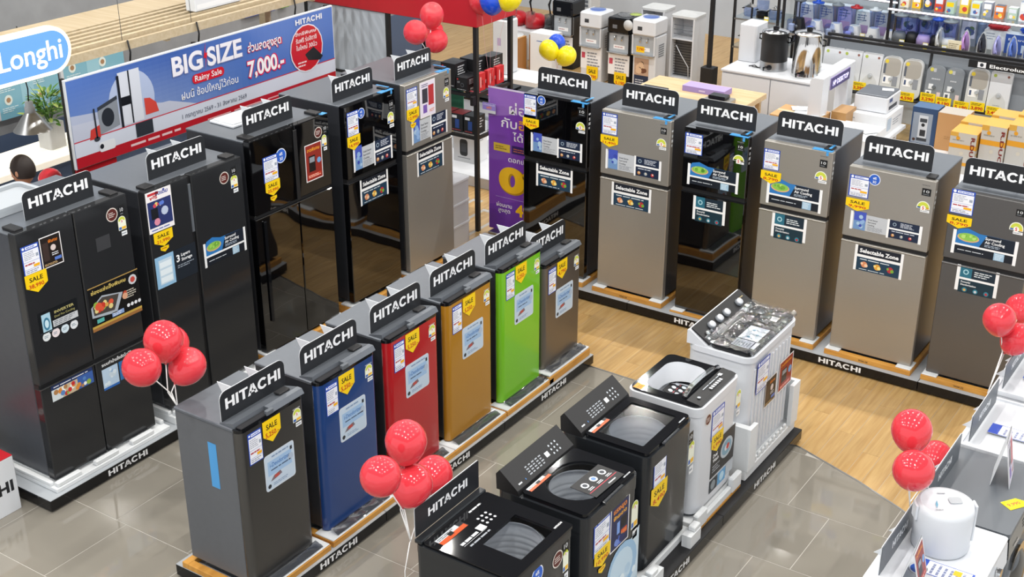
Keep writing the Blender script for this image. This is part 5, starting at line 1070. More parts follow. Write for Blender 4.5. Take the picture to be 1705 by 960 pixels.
# menu boards on the wall
for i, (a, b, z_, hgt) in enumerate(((7.38, .74, 1.16, .50), (8.16, .80, 1.30, .50))):
    t = thing('menu_board', ('light blue lit menu board above the lamp, with cup pictures', 'second light blue menu board, half hidden behind the sale banner')[i], 'menu board', (-10.84, a, z_), FX)
    s = MB(); s.box(0, 0, 0, b, .04, hgt, 'white_board', ch=.004); s.build('frame', t)
    P = PR('front', 0, .001, 'gloss_print'); P.rect(.03, .0, b, hgt, '7fb8cc'); P.rect(b*.4, 0, b*.6, hgt, '9acbdb', 2)
    for q in ((.14, .36), (.14, .16), (.52, .36), (.52, .14)): P.disc(q[0], q[1]+.02, .045, 'e6efe8', 3, ry=.05); P.disc(q[0], q[1]+.02, .025, 'a8805a', 4); P.greek(q[0]-.08, q[1]-.10, q[0]+.1, q[1]-.045, 3, 'dceef2', 3)
    P.build('menu_print', t)
# plant
pp = Vector((-9.96, 7.30, 1.10)); t = thing('potted_plant', 'leafy green plant in a square cream pot on the lit counter', 'plant', pp)
s = MB(); s.prism(rrect(-.09, -.09, .09, .09, .02, 3), .0, .24, 'off_white', smooth=True); s.build('pot', t)
random.seed(11)
leafv = [(0, 0, 0), (.018, .035, .004), (.014, .075, .0), (0, .10, -.006), (-.014, .075, 0), (-.018, .035, .004)]
lm = {}
for kx, m_ in enumerate(('green_leaf', 'green_leaf_light')):
    s = MB(); s.add(leafv, [(0, 1, 2, 3), (0, 3, 4, 5)], m_); o = s.build('leaf', t); lm[kx] = o.data; o.location = (0, 0, .3)
for i in range(150):
    o = bpy.data.objects.new('leaf', lm[i % 3 == 0]); COL.objects.link(o); o.parent = t
    a = random.uniform(0, 2*PI); r_ = random.uniform(.02, .17); zz = .26+random.uniform(0, .30)*(1-r_*2.0)
    o.location = (r_*math.cos(a), r_*math.sin(a), zz); o.rotation_euler = (random.uniform(-.3, .9), random.uniform(-.4, .4), a-PI/2); k = random.uniform(.7, 1.15); o.scale = (k, k, k)
s = MB()
for i in range(10): a = i*.7; s.tube([(0, 0, .2), (.05*math.cos(a), .05*math.sin(a), .34), (.11*math.cos(a), .11*math.sin(a), .46)], .004, 'green_leaf', 4)
s.build('stem', t)
for i, (dx, dz) in enumerate(((-.12, .34), (-.06, .42), (-.16, .26))):
    s = MB(); s.add([(0, 0, .25), (.012, 0, .26), (dx*.5+.02, dx*.3, .25+dz*.6), (dx, dx*.7, .25+dz), (dx*.5, dx*.3, .25+dz*.6)], [(0, 1, 2, 4), (4, 2, 3)], 'green_leaf'); s.build('long_leaf', t)
# things along the wall seen over the banner
for (yy, zz, w_, c, lab) in ((9.15, 1.7, .5, 'blue_paint', 'blue panel behind the canopy above the sale banner'), (9.75, 1.7, .14, 'door_green', 'narrow yellow green panel beside the blue one')):
    s = MB(); s.box(0, 0, 0, w_, .05, .55, c, ch=.01); o = s.build('wall_panel', None, (-10.83, yy+1.6, zz-.2), FX); tag(o, lab, 'panel')
s = MB(); s.box(0, 0, 0, .55, .12, .30, 'white_board', ch=.006); o = s.build('hanging_box', None, (-8.55, 7.90, 2.405), FX); tag(o, 'white box sign standing on the canopy at the top edge', 'sign'); P = PR('front', 0); P.rect(.02, .02, .5, .06, 'e8eaec'); P.greek(.2, .2, .5, .27, 1, '3a3c50', 2); P.build('sign_print', o)
# person
def person(x, y, rz, label):
    v = [(0, 0, .98), (0, 0, 1.12), (0, 0, 1.30), (0, 0, 1.42), (0, .01, 1.50), (.19, 0, 1.40), (.25, .02, 1.12), (.22, -.14, .92), (-.19, 0, 1.40), (-.25, .02, 1.12), (-.22, -.14, .92), (.10, 0, .92), (.11, .0, .50), (.11, .02, .08), (.11, -.14, .035), (-.10, 0, .92), (-.11, .0, .50), (-.11, .02, .08), (-.11, -.14, .035)]
    e = [(0, 1), (1, 2), (2, 3), (3, 4), (3, 5), (5, 6), (6, 7), (3, 8), (8, 9), (9, 10), (0, 11), (11, 12), (12, 13), (13, 14), (0, 15), (15, 16), (16, 17), (17, 18)]
    r = [.15, .145, .16, .10, .055, .065, .048, .03, .065, .048, .03, .095, .065, .045, .035, .095, .065, .045, .035]
    me = bpy.data.meshes.new('body'); me.from_pydata(v, e, []); me.materials.append(MATS['shirt']); o = bpy.data.objects.new('body', me); COL.objects.link(o)
    o.modifiers.new('skin', 'SKIN'); sk = me.skin_vertices.new() if not me.skin_vertices else me.skin_vertices[0]
    for i, q in enumerate(r): me.skin_vertices[0].data[i].radius = (q, q*.72 if i < 3 else q)
    me.skin_vertices[0].data[0].use_root = True
    sb = o.modifiers.new('sub', 'SUBSURF'); sb.levels = 2; sb.render_levels = 2
    t = thing('person', label, 'person', (x, y, 0), rz); o.parent = t
    dg = bpy.context.evaluated_depsgraph_get(); m2 = bpy.data.meshes.new_from_object(o.evaluated_get(dg)); o.modifiers.clear(); o.data = m2
    m2.materials.clear()
    for q in ('shirt', 'trousers', 'skin'): m2.materials.append(MATS[q])
    for p in m2.polygons:
        p.use_smooth = True; c = p.center; p.material_index = 1 if c.z < .93 and abs(c.x) < .19 else (2 if (c.z > 1.46 or (abs(c.x) > .19 and c.z < 1.15)) else 0)
    s = MB(); s.ball((0, -.005, 1.625), .088, 'skin', 20, 14, .86, 1.05, 1.28)
    s.ball((0, -.098, 1.61), .016, 'skin', 8, 6, .8, 1, 1.4)
    for a in (-1, 1): s.ball((.032*a, -.084, 1.645), .011, 'white_plastic', 8, 6); s.ball((.032*a, -.093, 1.645), .005, 'rubber', 6, 5); s.ball((.078*a, .005, 1.62), .02, 'skin', 8, 6, .4, .8, 1.3)
    s.box(-.024, -.094, 1.568, .024, -.083, 1.576, 'pink_plastic'); s.build('head', t)
    s = MB(); vs = []; fs = []; n, m = 22, 10
    for i in range(m+1):
        for j in range(n):
            a = 2*PI*j/n; ph = PI*.5*i/m*1.25; front = max(0, -math.sin(a)); cut = 1-.42*front
            ph2 = ph*cut; vs.append((.083*math.sin(ph2)*math.cos(a)*1.0, .003+.101*math.sin(ph2)*math.sin(a), 1.628+.122*math.cos(ph2)))
    for i in range(m):
        for j in range(n): fs.append((i*n+j, i*n+(j+1) % n, (i+1)*n+(j+1) % n, (i+1)*n+j))
    s.add(vs, fs, 'hair', True); s.build('hair', t)
    for a in (-1, 1):
        s = MB(); c = Vector((.22*a, -.15, .90)); s.box(c.x-.018, c.y-.07, c.z-.045, c.x+.018, c.y+.01, c.z+.035, 'skin', ch=.012)
        for k in range(4): L = (.05, .06, .056, .042)[k]; z_ = c.z+.026-.02*k; s.tube([(c.x, c.y-.06, z_), (c.x-.006*a, c.y-.06-L*.6, z_-.006), (c.x-.016*a, c.y-.06-L, z_-.02)], .0085, 'skin', 6, r1=.006)
        s.tube([(c.x-.01*a, c.y-.01, c.z+.03), (c.x-.03*a, c.y-.045, c.z+.045), (c.x-.032*a, c.y-.075, c.z+.04)], .01, 'skin', 6, r1=.007); s.build('hand', t)
    return t
hp = onX(40, 296, -8.35)
person(hp.x, hp.y, math.radians(-75), 'person with short dark hair behind the leftmost refrigerator')
bp = onX(84, 299, -9.0)
s = MB(); s.ball((0, 0, 0), .10, 'balloon_red', 20, 12); s.lathe([(.008, -.098), (.003, -.105), (.01, -.115)], 'balloon_red', seg=8); s.tube([(0, 0, -.11), (.01, 0, -.4), (0, 0, -bp.z)], .003, 'ribbon', 4); o = s.build('balloon', None, bp); tag(o, 'red balloon between the person and the sale banner', 'balloon')

# ================================================================== PURPLE BANNER
t = thing('roll_up_banner', 'purple stand up banner with a large yellow zero beside the right row', 'banner', (-6.975, 10.04, 0), 0)
s = MB(); s.box(0, 0, .05, .80, .006, 1.50, 'lilac'); s.build('board', t); s = MB(); s.box(.05, -.10, 0, .75, .12, .05, 'aluminium', ch=.006); s.build('base', t)
P = PR('front', 0, .001, 'gloss_print'); P.rect(0, .05, .8, 1.5, '7a3fae'); P.poly([(0, 1.2), (.8, 1.35), (.8, 1.5), (0, 1.5)], '9a6cc4', 2); P.poly([(0, .05), (.8, .05), (.8, .5), (0, .3)], '6a35a4', 2); P.rect(0, 1.485, .8, 1.5, 'e4dcf0', 3)
P.text('ผ่อน 0%', .52, 1.26, .10, 'f4f0f8', .56, .01, layer=3); P.text('กับ', .24, 1.12, .09, 'f4f0f8', .18, .01, layer=3); P.text('อิออน', .52, 1.12, .09, 'f2a73c', .34, .01, layer=3); P.text('ได้ทันที', .46, 1.0, .075, 'f4f0f8', .36, .01, layer=3)
P.rect(.06, .87, .25, .95, 'd8b83c', 3); P.rect(.27, .87, .46, .95, '3a2468', 3); P.greek(.08, .89, .22, .93, 2, '8a7020', 4); P.greek(.29, .885, .44, .93, 2, 'c46a4c', 4)
P.text('ดอกเบี้ย', .36, .78, .05, 'f4f0f8', .26, .01, layer=3); P.text('0%', .47, .47, .24, 'b98a10', .70, .07, layer=3); P.text('0%', .46, .48, .24, 'f3c01c', .68, .05, layer=4); P.rect(.08, .40, .5, .402, 'e4dcf0', 3)
P.text('ผ่อนนาน', .18, .30, .04, 'f4f0f8', .18, .01, layer=3); P.text('สูงสุด', .18, .245, .04, 'f4f0f8', .14, .01, layer=3); P.text('48', .40, .24, .12, 'f3c01c', .17, .04, layer=3)
P.build('banner_print', t)
s = MB(); s.box(0, 0, 0, .15, .004, .10, 'white_board', ch=.001); o = s.build('hanging_tag', None, (-7.02, 10.005, 1.24)); tag(o, 'small lilac and white tag hanging at the corner of the purple banner', 'tag'); P = PR('front', 0); P.rect(0, .03, .15, .10, '9a86d8'); P.text('เครื่องนี้ผ่อนได้', .075, .075, .014, 'f6f4fb', .13, layer=2); P.text('ฟรี!', .075, .042, .024, 'f0882c', .06, .02, layer=2); P.build('tag_print', o)
s = MB(); s.box(.07, -.0005, .1002, .078, .003, .17, 'clear_plastic'); s.build('clip', o)

# ================================================================== BLACK RACK WITH A RED HEADER
t = thing('display_rack', 'black steel rack with glass shelves under a glossy red header', 'rack', (-9.2, 9.97, 0), 0); W = 2.14; D = .62
for a in (0, 1.05, W-.04):
    for b in (0, D-.04): s = MB(); s.box(a, b, 0, a+.04, b+.04, 2.06, 'matte_black'); s.build('post', t)
s = MB(); s.box(-.02, -.02, 2.0605, W+.02, D+.02, 2.52, 'red_paint', ch=.004); s.build('header', t)
s = MB(); s.box(.0405, .006, .02, 1.0495, .02, 2.05, 'wall_paint'); s.build('side_panel', t)
for z_ in (.98, 1.40):
    s = MB(); s.box(.0405, .002, z_-.03, W-.0405, .03, z_, 'matte_black'); s.box(.0405, D-.03, z_-.03, W-.0405, D-.002, z_, 'matte_black'); s.box(W-.035, .0405, z_-.03, W-.005, D-.0405, z_, 'matte_black'); s.box(1.055, .0405, z_-.03, 1.085, D-.0405, z_, 'matte_black'); s.build('shelf_frame', t)
    s = MB(); s.box(.05, .0, z_+.0005, W-.05, D, z_+.01, 'grey_glass'); s.build('glass_shelf', t)
s = MB(); s.box(W-.04, -.06, 1.31, W-.005, -.0005, 1.40, 'matte_black', ch=.004); s.build('bracket', t)
def carton(x, y, z, w, d, h, label, col, top=None, draw=None, group=None, rz=0, name='carton', cat='box', tape=None, side=None, mm='paint'):
    s = MB(); s.box(0, 0, 0, w, d, h, mm, col); o = s.build(name, None, (x, y, z), rz); tag(o, label, cat, group)
    P = PR(lambda u, v, k: (u, v, h+k)); P.rect(0, 0, w, d, top or col)
    if tape: P.rect(0, d*.44, w, d*.56, tape, 2)
    P.build('top_face', o)
    if draw: P = PR('front', 0, .001); draw(P, w, h); P.build('box_print', o)
    if side: P = PR(lambda u, v, k: (w+k, u, v), 0, .001); side(P, d, h); P.build('side_print', o)
    return o
def d_headset(P, w, h): P.rect(0, 0, w, h, '1a1b1d'); P.disc(w*.55, h*.45, w*.16, '4a4d52', 2); P.disc(w*.55, h*.45, w*.10, '1a1b1d', 3); P.rect(w*.08, h*.8, w*.2, h*.9, 'c03030', 2); P.greek(w*.1, h*.55, w*.4, h*.72, 2, '9a9ca0', 2); P.greek(w*.08, h*.06, w*.9, h*.14, 1, 'b8babd', 2)
def d_headside(P, w, h): P.rect(0, 0, w, h, '222326'); P.greek(w*.2, h*.5, w*.8, h*.9, 4, 'd8dade', 2); P.rect(w*.3, h*.08, w*.6, h*.22, 'd4d6d8', 2)
for i, (x, z_, w, d, h) in enumerate(((-7.52, 1.412, .17, .20, .24), (-7.42, 1.412, .16, .2, .25), (-7.30, 1.412, .13, .2, .24))):
    carton(x-.02*i, 10.02+.205*i, z_, w, d, h, ('black headphone box at the front of the upper rack shelf', 'black headphone box behind the front one on the upper rack shelf', 'rearmost black headphone box on the upper rack shelf')[i], '1c1d20', '24262a', d_headset, 'headphone boxes on the rack', side=d_headside)
for i in range(2): carton(-7.32+.0*i, 9.995+.17*i, 1.412, .13, .16, .13, ('low black box with white print beside the rack post', 'low black box behind the one beside the rack post')[i], '202226', '2a2c30', d_headset, side=d_headside)
for i in range(3):
    carton(-7.145, 10.05+.16*i, 1.412, .045, .12, .17, ('red packet nearest the rack corner on the upper shelf', 'middle red packet on the upper rack shelf', 'rear red packet on the upper rack shelf')[i], 'c8242a', 'd83038', lambda P, w, h: P.rect(w*.2, h*.3, w*.6, h*.5, 'f0e8e8'), 'red packets on the rack', side=lambda P, w, h: (P.rect(w*.3, h*.2, w*.4, h*.8, 'f0d0d0'), P.rect(w*.55, h*.3, w*.7, h*.6, '8a1418')))
for i in range(5):
    carton(-7.86+.155*i, 10.0, .992, .14, .16, .18, ('dark box at the left end of the lower rack shelf', 'second dark box on the lower rack shelf', 'third dark box on the lower rack shelf, with a blue picture', 'fourth dark box with white print on the lower rack shelf', 'dark box nearest the corner post on the lower rack shelf')[i], '1d2024', '8c2028' if i < 4 else '2c3034', (lambda P, w, h: (P.rect(w*.35, h*.2, w*.7, h*.7, '2c4a8c'), P.rect(w*.1, h*.75, w*.5, h*.9, 'dfe2e6'), P.greek(w*.1, h*.05, w*.9, h*.15, 1, 'b04048'))), 'dark boxes on the lower rack shelf', side=lambda P, w, h: (P.greek(w*.15, h*.3, w*.85, h*.9, 4, 'c8cacd'),))
for i in range(4): carton(-7.72-.17*i if i < 2 else -9.5-.2*i, 10.02 if i < 2 else 10.8, 1.412 if i < 2 else 0, .16, .2, .18, ('dark carton on the upper rack shelf beside the headphone boxes', 'dark carton left of the red balloons on the upper shelf', 'dark carton at the middle post on the upper shelf', 'dark carton at the left end of the upper shelf')[i], '2a2d31', '34373c', d_headset)
for i in range(3): carton(-8.25-.26*i, 10.02, .992, .2, .22, .2, ('grey box on the lower shelf behind the steel refrigerator', 'grey box left of the middle post on the lower shelf', 'leftmost grey box on the lower rack shelf')[i], '6a6e74', '7c8086', d_headset)
for i in range(2): 
    s = MB(); s.tube([(0, 0, 0), (.1, .02, .03), (.2, -.02, .0), (.3, .03, .03), (.12, .1, .01)], .008, 'cable_black', 5); o = s.build('cable', None, (-7.8-.5*i, 10.3, 1.425)); tag(o, ('black cable coiled behind the headphone boxes', 'black cable coiled near the middle post')[i], 'cable')
s = MB(); s.box(0, 0, 0, .38, .01, .34, 'teal_card'); o = s.build('green_panel', None, (-7.95, 10.45, 1.0)); tag(o, 'green card panel standing at the back of the lower rack shelf', 'panel')
# boxes on the floor around the rack
def d_heater(P, w, h):
    P.rect(0, 0, w, h, 'eceded'); P.rect(w*.25, h*.84, w*.45, h*.92, '1c1d20', 2); P.rect(w*.25, h*.74, w*.45, h*.82, '1c1d20', 2); P.text('TEMP', w*.35, h*.66, h*.035, '26282c', w*.4, .02, layer=2)
    P.poly(rrect(w*.30, h*.16, w*.68, h*.58, w*.12, 4), '2a2c30', 2); P.rect(w*.36, h*.26, w*.62, h*.48, '4a4e54', 3); P.rect(w*.2, h*.1, w*.8, h*.12, '9a9ca0', 2)
carton(-8.34, 11.32, 0, .28, .25, .46, 'tall white box with a picture of a black oval heater, behind the rack post', 'e6e7e8', 'f0f0f0', d_heater, side=lambda P, w, h: P.greek(w*.2, h*.5, w*.8, h*.8, 5, 'a0a4a8'))
s = MB(); s.box(0, 0, 0, 1.6, 1.1, .12, 'white_board', ch=.004); o = s.build('low_platform', None, (-9.2, 11.0, 0)); tag(o, 'low white platform on the wooden floor behind the rack', 'platform')
o2 = [q for q in bpy.data.objects if q.get('label') == 'tall white box with a picture of a black oval heater, behind the rack post'][0]; o2.location.z = .121
for i in range(3):
    s = MB(); w, d, h = .26, .30, .20
    s.ring(rrect(0, 0, w, d, .03, 4), rrect(.006, .006, w-.006, d-.006, .026, 4), 0, h, 'off_white'); s.prism(rrect(.004, .004, w-.004, d-.004, .026, 4), .0, .006, 'off_white'); 
    o = s.build('storage_box', None, (-7.27, 9.46, .0+.222*i)); tag(o, ('bottom clear storage box stacked beside the steel refrigerator', 'middle clear storage box stacked beside the steel refrigerator', 'top clear storage box with a pale lid beside the steel refrigerator')[i], 'storage box', 'clear storage boxes')
    s = MB(); s.prism(rrect(-.006, -.006, w+.006, d+.006, .03, 4), h, h+.02, 'white_board'); l_ = s.build('lid', o)
    s = MB(); s.box(.012, .012, .0065, w-.012, d-.012, h*.93, 'off_white', ch=.01); s.build('contents', o)
    if i == 2: P = PR('front', 0); P.disc(.2, .13, .022, 'e0a040'); P.build('round_label', o)
for i, (x, y, w, d, h, lab, c) in enumerate(((-8.6, 11.65, .45, .3, .16, 'white flat box lying on the low platform', 'dcdee0'), (-9.1, 11.1, .4, .3, .22, 'grey flat box on the low platform behind the rack', 'b8bcc0'))): carton(x, y, .121, w, d, h, lab, c, 'eceef0')

# ================================================================== DISPLAY TABLE WITH HOBS, PURIFIERS, VACUUMS
t = thing('display_counter', 'low white display counter with a shiny dark top behind the purple banner', 'counter', (-8.75, 12.0, 0)); 
s = MB(); s.box(0, .03, 0, 1.6, .75, .60, 'white_board'); s.build('cabinet', t); s = MB(); s.box(-.02, 0, .6005, 1.62, .78, .625, 'gloss_black', ch=.003); s.build('worktop', t)
for i in range(3):
    s = MB(); s.box(0, 0, 0, .42, .55, .05, 'gloss_black', ch=.006); s.lathe([(.0, .052), (.09, .052), (.1, .0505)], 'dark_steel', (.21, .30, 0), 20); o = s.build('hob', None, (-8.7+.47*i, 12.05, .627)); tag(o, ('black glass hob at the left end of the counter behind the purple banner', 'middle black glass hob behind the purple banner', 'right black glass hob next to the black refrigerator')[i], 'hob', 'glass hobs')
    s = MB(); s.box(.03, .02, .0505, .39, .06, .053, 'red_paint' if i == 0 else 'steel'); s.build('control_strip', o)
s = MB()
for i in range(5): s.tube([(.05+.1*i, 0, 0), (.05+.1*i, .1, .10), (.05+.1*i, .2, .0)], .008, 'chrome', 5)
s.box(0, .0, -.002, .55, .22, .01, 'chrome'); o = s.build('wire_stand', None, (-8.75, 12.85, .3)); tag(o, 'wire stand of silver bars behind the hobs', 'stand')
s.v = []; 
t = thing('display_plinth', 'low white stand carrying the silver wire stand', 'plinth', (-8.9, 12.83, 0)); s = MB(); s.box(0, 0, 0, .9, .3, .297, 'white_board'); s.build('body', t)
t = thing('air_purifier', 'tall white air purifier left of the brown cartons', 'air purifier', (-9.66, 14.0, .3)); s = MB(); s.box(0, 0, 0, .24, .26, .72, 'white_plastic', ch=.02); s.build('body', t); s = MB(); s.box(.02, .02, .7205, .22, .24, .735, 'mid_grey', ch=.004); s.build('outlet_grille', t)
P = PR('front', 0); P.rect(.08, .38, .14, .48, 'b8a8c8'); P.greek(.04, .2, .2, .3, 3, 'c4c6ca'); P.build('side_print', t)
carton(-9.8, 13.9, 0, .9, .5, .298, 'white carton under the tall air purifier', 'd8dadc', 'e8eaec')
carton(-10.32, 15.1, .0, .30, .3, .42, 'white carton under the robot vacuum', 'e4e6e8', 'b48a58')
carton(-10.09, 15.3-.22, .0, .13, .2, .49, 'narrow brown carton with white printing beside the robot vacuum', 'b07c46', 'c49258', lambda P, w, h: (P.text('AIR', w*.5, h*.8, h*.04, 'f0e4d0', w*.5, layer=1), P.rect(w*.35, h*.45, w*.42, h*.75, 'e8d8bc'), P.rect(w*.25, h*.08, w*.75, h*.28, 'e6e2da')), side=lambda P, w, h: P.rect(0, 0, w, h, 'a06e3a'))
carton(-9.94, 15.32, .0, .04+.0, .3, .5, 'brown carton edge behind the narrow one', 'a8763e', 'b88850')
t = thing('robot_vacuum', 'round white robot vacuum on a carton at the upper middle', 'vacuum cleaner', (-10.16, 15.22, .421)); s = MB(); s.lathe([(0, 0), (.15, 0), (.17, .01), (.17, .065), (.16, .08), (.0, .082)], 'off_white', seg=28); s.build('body', t); s = MB(); s.lathe([(.0, .0825), (.05, .0825), (.05, .095), (0, .096)], 'light_grey', seg=18); s.build('sensor', t)
for i, (x, c) in enumerate(((-10.62, 'red_paint'), (-10.30, 'red_paint'), (-9.98, 'gloss_black'))):
    t = thing('vacuum_cleaner', ('red canister vacuum cleaner with a clear dust bin at the top edge', 'second red canister vacuum cleaner at the top edge', 'black canister vacuum cleaner next to the red ones')[i], 'vacuum cleaner', (x, 16.05, .42))
    s = MB(); s.lathe([(.0, 0), (.12, .0), (.15, .05), (.14, .13), (.08, .18), (0, .2)], c, (0, 0, 0), 18, sy=1.3); s.build('body', t); s = MB(); s.lathe([(0, .03), (.07, .03), (.07, .24), (0, .26)], 'clear_plastic', (.0, -.14, 0), 14); s.build('dust_bin', t)
    for a in (-1, 1): s = MB(); s.tube([(.13*a, .06, .06), (.17*a, .06, .06)], .06, 'rubber', 12); s.build('wheel', t)
    s = MB(); s.tube([(0, -.1, .2), (.03, -.2, .4), (.05, -.1, .6), (.04, 0, .8)], .018, 'gloss_black', 7); s.build('hose', t)
s = MB(); s.box(0, 0, 0, 1.05, .7, .415, 'white_board', ch=.004); o = s.build('display_stand', None, (-10.85, 15.75, 0)); tag(o, 'white stand under the canister vacuum cleaners', 'stand')
carton(-9.89, 15.27, 0, .36, .27, .55, 'large white carton with blue print behind the yellow balloons', 'e8ebee', 'f2f4f5', lambda P, w, h: P.greek(w*.3, h*.78, w*.7, h*.84, 1, '5878b8'))
t = thing('air_cooler', 'white appliance with dark louvres and a standing white vacuum hose in front', 'appliance', (-10.0, 16.55, 0)); s = MB(); s.box(0, 0, 0, .32, .3, 1.05, 'off_white', ch=.02); s.build('body', t)
for i in range(5): s = MB(); s.box(.04, -.006, .68+.06*i, .28, -.0005, .72+.06*i, 'mid_grey'); s.build('louvre', t)

# ================================================================== WATER DISPENSERS
def dispenser(x, y, w, h, label, top, m_up, m_low, poster, tagtxt, d=.33, z=0):
    t = thing('water_dispenser', label, 'water dispenser', (x, y, z))
    s = MB(); s.box(.003, .02, 0, w-.003, d, h-.22, m_low, ch=.012); s.build('cabinet', t)
    s = MB(); s.box(0, -.03, h-.21, w, d+.005, h, top, ch=.02); s.build('head', t)
    s = MB(); s.box(.0, .012, h-.46, w, .0195, h-.2105, 'light_grey'); s.box(0, -.02, h-.46, .015, .0115, h-.2105, m_up); s.box(w-.015, -.02, h-.46, w, .0115, h-.2105, m_up); s.build('tap_niche', t)
    for k in (0.35, .65): s = MB(); s.tube([(w*k, .011, h-.25), (w*k, -.015, h-.26), (w*k, -.018, h-.30)], .012, 'chrome', 8); s.build('tap', t)
    s = MB(); s.box(.01, -.05, h-.475, w-.01, .0195, h-.4605, 'chrome', ch=.004); s.build('drip_tray', t)
    s = MB(); s.lathe([(0, 0), (.10, 0), (.11, .01), (.09, .018), (0, .02)], 'blue_glass' if m_up == 'white_plastic' else 'clear_plastic', (w/2, d*.55, h+.001), 20); s.build('bottle_collar', t)
    P = PR('front', -.0305, .001); P.rect(w*.25, h-.14, w*.45, h-.09, '3a3c40' if m_up == 'white_plastic' else '6a6c70'); P.build('display', t)
    P = PR('front', .0115, .001); P.rect(w*.25, h-.42, w*.75, h-.37, 'f0f0f0'); P.greek(w*.3, h-.41, w*.7, h-.38, 1, 'c09090', 2)
    if tagtxt == 'plate': P.rect(w*.16, h-.44, w*.52, h-.36, 'f2c414', 3); P.text('7,790', w*.34, h-.415, .035, 'c0281c', w*.3, .02, layer=4)
    P.build('notice', t)
    P = PR('front', .0195, .001)
    if poster == 'sheet':
        P.rect(-.03*0+.004, h-.78, w-.01, h-.50, 'eeeef0'); P.rect(.02, h-.64, w*.22, h-.56, 'c44a5c', 2); P.greek(w*.32, h-.75, w*.92, h-.54, 5, '8a8e96', 2)
    else:
        P.rect(.03, h-.98, w*.72, h-.52, '20304c'); P.rect(.03, h-.75, w*.72, h-.52, 'b89a84', 2); P.blots(.04, h-.74, w*.7, h-.53, 9, ['e8d8c8', '6a4434', 'd8b898', '3c2c28'], 3, .2); P.greek(.05, h-.95, w*.6, h-.8, 5, 'c8ccd4', 2)
    P.build('poster', t)
    if tagtxt and tagtxt != 'plate':
        P = PR('front', .012, .001); st_sale(P, (w*.32, h-.97, w*.86, h-.74), tagtxt); P.build('sale_tag', t)
    P = PR(lambda u, v, k: (w+k, u, v), 0, .001)
    for i in range(6): P.rect(d*.3, h*.5+.03*i, d*.75, h*.5+.015+.03*i, '7a7e84' if m_low != 'matte_black' else '08080a')
    P.build('vent', t)
dispenser(-9.74, 15.62, .33, .96, 'black and silver water dispenser behind the yellow balloons', 'gloss_black', 'matte_black', 'matte_black', 'sheet', None)
dispenser(-9.05, 15.22, .33, .97, 'white water dispenser with a price sheet, second from the left', 'white_plastic', 'white_plastic', 'white_plastic', 'sheet', '4,790')
dispenser(-8.62, 15.22, .34, .95, 'black topped water dispenser between the white ones', 'gloss_black', 'matte_black', 'matte_black', 'sheet', '5,190')
dispenser(-8.19, 15.12, .34, 1.0, 'white water dispenser with a yellow price plate and a family poster', 'white_plastic', 'white_plastic', 'white_plastic', 'photo', 'plate')
# open backed white cabinets
def open_cab(x, y, h, label):
    t = thing('appliance_shell', label, 'appliance', (x, y, 0)); w, d = .34, .34
    s = MB(); s.box(0, 0, 0, .02, d, h-.03, 'white_plastic'); s.box(w-.02, 0, 0, w, d, h-.03, 'white_plastic'); s.box(.0205, d-.01, 0, w-.0205, d, h-.03, 'white_plastic'); s.build('side_panel', t)
    s = MB(); s.prism(rrect(-.01, -.01, w+.01, d+.01, .05, 4), h-.0295, h, 'off_white'); s.lathe([(.10, .0005), (.11, .006), (.12, .0005)], 'off_white', (w/2, d/2, h), 20); s.build('lid', t)
    for z_ in (.18, h-.32): s = MB(); s.box(.0205, .005, z_, w-.0205, d-.011, z_+.012, 'white_plastic'); s.build('shelf', t)
    s = MB(); s.box(.0205, .12, .2, w-.0205, .135, h-.33, 'dark_steel'); s.build('back_plate', t)
    for i in range(13): s = MB(); s.tube([(.03, .06, .22+.035*i), (w-.03, .06, .22+.035*i)], .004, 'cable_black', 4); s.build('coil_tube', t)
    for i in range(3): s = MB(); s.tube([(.03, .03, h-.25+.06*i), (w-.03, .03, h-.25+.06*i)], .004, 'mid_grey', 4); s.build('wire', t)
    s = MB(); s.tube([(.08, .02, .62), (.16, .015, .5), (.27, .02, .35), (.28, .02, .2)], .006, 'white_plastic', 5); s.lathe([(0, 0), (.08, 0), (.08, .09), (0, .1)], 'rubber', (.2, .09, .02), 14); s.build('compressor', t)
open_cab(-8.34, 15.62, 1.03, 'white dispenser shell with a round lid, half hidden at the back')
open_cab(-7.83, 15.5, 1.02, 'white dispenser seen from its open back with coiled tubes')
s = MB(); s.lathe([(0, 0), (.08, 0), (.08, .004), (0, .004)], 'green_leaf_light', (0, 0, 0), 20); o = s.build('round_sign', None, (-8.25, 15.3, 1.005)); o.rotation_euler = (0, 0, 0); tag(o, 'small green disc lying on the white water dispenser', 'sign')
s = MB(); s.lathe([(0, 0), (.07, 0), (.07, .004), (0, .004)], 'off_white', (0, 0, 0), 20); o = s.build('round_tag', None, (-8.25, 15.10, .90)); o.rotation_euler = (PI/2, 0, 0); tag(o, 'round pale tag hanging between two water dispensers', 'tag')
s = MB(); s.box(0, 0, 0, .05, .05, 2.6, 'matte_black'); s.box(-.06, -.05, 0, .12, .1, .46, 'matte_black', ch=.006); o = s.build('steel_column', None, (-7.19, 15.3, 0)); tag(o, 'thin black column with a black base, right of the dispensers', 'column')

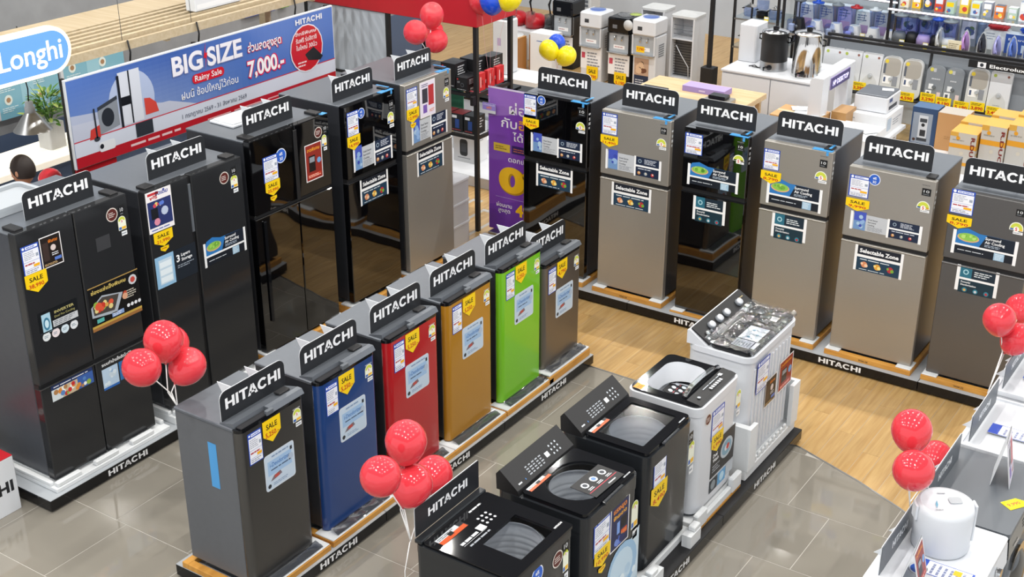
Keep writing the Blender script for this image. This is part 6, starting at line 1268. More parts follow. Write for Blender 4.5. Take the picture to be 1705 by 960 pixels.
# ================================================================== WHITE CABINETS, URNS
for i, (a, b) in enumerate(((-6.24, -5.64), (-5.635, -5.03))):
    t = thing('cabinet', ('white cabinet under the black water urn', 'white cabinet under the steel water urn')[i], 'cabinet', (a, 13.7, 0), 0, 'white cabinets under the urns'); w = b-a
    s = MB(); s.box(0, .02, 0, w, .85, .92, 'white_plastic'); s.build('body', t); s = MB(); s.box(.003, 0, .02, w-.003, .0195, .90, 'white_plastic', ch=.002); s.build('door', t)
s = MB(); s.box(0, 0, 0, 1.24, .88, .025, 'white_plastic', ch=.003); o = s.build('worktop', None, (-6.25, 13.69, .9205)); tag(o, 'long white worktop carrying the two water urns', 'worktop')
def urn(x, y, r, h, label, m_body, m_low):
    t = thing('water_urn', label, 'urn', (x, y, .9457)); z0 = .0
    s = MB(); s.lathe([(0, 0), (r, 0), (r*1.02, .01), (r, .02), (r, h*.22)], m_low, seg=30); s.build('base', t)
    s = MB(); s.lathe([(r*.99, h*.2205), (r*.99, h*.9), (r, h*.9), (r*1.0, h*.92)], m_body, seg=30); s.build('tank', t)
    s = MB(); s.lathe([(r*1.0, h*.9205), (r*.97, h*.94), (r*.4, h*.985), (.0, h*.99)], 'chrome', seg=30); s.build('lid', t); s = MB(); s.lathe([(0, h*.9905), (.035, h*.9905), (.035, h*1.04), (0, h*1.05)], 'gloss_black', seg=14); s.build('lid_knob', t)
    for a in (-1, 1): s = MB(); s.tube([(r*a, 0, h*.82), ((r+.035)*a, 0, h*.81), ((r+.035)*a, 0, h*.7), (r*a, 0, h*.69)], .011, 'gloss_black', 6); s.build('handle', t)
    s = MB(); s.tube([(-r*.2, -r*.98, h*.1), (-r*.2, -r-.05, h*.1), (-r*.2, -r-.05, h*.04)], .012, 'gloss_black', 8); s.build('tap', t)
    s = MB(); s.lathe([(0, 0), (.03, 0), (.03, .02), (0, .02)], 'gloss_black', (0, 0, 0), 14); k = s.build('dial', t); k.rotation_euler = (PI/2, 0, 0); k.location = (.02, -r, h*.11)
urn(-5.75, 14.02, .155, .47, 'black water urn with a steel foot on the white worktop', 'matte_black', 'aluminium')
urn(-5.33, 13.97, .165, .52, 'polished steel water urn with black handles on the white worktop', 'chrome', 'chrome')
t = thing('white_box', 'tall plain white appliance box left of the urns', 'box', (-6.24, 14.12, .946)); s = MB(); s.box(0, 0, 0, .22, .3, .44, 'white_plastic', ch=.01); s.build('body', t); s = MB(); s.box(.02, -.003, .03, .2, -.0005, .42, 'white_plastic'); s.build('door', t)
s = MB(); s.tube([(0, 0, 0), (.06, .03, .012), (.12, -.01, .0), (.05, -.03, .01), (.15, .0, .0)], .006, 'cable_black', 5); o = s.build('power_cord', None, (-6.02, 13.95, .953)); tag(o, 'small black cord lying beside the black urn', 'cable')

# ================================================================== SHELVES OF SMALL APPLIANCES
def shelf_unit(x0, x1, y0, y1, zs, ztop, label, led=None):
    t = thing('shelf_unit', label, 'shelf', (x0, y0, 0)); w, d = x1-x0, y1-y0
    for a in (0, w-.03):
        for b in (0, d-.03): s = MB(); s.box(a, b, 0, a+.03, b+.03, ztop, 'matte_black'); s.build('post', t)
    s = MB(); s.box(.03, d-.028, 0, w-.03, d-.012, ztop, 'off_white'); s.build('back_panel', t)
    for z_ in zs:
        s = MB(); s.box(.001, -.02, z_-.012, w-.001, d-.03, z_, 'clear_glass'); s.build('glass_shelf', t)
        s = MB(); s.box(.031, -.022, z_-.02, w-.031, -.0205, z_+.004, 'aluminium'); s.build('shelf_edge', t)
    if led is not None: s = MB(); s.box(0, -.03, led-.008, w, -.0225, led+.008, 'led_strip'); s.build('light_strip', t)
    return t
shelf_unit(-7.05, -6.42, 15.7, 16.3, (.30, .68, 1.05), 1.9, 'shelf unit of kitchen appliances between the black column and the white box')
shelf_unit(-6.38, -4.92, 15.7, 16.3, (.55, .95, 1.50), 1.9, 'shelf unit with blenders behind the water urns', 1.50)
shelf_unit(-4.88, -2.6, 15.25, 15.85, (.60, 1.12, 1.52), 2.0, 'shelf unit with irons and choppers behind the water heater display', 1.52)
def blender(x, y, z, k, label, base, jar, lid, group, dial='mid_grey'):
    t = thing('blender', label, 'blender', (x, y, z)); 
    s = MB(); s.prism([(-.09*k, -.08*k), (.09*k, -.08*k), (.09*k, .08*k), (-.09*k, .08*k)], 0, .001, base); n = 4
    a_ = rrect(-.09*k, -.085*k, .09*k, .085*k, .03*k, 3); b_ = rrect(-.06*k, -.06*k, .06*k, .06*k, .03*k, 3); n = len(a_)
    s.add([(*p, .001) for p in a_]+[(*p, .17*k) for p in b_], [(i, (i+1) % n, (i+1) % n+n, i+n) for i in range(n)], base, True); s.add([(*p, .17*k) for p in b_], [tuple(range(n))], base); s.build('motor_base', t)
    s = MB(); s.lathe([(.0, .0), (.025*k, .0), (.025*k, .015), (0, .018)], dial, (0, 0, 0), 12); o = s.build('dial', t); o.rotation_euler = (PI/2, 0, 0); o.location = (0, -.076*k, .07*k)
    s = MB(); s.lathe([(.045*k, .1705*k), (.05*k, .2*k), (.075*k, .40*k)], jar, seg=18); s.tube([(.07*k, 0, .37*k), (.12*k, 0, .35*k), (.11*k, 0, .24*k), (.055*k, 0, .22*k)], .009*k, jar, 5); s.build('jar', t)
    s = MB(); s.lathe([(0, .445*k), (.03*k, .44*k), (.03*k, .42*k), (.08*k, .415*k), (.08*k, .3995*k), (0, .3995*k)], lid, seg=18); s.build('lid', t)
    return t
specs = [(-6.22, 'matte_black', 'blue_glass', 'mid_grey', 'black based blender at the left end behind the white box'), (-5.98, 'white_plastic', 'blue_glass', 'blue_paint', 'white blender left of the black water urn'), (-5.72, 'white_plastic', 'blue_glass', 'grey_plastic', 'white blender above the black water urn'), (-5.48, 'white_plastic', 'clear_glass', 'red_paint', 'white blender between the urns with a red lid'), (-5.24, 'white_plastic', 'blue_glass', 'white_plastic', 'white blender with a dial right of the steel urn'), (-5.02, 'white_plastic', 'blue_glass', 'white_plastic', 'white blender at the right end of the blender shelf')]
for x, b_, j_, l_, lab in specs: blender(x, 15.88, .951, .95, lab, b_, j_, l_, None)
def chopper(x, y, z, k, label, base, lid, rb=.085):
    t = thing('food_chopper', label, 'chopper', (x, y, z)); s = MB(); s.lathe([(0, 0), (rb*k, 0), (rb*k, .05*k), (rb*.8*k, .09*k), (0, .095*k)], base, seg=18); s.build('motor_base', t)
    s = MB(); s.lathe([(rb*.75*k, .0955*k), (rb*k, .11*k), (rb*k, .24*k)], 'blue_glass', seg=18); s.build('bowl', t); s = MB(); s.lathe([(0, .28*k), (.02*k, .275*k), (.02*k, .26*k), (rb*1.05*k, .255*k), (rb*1.05*k, .2405*k), (0, .2405*k)], lid, seg=18); s.build('lid', t)
wh = ['at the left end of the chopper shelf', 'second on the chopper shelf', 'third on the chopper shelf', 'fourth on the chopper shelf', 'left of the cream sign card']
for i in range(5): chopper(-4.76+.145*i, 15.38+.04*(i % 2), 1.121, 1.25, ('grey', 'dark', 'violet', 'dark', 'pale')[i]+' based food chopper '+wh[i], ('mid_grey', 'matte_black', 'lilac', 'matte_black', 'off_white')[i], ('grey_plastic', 'mid_grey', 'grey_plastic', 'blue_paint', 'grey_plastic')[i], .065)
# irons standing on their heels
def iron(x, y, z, label, body, sole='off_white', k=1.):
    t = thing('iron', label, 'iron', (x, y, z))
    outl = [(-.055, 0), (.055, 0), (.058, .08), (.045, .16), (.02, .225), (0, .25), (-.02, .225), (-.045, .16), (-.058, .08)]
    s = MB(); s.prism([(a*k, b*k) for a, b in outl], .0, .012, sole, axis='y'); s.build('sole_plate', t)
    inn = [(a*k*.82, b*k*.9+.008) for a, b in outl]; n = len(inn)
    s = MB(); s.add([(a, -.0005, b) for a, b in inn]+[(a*.45, -.07*k, b*.75+.02*k) for a, b in inn], [(i+n, (i+1) % n+n, (i+1) % n, i) for i in range(n)]+[tuple(range(n, 2*n))], body, True); s.build('body', t)
    s = MB(); s.tube([(0, -.07*k, .04*k), (0, -.12*k, .05*k), (0, -.12*k, .15*k), (0, -.065*k, .18*k)], .014*k, body, 6); s.build('handle', t)
mat('iron_violet', 'b487c8', .3); mat('iron_blue', '5a78c8', .3); mat('iron_dark', '2c2e3a', .3); mat('iron_pale', 'a8a6dc', .3)
for x, b_, lab in ((-4.28, 'off_white', 'small white iron beside the cream card'), (-3.98, 'iron_violet', 'violet and white iron standing on the shelf'), (-3.79, 'iron_dark', 'dark iron with white outline standing on the shelf'), (-3.62, 'iron_pale', 'pale violet iron standing on the shelf'), (-3.45, 'iron_blue', 'blue iron left of the blue boxes'), (-3.28, 'iron_blue', 'blue iron at the right edge of the photo')): iron(x, 15.36, 1.121, lab, b_)
carton(-4.16+.02, 15.25-.02, 1.121, .0+.16, .02, .13, 'cream sign card on the shelf left of the irons', 'e6dcc0', 'e6dcc0', lambda P, w, h: (P.greek(.01, .02, w*.8, h*.8, 4, '9a8e70'), P.rect(w*.85, h*.2, w*.97, h*.7, 'd8a83c', 2)), name='sign_card', cat='sign')
def d_iron(P, w, h): P.rect(0, 0, w, h, '3a58a8'); P.text('Electrolux', w*.5, h*.68, h*.12, 'f0f2f8', w*.8, .01, layer=2); P.rect(w*.1, h*.1, w*.4, h*.55, '8fb0e0', 2); P.rect(w*.55, h*.1, w*.9, h*.5, 'c8d8f0', 2)
carton(-3.58, 15.52, 1.121, .34, .16, .22, 'blue box with white lettering behind the blue irons', '3a58a8', 'dfe4ee', d_iron)
for x, c, lab in ((-3.82, 'red_paint', 'red garment steamer head over a white box'), (-3.46, 'blue_paint', 'blue garment steamer head over the blue box')):
    t = thing('steamer', lab, 'steamer', (x, 15.60, 1.121+.225)); s = MB(); s.box(0, 0, .0, .24, .12, .07, c, ch=.03); s.build('tank', t); s = MB(); s.box(.05, -.02, .02, .19, -.0005, .05, c, ch=.01); s.build('handle', t)
carton(-3.84, 15.58, 1.121, .27, .16, .222, 'white box under the red garment steamer', 'e6e9ee', 'eef0f4', lambda P, w, h: P.greek(w*.1, h*.5, w*.5, h*.9, 3, 'a0a8b8'))
carton(-3.44, 15.70, 1.121, .27, .10, .222, 'white box under the blue garment steamer', 'e6e9ee', 'eef0f4')
t = thing('air_fryer', 'pale blue rounded appliance behind the irons', 'appliance', (-4.10, 15.62, 1.121)); s = MB(); s.box(0, 0, 0, .26, .16, .30, 'blue_glass', ch=.03); s.box(.02, .02, .01, .24, .14, .28, 'light_grey', ch=.02); s.build('body', t)
# upper shelf goods
ucol = ['e8e2d0', 'f0c020', '3a4a6a', 'd04a30', 'a8c4b8', 'f0d040', 'c8d8e4', '8a94a8', 'e07a30', 'b8d0c0', 'dfe3ea', '50586a', 'd8dce4', '7a88a0']
unm = ['cream', 'yellow', 'navy', 'red', 'pale green', 'bright yellow', 'pale blue', 'slate', 'orange', 'mint', 'white', 'charcoal', 'pearl', 'steel blue']
for i in range(14):
    x = -4.80+.135*i; h = random.uniform(.12, .24)
    carton(x, 15.36+random.uniform(0, .12), 1.521, .10, .10, h, '%s packet on the top glass shelf over the %s' % (unm[i], 'choppers' if i < 6 else 'irons'), ucol[i], ucol[(i+3) % 14], lambda P, w, hh: (P.rect(w*.1, hh*.55, w*.9, hh*.9, random.choice(['f4f4f0', 'f4cd13', 'dfe6ee'])), P.blots(w*.05, hh*.05, w*.95, hh*.5, 3, ['d04838', '4868a8', 'f0d050', 'e8e8e8'], 2, .3)), 'packets on the top glass shelf')
for i in range(9):
    x = -6.30+.155*i
    if i % 3 == 0:
        t = thing('jug', ('glass jug at the left end of the top shelf over the blenders', 'glass jug in the middle of the top shelf over the blenders', 'glass jug right of the middle of the top shelf')[i//3], 'jug', (x, 15.9, 1.501)); s = MB(); s.lathe([(0, .002), (.05, .002), (.06, .12), (.055, .16)], 'clear_glass', seg=16); s.build('body', t); s = MB(); s.lathe([(0, .175), (.058, .165), (.058, .1605), (0, .1605)], 'blue_paint', seg=16); s.build('lid', t)
    else: carton(x-.05, 15.85, 1.501, .11, .1, .14+.02*(i % 4), '%s box on the top shelf over the blenders' % ('slate', 'white', 'grey', 'dark', 'pale', 'blue', 'beige', 'silver', 'navy')[i], ['5a6474', 'e6e8ec', '9aa0a8', '2c3038', 'd4dae0', '5c7cc0', 'd8cdb8', 'b8bcc4', '2c3c60'][i], 'dfe2e8', lambda P, w, hh: P.greek(w*.1, hh*.4, w*.9, hh*.85, 3, 'c8ccd4'))
# small yellow tags hanging from the shelf edges, cartons and jugs behind the first row
for i, (x, y, z_) in enumerate(((-6.05, 15.66, .955), (-5.60, 15.66, .955), (-5.33, 15.66, 1.02), (-4.70, 15.21, 1.125), (-4.42, 15.21, 1.125), (-4.20, 15.21, 1.125), (-6.88, 15.66, .69), (-6.60, 15.66, 1.06))):
    s = MB(); s.prism([(0, .0), (.03, -.035), (.06, 0), (.06, .06), (0, .06)], 0, .002, 'balloon_yellow', axis='y'); o = s.build('price_tag', None, (x, y, z_)); tag(o, 'small yellow tag on the shelf edge %s' % ('under the second blender', 'under the middle blenders', 'below the white blender with a dial', 'under the first chopper', 'under the third chopper', 'left of the cream sign card', 'below the silver pot', 'below the clear steamer')[i], 'price tag')
    P = PR('front', 0, .001); P.rect(.004, .03, .056, .056, 'e8ecf4'); P.greek(.01, .0, .05, .02, 1, 'b04020', 2); P.build('tag_print', o)
for i, x in enumerate((-6.28, -6.02, -5.78, -5.54, -5.30, -5.08)):
    carton(x, 16.06, .951, .18, .14, .30+.02*(i % 3), '%s carton behind the blenders' % ('pale', 'silver', 'lavender', 'white', 'light grey', 'dark grey')[i], ['cfd4e0', 'a9adb8', 'a8a6dc', 'dfe2ea', 'b9bec8', '6c707a'][i], 'd8dce6', lambda P, w, hh: (P.rect(w*.1, hh*.1, w*.9, hh*.45, 'b49ac8'), P.greek(w*.1, hh*.6, w*.9, hh*.9, 3, '5c6a98', 2)))
for i, x in enumerate((-4.82, -4.60, -4.36, -4.12)):
    carton(x, 15.60, 1.121, .19, .12, .30, '%s picture carton behind the choppers' % ('violet', 'blue', 'pale violet', 'slate')[i], ['8f8cc0', '6c7cb8', 'b4b2d8', '7c8498'][i], 'c8cce0', lambda P, w, hh: (P.rect(w*.08, hh*.3, w*.92, hh*.95, 'c4c8e2'), P.blots(w*.1, hh*.3, w*.9, hh*.8, 5, ['7a88b0', '5c7a60', 'dfe2f0', '4a5888'], 2, .25)))
for i in range(4): 
    s = MB(); s.box(0, 0, 0, .11, .10, .16, 'blue_glass', ch=.02); s.box(.02, .02, .005, .09, .08, .10, ('white_plastic', 'iron_blue', 'off_white', 'iron_pale')[i], ch=.01); o = s.build('food_box', None, (-6.33+.25*i, 15.74, .951)); tag(o, ('clear blue tinted box before the black based blender', 'clear box with a blue core between the first two blenders', 'clear box with a white core behind the black urn', 'clear box with a pale core between the water urns')[i], 'container')
# pots, pans and cookers on the left shelf unit
for i, (x, z_, lab, m_) in enumerate(((-6.93, .681, 'silver pot on the middle shelf beside the black column', 'chrome'), (-6.72, .681, 'blue pot on the middle shelf beside the black column', 'iron_blue'), (-6.90, 1.051, 'glass kettle on the upper shelf beside the black column', 'blue_glass'), (-6.55, 1.051, 'clear steamer on the upper shelf left of the blenders', 'blue_glass'), (-6.9, .301, 'silver pan on the lower shelf beside the column', 'aluminium'))):
    t = thing('cooking_pot', lab, 'pot', (x, 15.9, z_)); s = MB(); s.lathe([(0, 0), (.075, .0), (.085, .02), (.085, .12)], m_, seg=18); s.build('pan', t); s = MB(); s.lathe([(.086, .1205), (.05, .14), (.015, .145), (.015, .165), (0, .168)], 'chrome', seg=18); s.build('lid', t)
    for a in (-1, 1): s = MB(); s.tube([(.08*a, -.02, .09), (.105*a, -.02, .09), (.105*a, .02, .09), (.08*a, .02, .09)], .006, 'gloss_black', 5); s.build('handle', t)
t = thing('radio', 'pink radio with two dark dials on the low shelf left of the white cabinets', 'radio', (-6.72, 15.75, .301)); s = MB(); s.box(0, 0, 0, .22, .14, .11, 'pink_plastic', ch=.01); s.build('body', t); P = PR('front', 0); P.rect(.02, .02, .2, .09, '3a3c44'); P.disc(.06, .055, .022, 'b8bac0', 2); P.disc(.16, .055, .022, 'b8bac0', 2); P.build('front_print', t)
t = thing('mixer', 'black jug blender base on the upper shelf beside the column', 'mixer', (-6.72, 15.88, 1.051)); s = MB(); s.lathe([(0, 0), (.08, 0), (.075, .08), (0, .09)], 'gloss_black', seg=16); s.build('base', t); s = MB(); s.lathe([(.05, .0905), (.08, .12), (.08, .22), (0, .225)], 'blue_glass', seg=16); s.build('bowl', t)

# ================================================================== WATER HEATER DISPLAY
t = thing('heater_display', 'black framed grey display board with yellow price rail for water heaters', 'display', (-5.42, 14.62, 0)); W = 2.42
for a in (0, 1.22, W-.03): s = MB(); s.prism([(0, 0), (.03, 0), (.22, 1.22), (.19, 1.22)], a, a+.03, 'matte_black', axis='x'); s.build('post', t)
s = MB(); s.prism([(.115, .66), (.125, .66), (.20, 1.18), (.19, 1.18)], .031, 1.219, 'grey_plastic', axis='x'); s.prism([(.115, .66), (.125, .66), (.20, 1.18), (.19, 1.18)], 1.251, W-.031, 'grey_plastic', axis='x'); s.build('board', t)
s = MB(); s.box(-.01, -.04, .645, W+.01, .115, .66, 'matte_black'); s.build('ledge', t)
s = MB(); s.box(-.01, .02, 1.2205, W+.01, .06, 1.25, 'matte_black'); s.box(-.01, .19, 1.2205, W+.01, .23, 1.25, 'matte_black'); s.build('top_rail', t)
s = MB(); s.box(W-.72, -.005, 1.14, W+.02, .0195, 1.2195, 'matte_black'); s.build('header', t); P = PR('front', -.005, .001); P.rect(W-.62, 1.15, W-.53, 1.21, 'eceef2'); P.disc(W-.575, 1.18, .02, '2c3038', 2); P.text('Electrolux', W-.30, 1.16, .038, 'f2f4f6', .38, .02); P.build('header_lettering', t)
s = MB(); s.box(-.5+.5, .0, .05, W, .05, .10, 'matte_black'); s.build('foot_rail', t)
def heater(x, lab, style, w=.232, h=.46, z=.662):
    t = thing('water_heater', lab, 'water heater', (x, 14.62-.012+.045, z)); t.rotation_euler = (-.13, 0, 0)
    col = {'w': 'white_plastic', 'g': 'off_white', 'd': 'grey_plastic'}[style]
    r_ = .02 if style == 'w' else .075
    s = MB(); s.prism(rrect(0, 0, w, h, r_, 5, (1, 1, 1, 1)), 0, .05, col, axis='y'); s.build('casing', t)
    P = PR('front', 0, .001)
    if style == 'w':
        P.poly([(w*.08, .015), (w*.92, .015), (w*.86, h*.3), (w*.66, h*.44), (w*.34, h*.44), (w*.14, h*.3)], 'c8cacc'); P.disc(w*.5, h*.42, .032, 'b8babc', 2); P.disc(w*.5, h*.42, .022, 'e4e4e2', 3); P.disc(w*.2, h*.9, .018, 'a8b850', 2); P.disc(w*.82, h*.9, .014, '8a5a50', 2); P.greek(w*.3, h*.16, w*.7, h*.2, 1, '9a9ca0', 3)
    elif style == 'g':
        P.poly(rrect(w*.08, h*.5, w*.92, h*.96, .06, 4), 'a8a49c'); P.disc(w*.22, h*.86, .022, 'e0c840', 2); P.rect(w*.12, h*.3, w*.5, h*.5, 'f0f0f0', 2); P.rect(w*.6, h*.25, w*.85, h*.5, '8a8e96', 2); P.rect(w*.16, h*.34, w*.26, h*.46, '4a5878', 3); P.rect(w*.1, h*.55, w*.2, h*.8, '5a606c', 3)
    else:
        P.disc(w*.25, h*.88, .022, 'd0c860', 2); P.rect(w*.35, h*.82, w*.5, h*.92, 'b8bac0', 2); P.rect(w*.08, h*.12, w*.4, h*.32, 'e8eaee', 2); P.rect(w*.15, h*.16, w*.3, h*.28, '4a5060', 3); P.rect(w*.2, h*.36, w*.45, h*.5, 'dfe2e6', 2); P.rect(w*.7, h*.1, w*.9, h*.3, 'd8c4c4', 2); P.greek(w*.3, h*.6, w*.8, h*.68, 1, 'c0c4ca', 2)
    P.build('front_print', t)
    s = MB(); s.prism(circ(w/2, h*.42, .02, 16), -.018, -.0035, 'light_grey' if style != 'd' else 'mid_grey', axis='y'); s.build('knob', t)
for x, st, lab in ((-5.40, 'w', 'white water heater at the left end of the display'), (-5.17, 'w', 'second white water heater of the display'), (-4.93, 'w', 'third white water heater of the display, above a large yellow price card'), (-4.69, 'g', 'grey topped water heater left of the middle post'), (-4.45, 'g', 'grey topped water heater right beside the middle post'), (-4.17, 'd', 'dark grey water heater right of the middle post'), (-3.96, 'd', 'second dark grey water heater, slightly lower'), (-3.71, 'g', 'white water heater with red and blue stickers'), (-3.47, 'w', 'small white water heater at the right end of the display')): heater(x-.01, lab, st, h=.45 if st != 'd' else .42, w=.232 if st != 'd' else .205)
for i, (x, w_, z_, tx_) in enumerate(((-5.30, .10, .70, '2,190'), (-4.98, .16, .66, '3,390'), (-4.66, .15, .64, '4,290'), (-4.42, .17, .63, '4,590'), (-4.18, .17, .66, '3,290'), (-4.0, .17, .64, '4,190'), (-3.80, .17, .63, '5,190'), (-3.62, .16, .65, '3,890'), (-3.44, .16, .63, '3,490'))):
    s = MB(); s.box(0, 0, 0, w_, .003, .10, 'balloon_yellow'); o = s.build('price_card', None, (x, 14.56-.004*i, z_+.035)); tag(o, 'yellow price card under the %s water heater of the display' % ('first white', 'third white', 'first grey topped', 'second grey topped', 'first dark grey', 'second dark grey', 'stickered white', 'last white', 'rightmost')[i], 'price card'); P = PR('front', 0, .001); P.rect(0, 0, w_, .1, 'f0d21a'); P.text(tx_, w_*.5, .015, .035, 'c0281c', w_*.8, .03, layer=2); P.greek(w_*.1, .06, w_*.9, .09, 2, '5a5020', 2); P.build('card_print', o)

# ================================================================== TABLES AND CARTONS BEHIND THE RIGHT ROW
t = thing('wooden_table', 'pale wooden table with a lilac box behind the narrow black refrigerator', 'table', (-6.75, 12.35, 0))
s = MB(); s.box(0, 0, .86, 1.32, .78, .92, 'pale_wood', ch=.004); s.build('table_top', t)
for a in (.04, 1.23):
    for b in (.04, .69): s = MB(); s.box(a, b, 0, a+.05, b+.05, .8595, 'pale_wood'); s.build('leg', t)
carton(-6.25, 12.72, .921, .50, .2, .06, 'flat lilac box on the pale wooden table', '9a88c4', 'ad9bd2', lambda P, w, h: P.rect(w*.4, h*.3, w*.55, h*.6, 'c8bce0'))
s = MB(); s.box(0, 0, 0, .30, .22, .05, 'steel', ch=.01); s.box(.05, .04, .0505, .25, .18, .09, 'gloss_black', ch=.01); o = s.build('toaster_grill', None, (-5.86, 12.40, .921)); tag(o, 'silver and black table grill at the right end of the wooden table', 'grill')
s = MB(); s.box(0, 0, 0, .30, .16, .02, 'gloss_black', ch=.006); o = s.build('tablet', None, (-6.68, 12.5, .921)); tag(o, 'flat dark device at the left end of the wooden table', 'device')
t = thing('white_table', 'long white table behind the steel refrigerators', 'table', (-5.25, 12.15, 0)); s = MB(); s.box(0, 0, .66, 1.24, 1.43, .70, 'white_board', ch=.003); s.build('table_top', t)
for a in (.05, 1.14):
    for b in (.05, 1.25): s = MB(); s.box(a, b, 0, a+.05, b+.05, .6595, 'white_board'); s.build('leg', t)
carton(-5.1, 12.45, .701, .50, .42, .22, 'open brown carton with papers on top behind the narrow steel refrigerator', 'b98f5e', 'c79d6c', lambda P, w, h: P.rect(w*.2, h*.3, w*.4, h*.6, 'a87c4c'), tape='d8c09a')
for i, (dx, dy, r_) in enumerate(((.0, .0, .2), (.06, .05, -.3), (-.04, .07, .5))):
    s = MB(); s.box(0, 0, 0, .21, .15, .002, 'white_board'); o = s.build('paper_sheet', None, (-4.90+dx, 12.6+dy, .924+.003*i), r_); tag(o, ('white sheet lying on the open brown carton', 'second white sheet on the brown carton, turned right', 'topmost white sheet on the brown carton')[i], 'paper')
# white portal stand with lit sign
t = thing('display_stand', 'white portal shaped display stand with a lit violet sign', 'display stand', (-4.76, 12.62, .701)); 
s = MB(); s.prism(rrect(0, 0, .14, .62, .05, 4, (0, 0, 0, 1)), 0, .18, 'white_plastic', axis='y'); s.build('left_leg', t)
s = MB(); s.box(.0, .1805, .50, .14, .75, .62, 'white_plastic', ch=.01); s.build('top_beam', t); s = MB(); s.box(0, .7505, 0, .14, .92, .62, 'white_plastic', ch=.01); s.build('right_leg', t)
s = MB(); s.box(.1405, .20, .46, .150, .74, .585, 'lilac'); s.build('sign_face', t); P = PR(lambda u, v, d: (.1505+d, u, v), 0, .001); P.rect(.20, .462, .74, .583, '4a4478'); P.build('sign_ground', t)
vs_, fs_, x0_, x1_ = font_mesh('HP DESKTOP', .02); k = .44/(x1_-x0_); s = MB(); s.add([(.1535, .25+(a-x0_)*k, .495+b*.075) for a, b in vs_], fs_, 'lit_violet'); s.build('lettering', t)
carton(-4.58, 12.83, .701, .16, .3, .24, 'brown carton standing inside the white portal stand', 'a9804f', 'bb9262', lambda P, w, h: P.disc(w*.5, h*.4, .03, '7a5a34'))
def d_printer(P, w, h): P.rect(0, 0, w, h, 'e4e7ea'); P.greek(w*.08, h*.5, w*.3, h*.8, 2, 'aab0b8', 2)
t = thing('printer', 'white desk printer with a grey blue lid behind the wide steel refrigerator', 'printer', (-4.46, 13.15, .905)); s = MB(); s.box(0, 0, 0, .36, .40, .17, 'white_plastic', ch=.01); s.build('body', t); s = MB(); s.box(.01, .0, .1705, .35, .38, .185, 'iron_pale' if False else 'grey_lid', ch=.006); s.build('scanner_lid', t); P = PR(lambda u, v, k: (.36+k, u, v), 0, .001); P.rect(.05, .03, .30, .07, '3a3e46'); P.rect(.05, .11, .14, .15, '4a5a88', 2); P.build('side_print', t)
s = MB(); s.box(0, 0, 0, .12, .09, .004, 'white_board'); o = s.build('leaflet', None, (-4.24, 13.35, 1.0915), .3); tag(o, 'small pale leaflet lying on the printer lid', 'leaflet')
carton(-4.54, 13.05, .701, .48, .52, .20, 'white carton under the desk printer', 'e6e9ec', 'f0f2f4', d_printer, side=lambda P, w, h: (P.rect(w*.06, h*.2, w*.3, h*.85, 'b8c8d8'), P.greek(w*.4, h*.3, w*.9, h*.7, 3, '9aa2ac')))
carton(-4.50, 12.30, .701, .50, .56, .16, 'low white carton with papers in front of the printer', 'e4e8ec', 'eef1f3', d_printer, side=lambda P, w, h: P.greek(w*.2, h*.2, w*.8, h*.7, 3, 'a8c0cc'))
for i in range(3):
    s = MB(); s.box(0, 0, 0, .22, .16, .002, 'off_white'); P_c = s.build('paper_sheet', None, (-4.42+.08*i, 12.45+.1*i, .863+.003*i), .3-.5*i); tag(P_c, ('left loose sheet on the low white carton', 'middle loose sheet on the low white carton', 'right loose sheet on the low white carton')[i], 'paper')
# counter with coffee machine carton, brown carton and yellow cartons
t = thing('white_table', 'white table under the yellow cartons and the coffee machine box', 'table', (-3.99, 12.3, 0)); s = MB(); s.box(.0, .35, .46, 1.9, 1.6, .50, 'white_board', ch=.003); s.build('table_top', t)
for a in (.05, 1.8):
    for b in (.4, 1.5): s = MB(); s.box(a, b, 0, a+.05, b+.05, .4595, 'white_board'); s.build('leg', t)
def d_coffee(P, w, h):
    P.rect(0, 0, w, h, '2b4468'); P.rect(w*.06, h*.06, w*.82, h*.86, '8c96a4', 2); P.rect(w*.3, h*.15, w*.65, h*.8, 'c8ccd2', 3); P.rect(w*.38, h*.25, w*.6, h*.42, '2a2c30', 4); P.rect(w*.34, h*.62, w*.62, h*.72, '3a3e44', 4); P.disc(w*.48, h*.55, w*.07, '1c1e22', 5); P.rect(w*.28, h*.12, w*.68, h*.2, '34383e', 4); P.disc(w*.18, h*.14, w*.06, '4a3024', 4)
carton(-3.96, 13.58, .501, .27, .22, .41, 'dark blue carton with a picture of a coffee machine', '2b4468', '4f6c90', d_coffee)
carton(-3.68, 13.55, .501, .30, .26, .40, 'plain brown carton right of the coffee machine carton', 'b88c5c', 'b9b2a8', lambda P, w, h: P.greek(w*.3, h*.3, w*.8, h*.4, 2, 'a07848'))
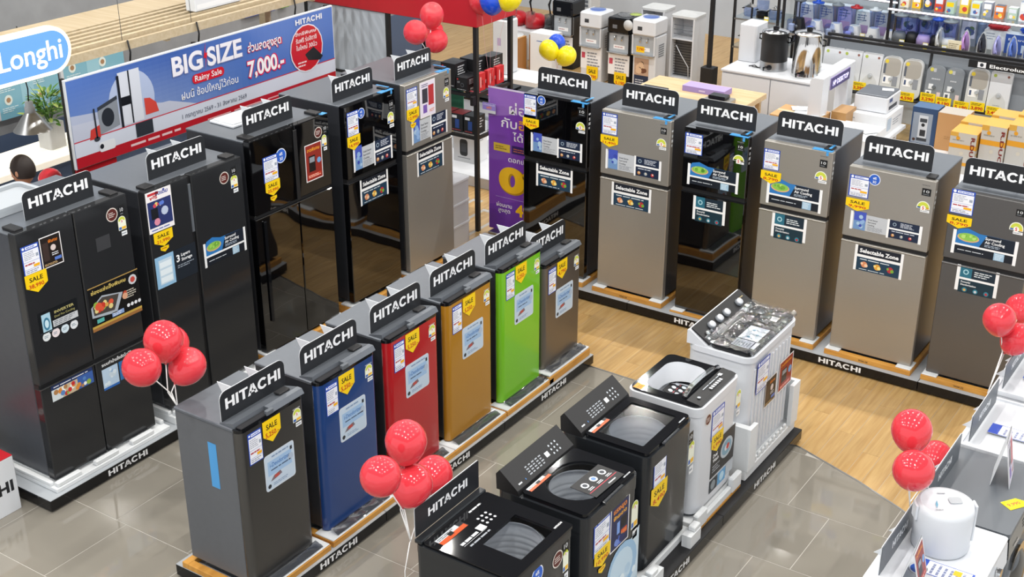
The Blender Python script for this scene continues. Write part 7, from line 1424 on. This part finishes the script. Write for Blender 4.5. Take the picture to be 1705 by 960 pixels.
def d_duck(P, w, h):
    P.rect(0, 0, w, h, 'bdb9b2'); P.rect(0, h*.62, w, h*.72, 'd8982c', 2); P.rect(0, h*.2, w, h*.28, 'd8982c', 2); P.greek(w*.1, h*.78, w*.7, h*.84, 1, '9a958c', 2); P.disc(w*.3, h*.86, .02, 'd8982c', 2); P.rect(0, h*.9, w*.3, h, 'cfa048', 2); P.disc(w*.5, h*.5, .02, 'c8c0b0', 3)
    vs, fs, x0, x1 = font_mesh('R.DUCK', .03); k_ = h*.78/(x1-x0); P.add([P.fn(w*.80+b*w*.2, h*.92-(a-x0)*k_, .004) for a, b in vs], [f[::-1] for f in fs], 'print', False, '7a2a26')
def d_dside(P, w, h): P.rect(0, 0, w, h, 'cf983a'); P.rect(0, h*.3, w, h*.6, 'beb9b0', 1.5); P.greek(w*.1, h*.3, w*.9, h*.8, 4, 'c8963c', 2)
dk = [(-3.36, 12.92, .501, .26, .30, .42), (-3.36, 13.24, .501, .26, .28, .44), (-3.08, 12.98, .501, .24, .30, .52), (-3.08, 13.30, .501, .24, .26, .54), (-2.83, 13.0, .501, .24, .3, .56), (-2.83, 13.32, .501, .24, .28, .58)]
dn = ['yellow and grey carton with red lettering, nearest of the yellow stack', 'yellow carton behind the nearest one', 'taller yellow carton right of the nearest one', 'yellow carton at the back of the stack', 'yellow carton at the right edge of the stack', 'rearmost yellow carton at the right edge']
for q, n_ in zip(dk, dn): carton(*q, n_, 'c99a3e', 'd9a54c', d_duck, 'yellow cartons on the white table', side=d_dside)
for i in range(4): carton(-2.98+.2*i, 12.5+.05*i, .40+.0, .17, .2, .20, ('blue and white box before the yellow cartons', 'second blue and white box before the yellow cartons', 'blue and white box near the right edge', 'blue and white box at the right edge of the photo')[i], 'dfe6f0', 'a9c2dc', lambda P, w, h: (P.rect(w*.1, h*.2, w*.5, h*.8, '3a5cae'), P.greek(w*.55, h*.3, w*.9, h*.8, 3, '8aa0c8')))
t = thing('low_table', 'low glass topped table carrying the blue and white boxes', 'table', (-3.1, 12.35, 0)); s = MB(); s.box(0, 0, .38, 1.1, .29, .399, 'light_grey'); s.build('table_top', t)
for a in (.03, 1.03): s = MB(); s.box(a, .03, 0, a+.04, .26, .3795, 'light_grey'); s.build('leg', t)
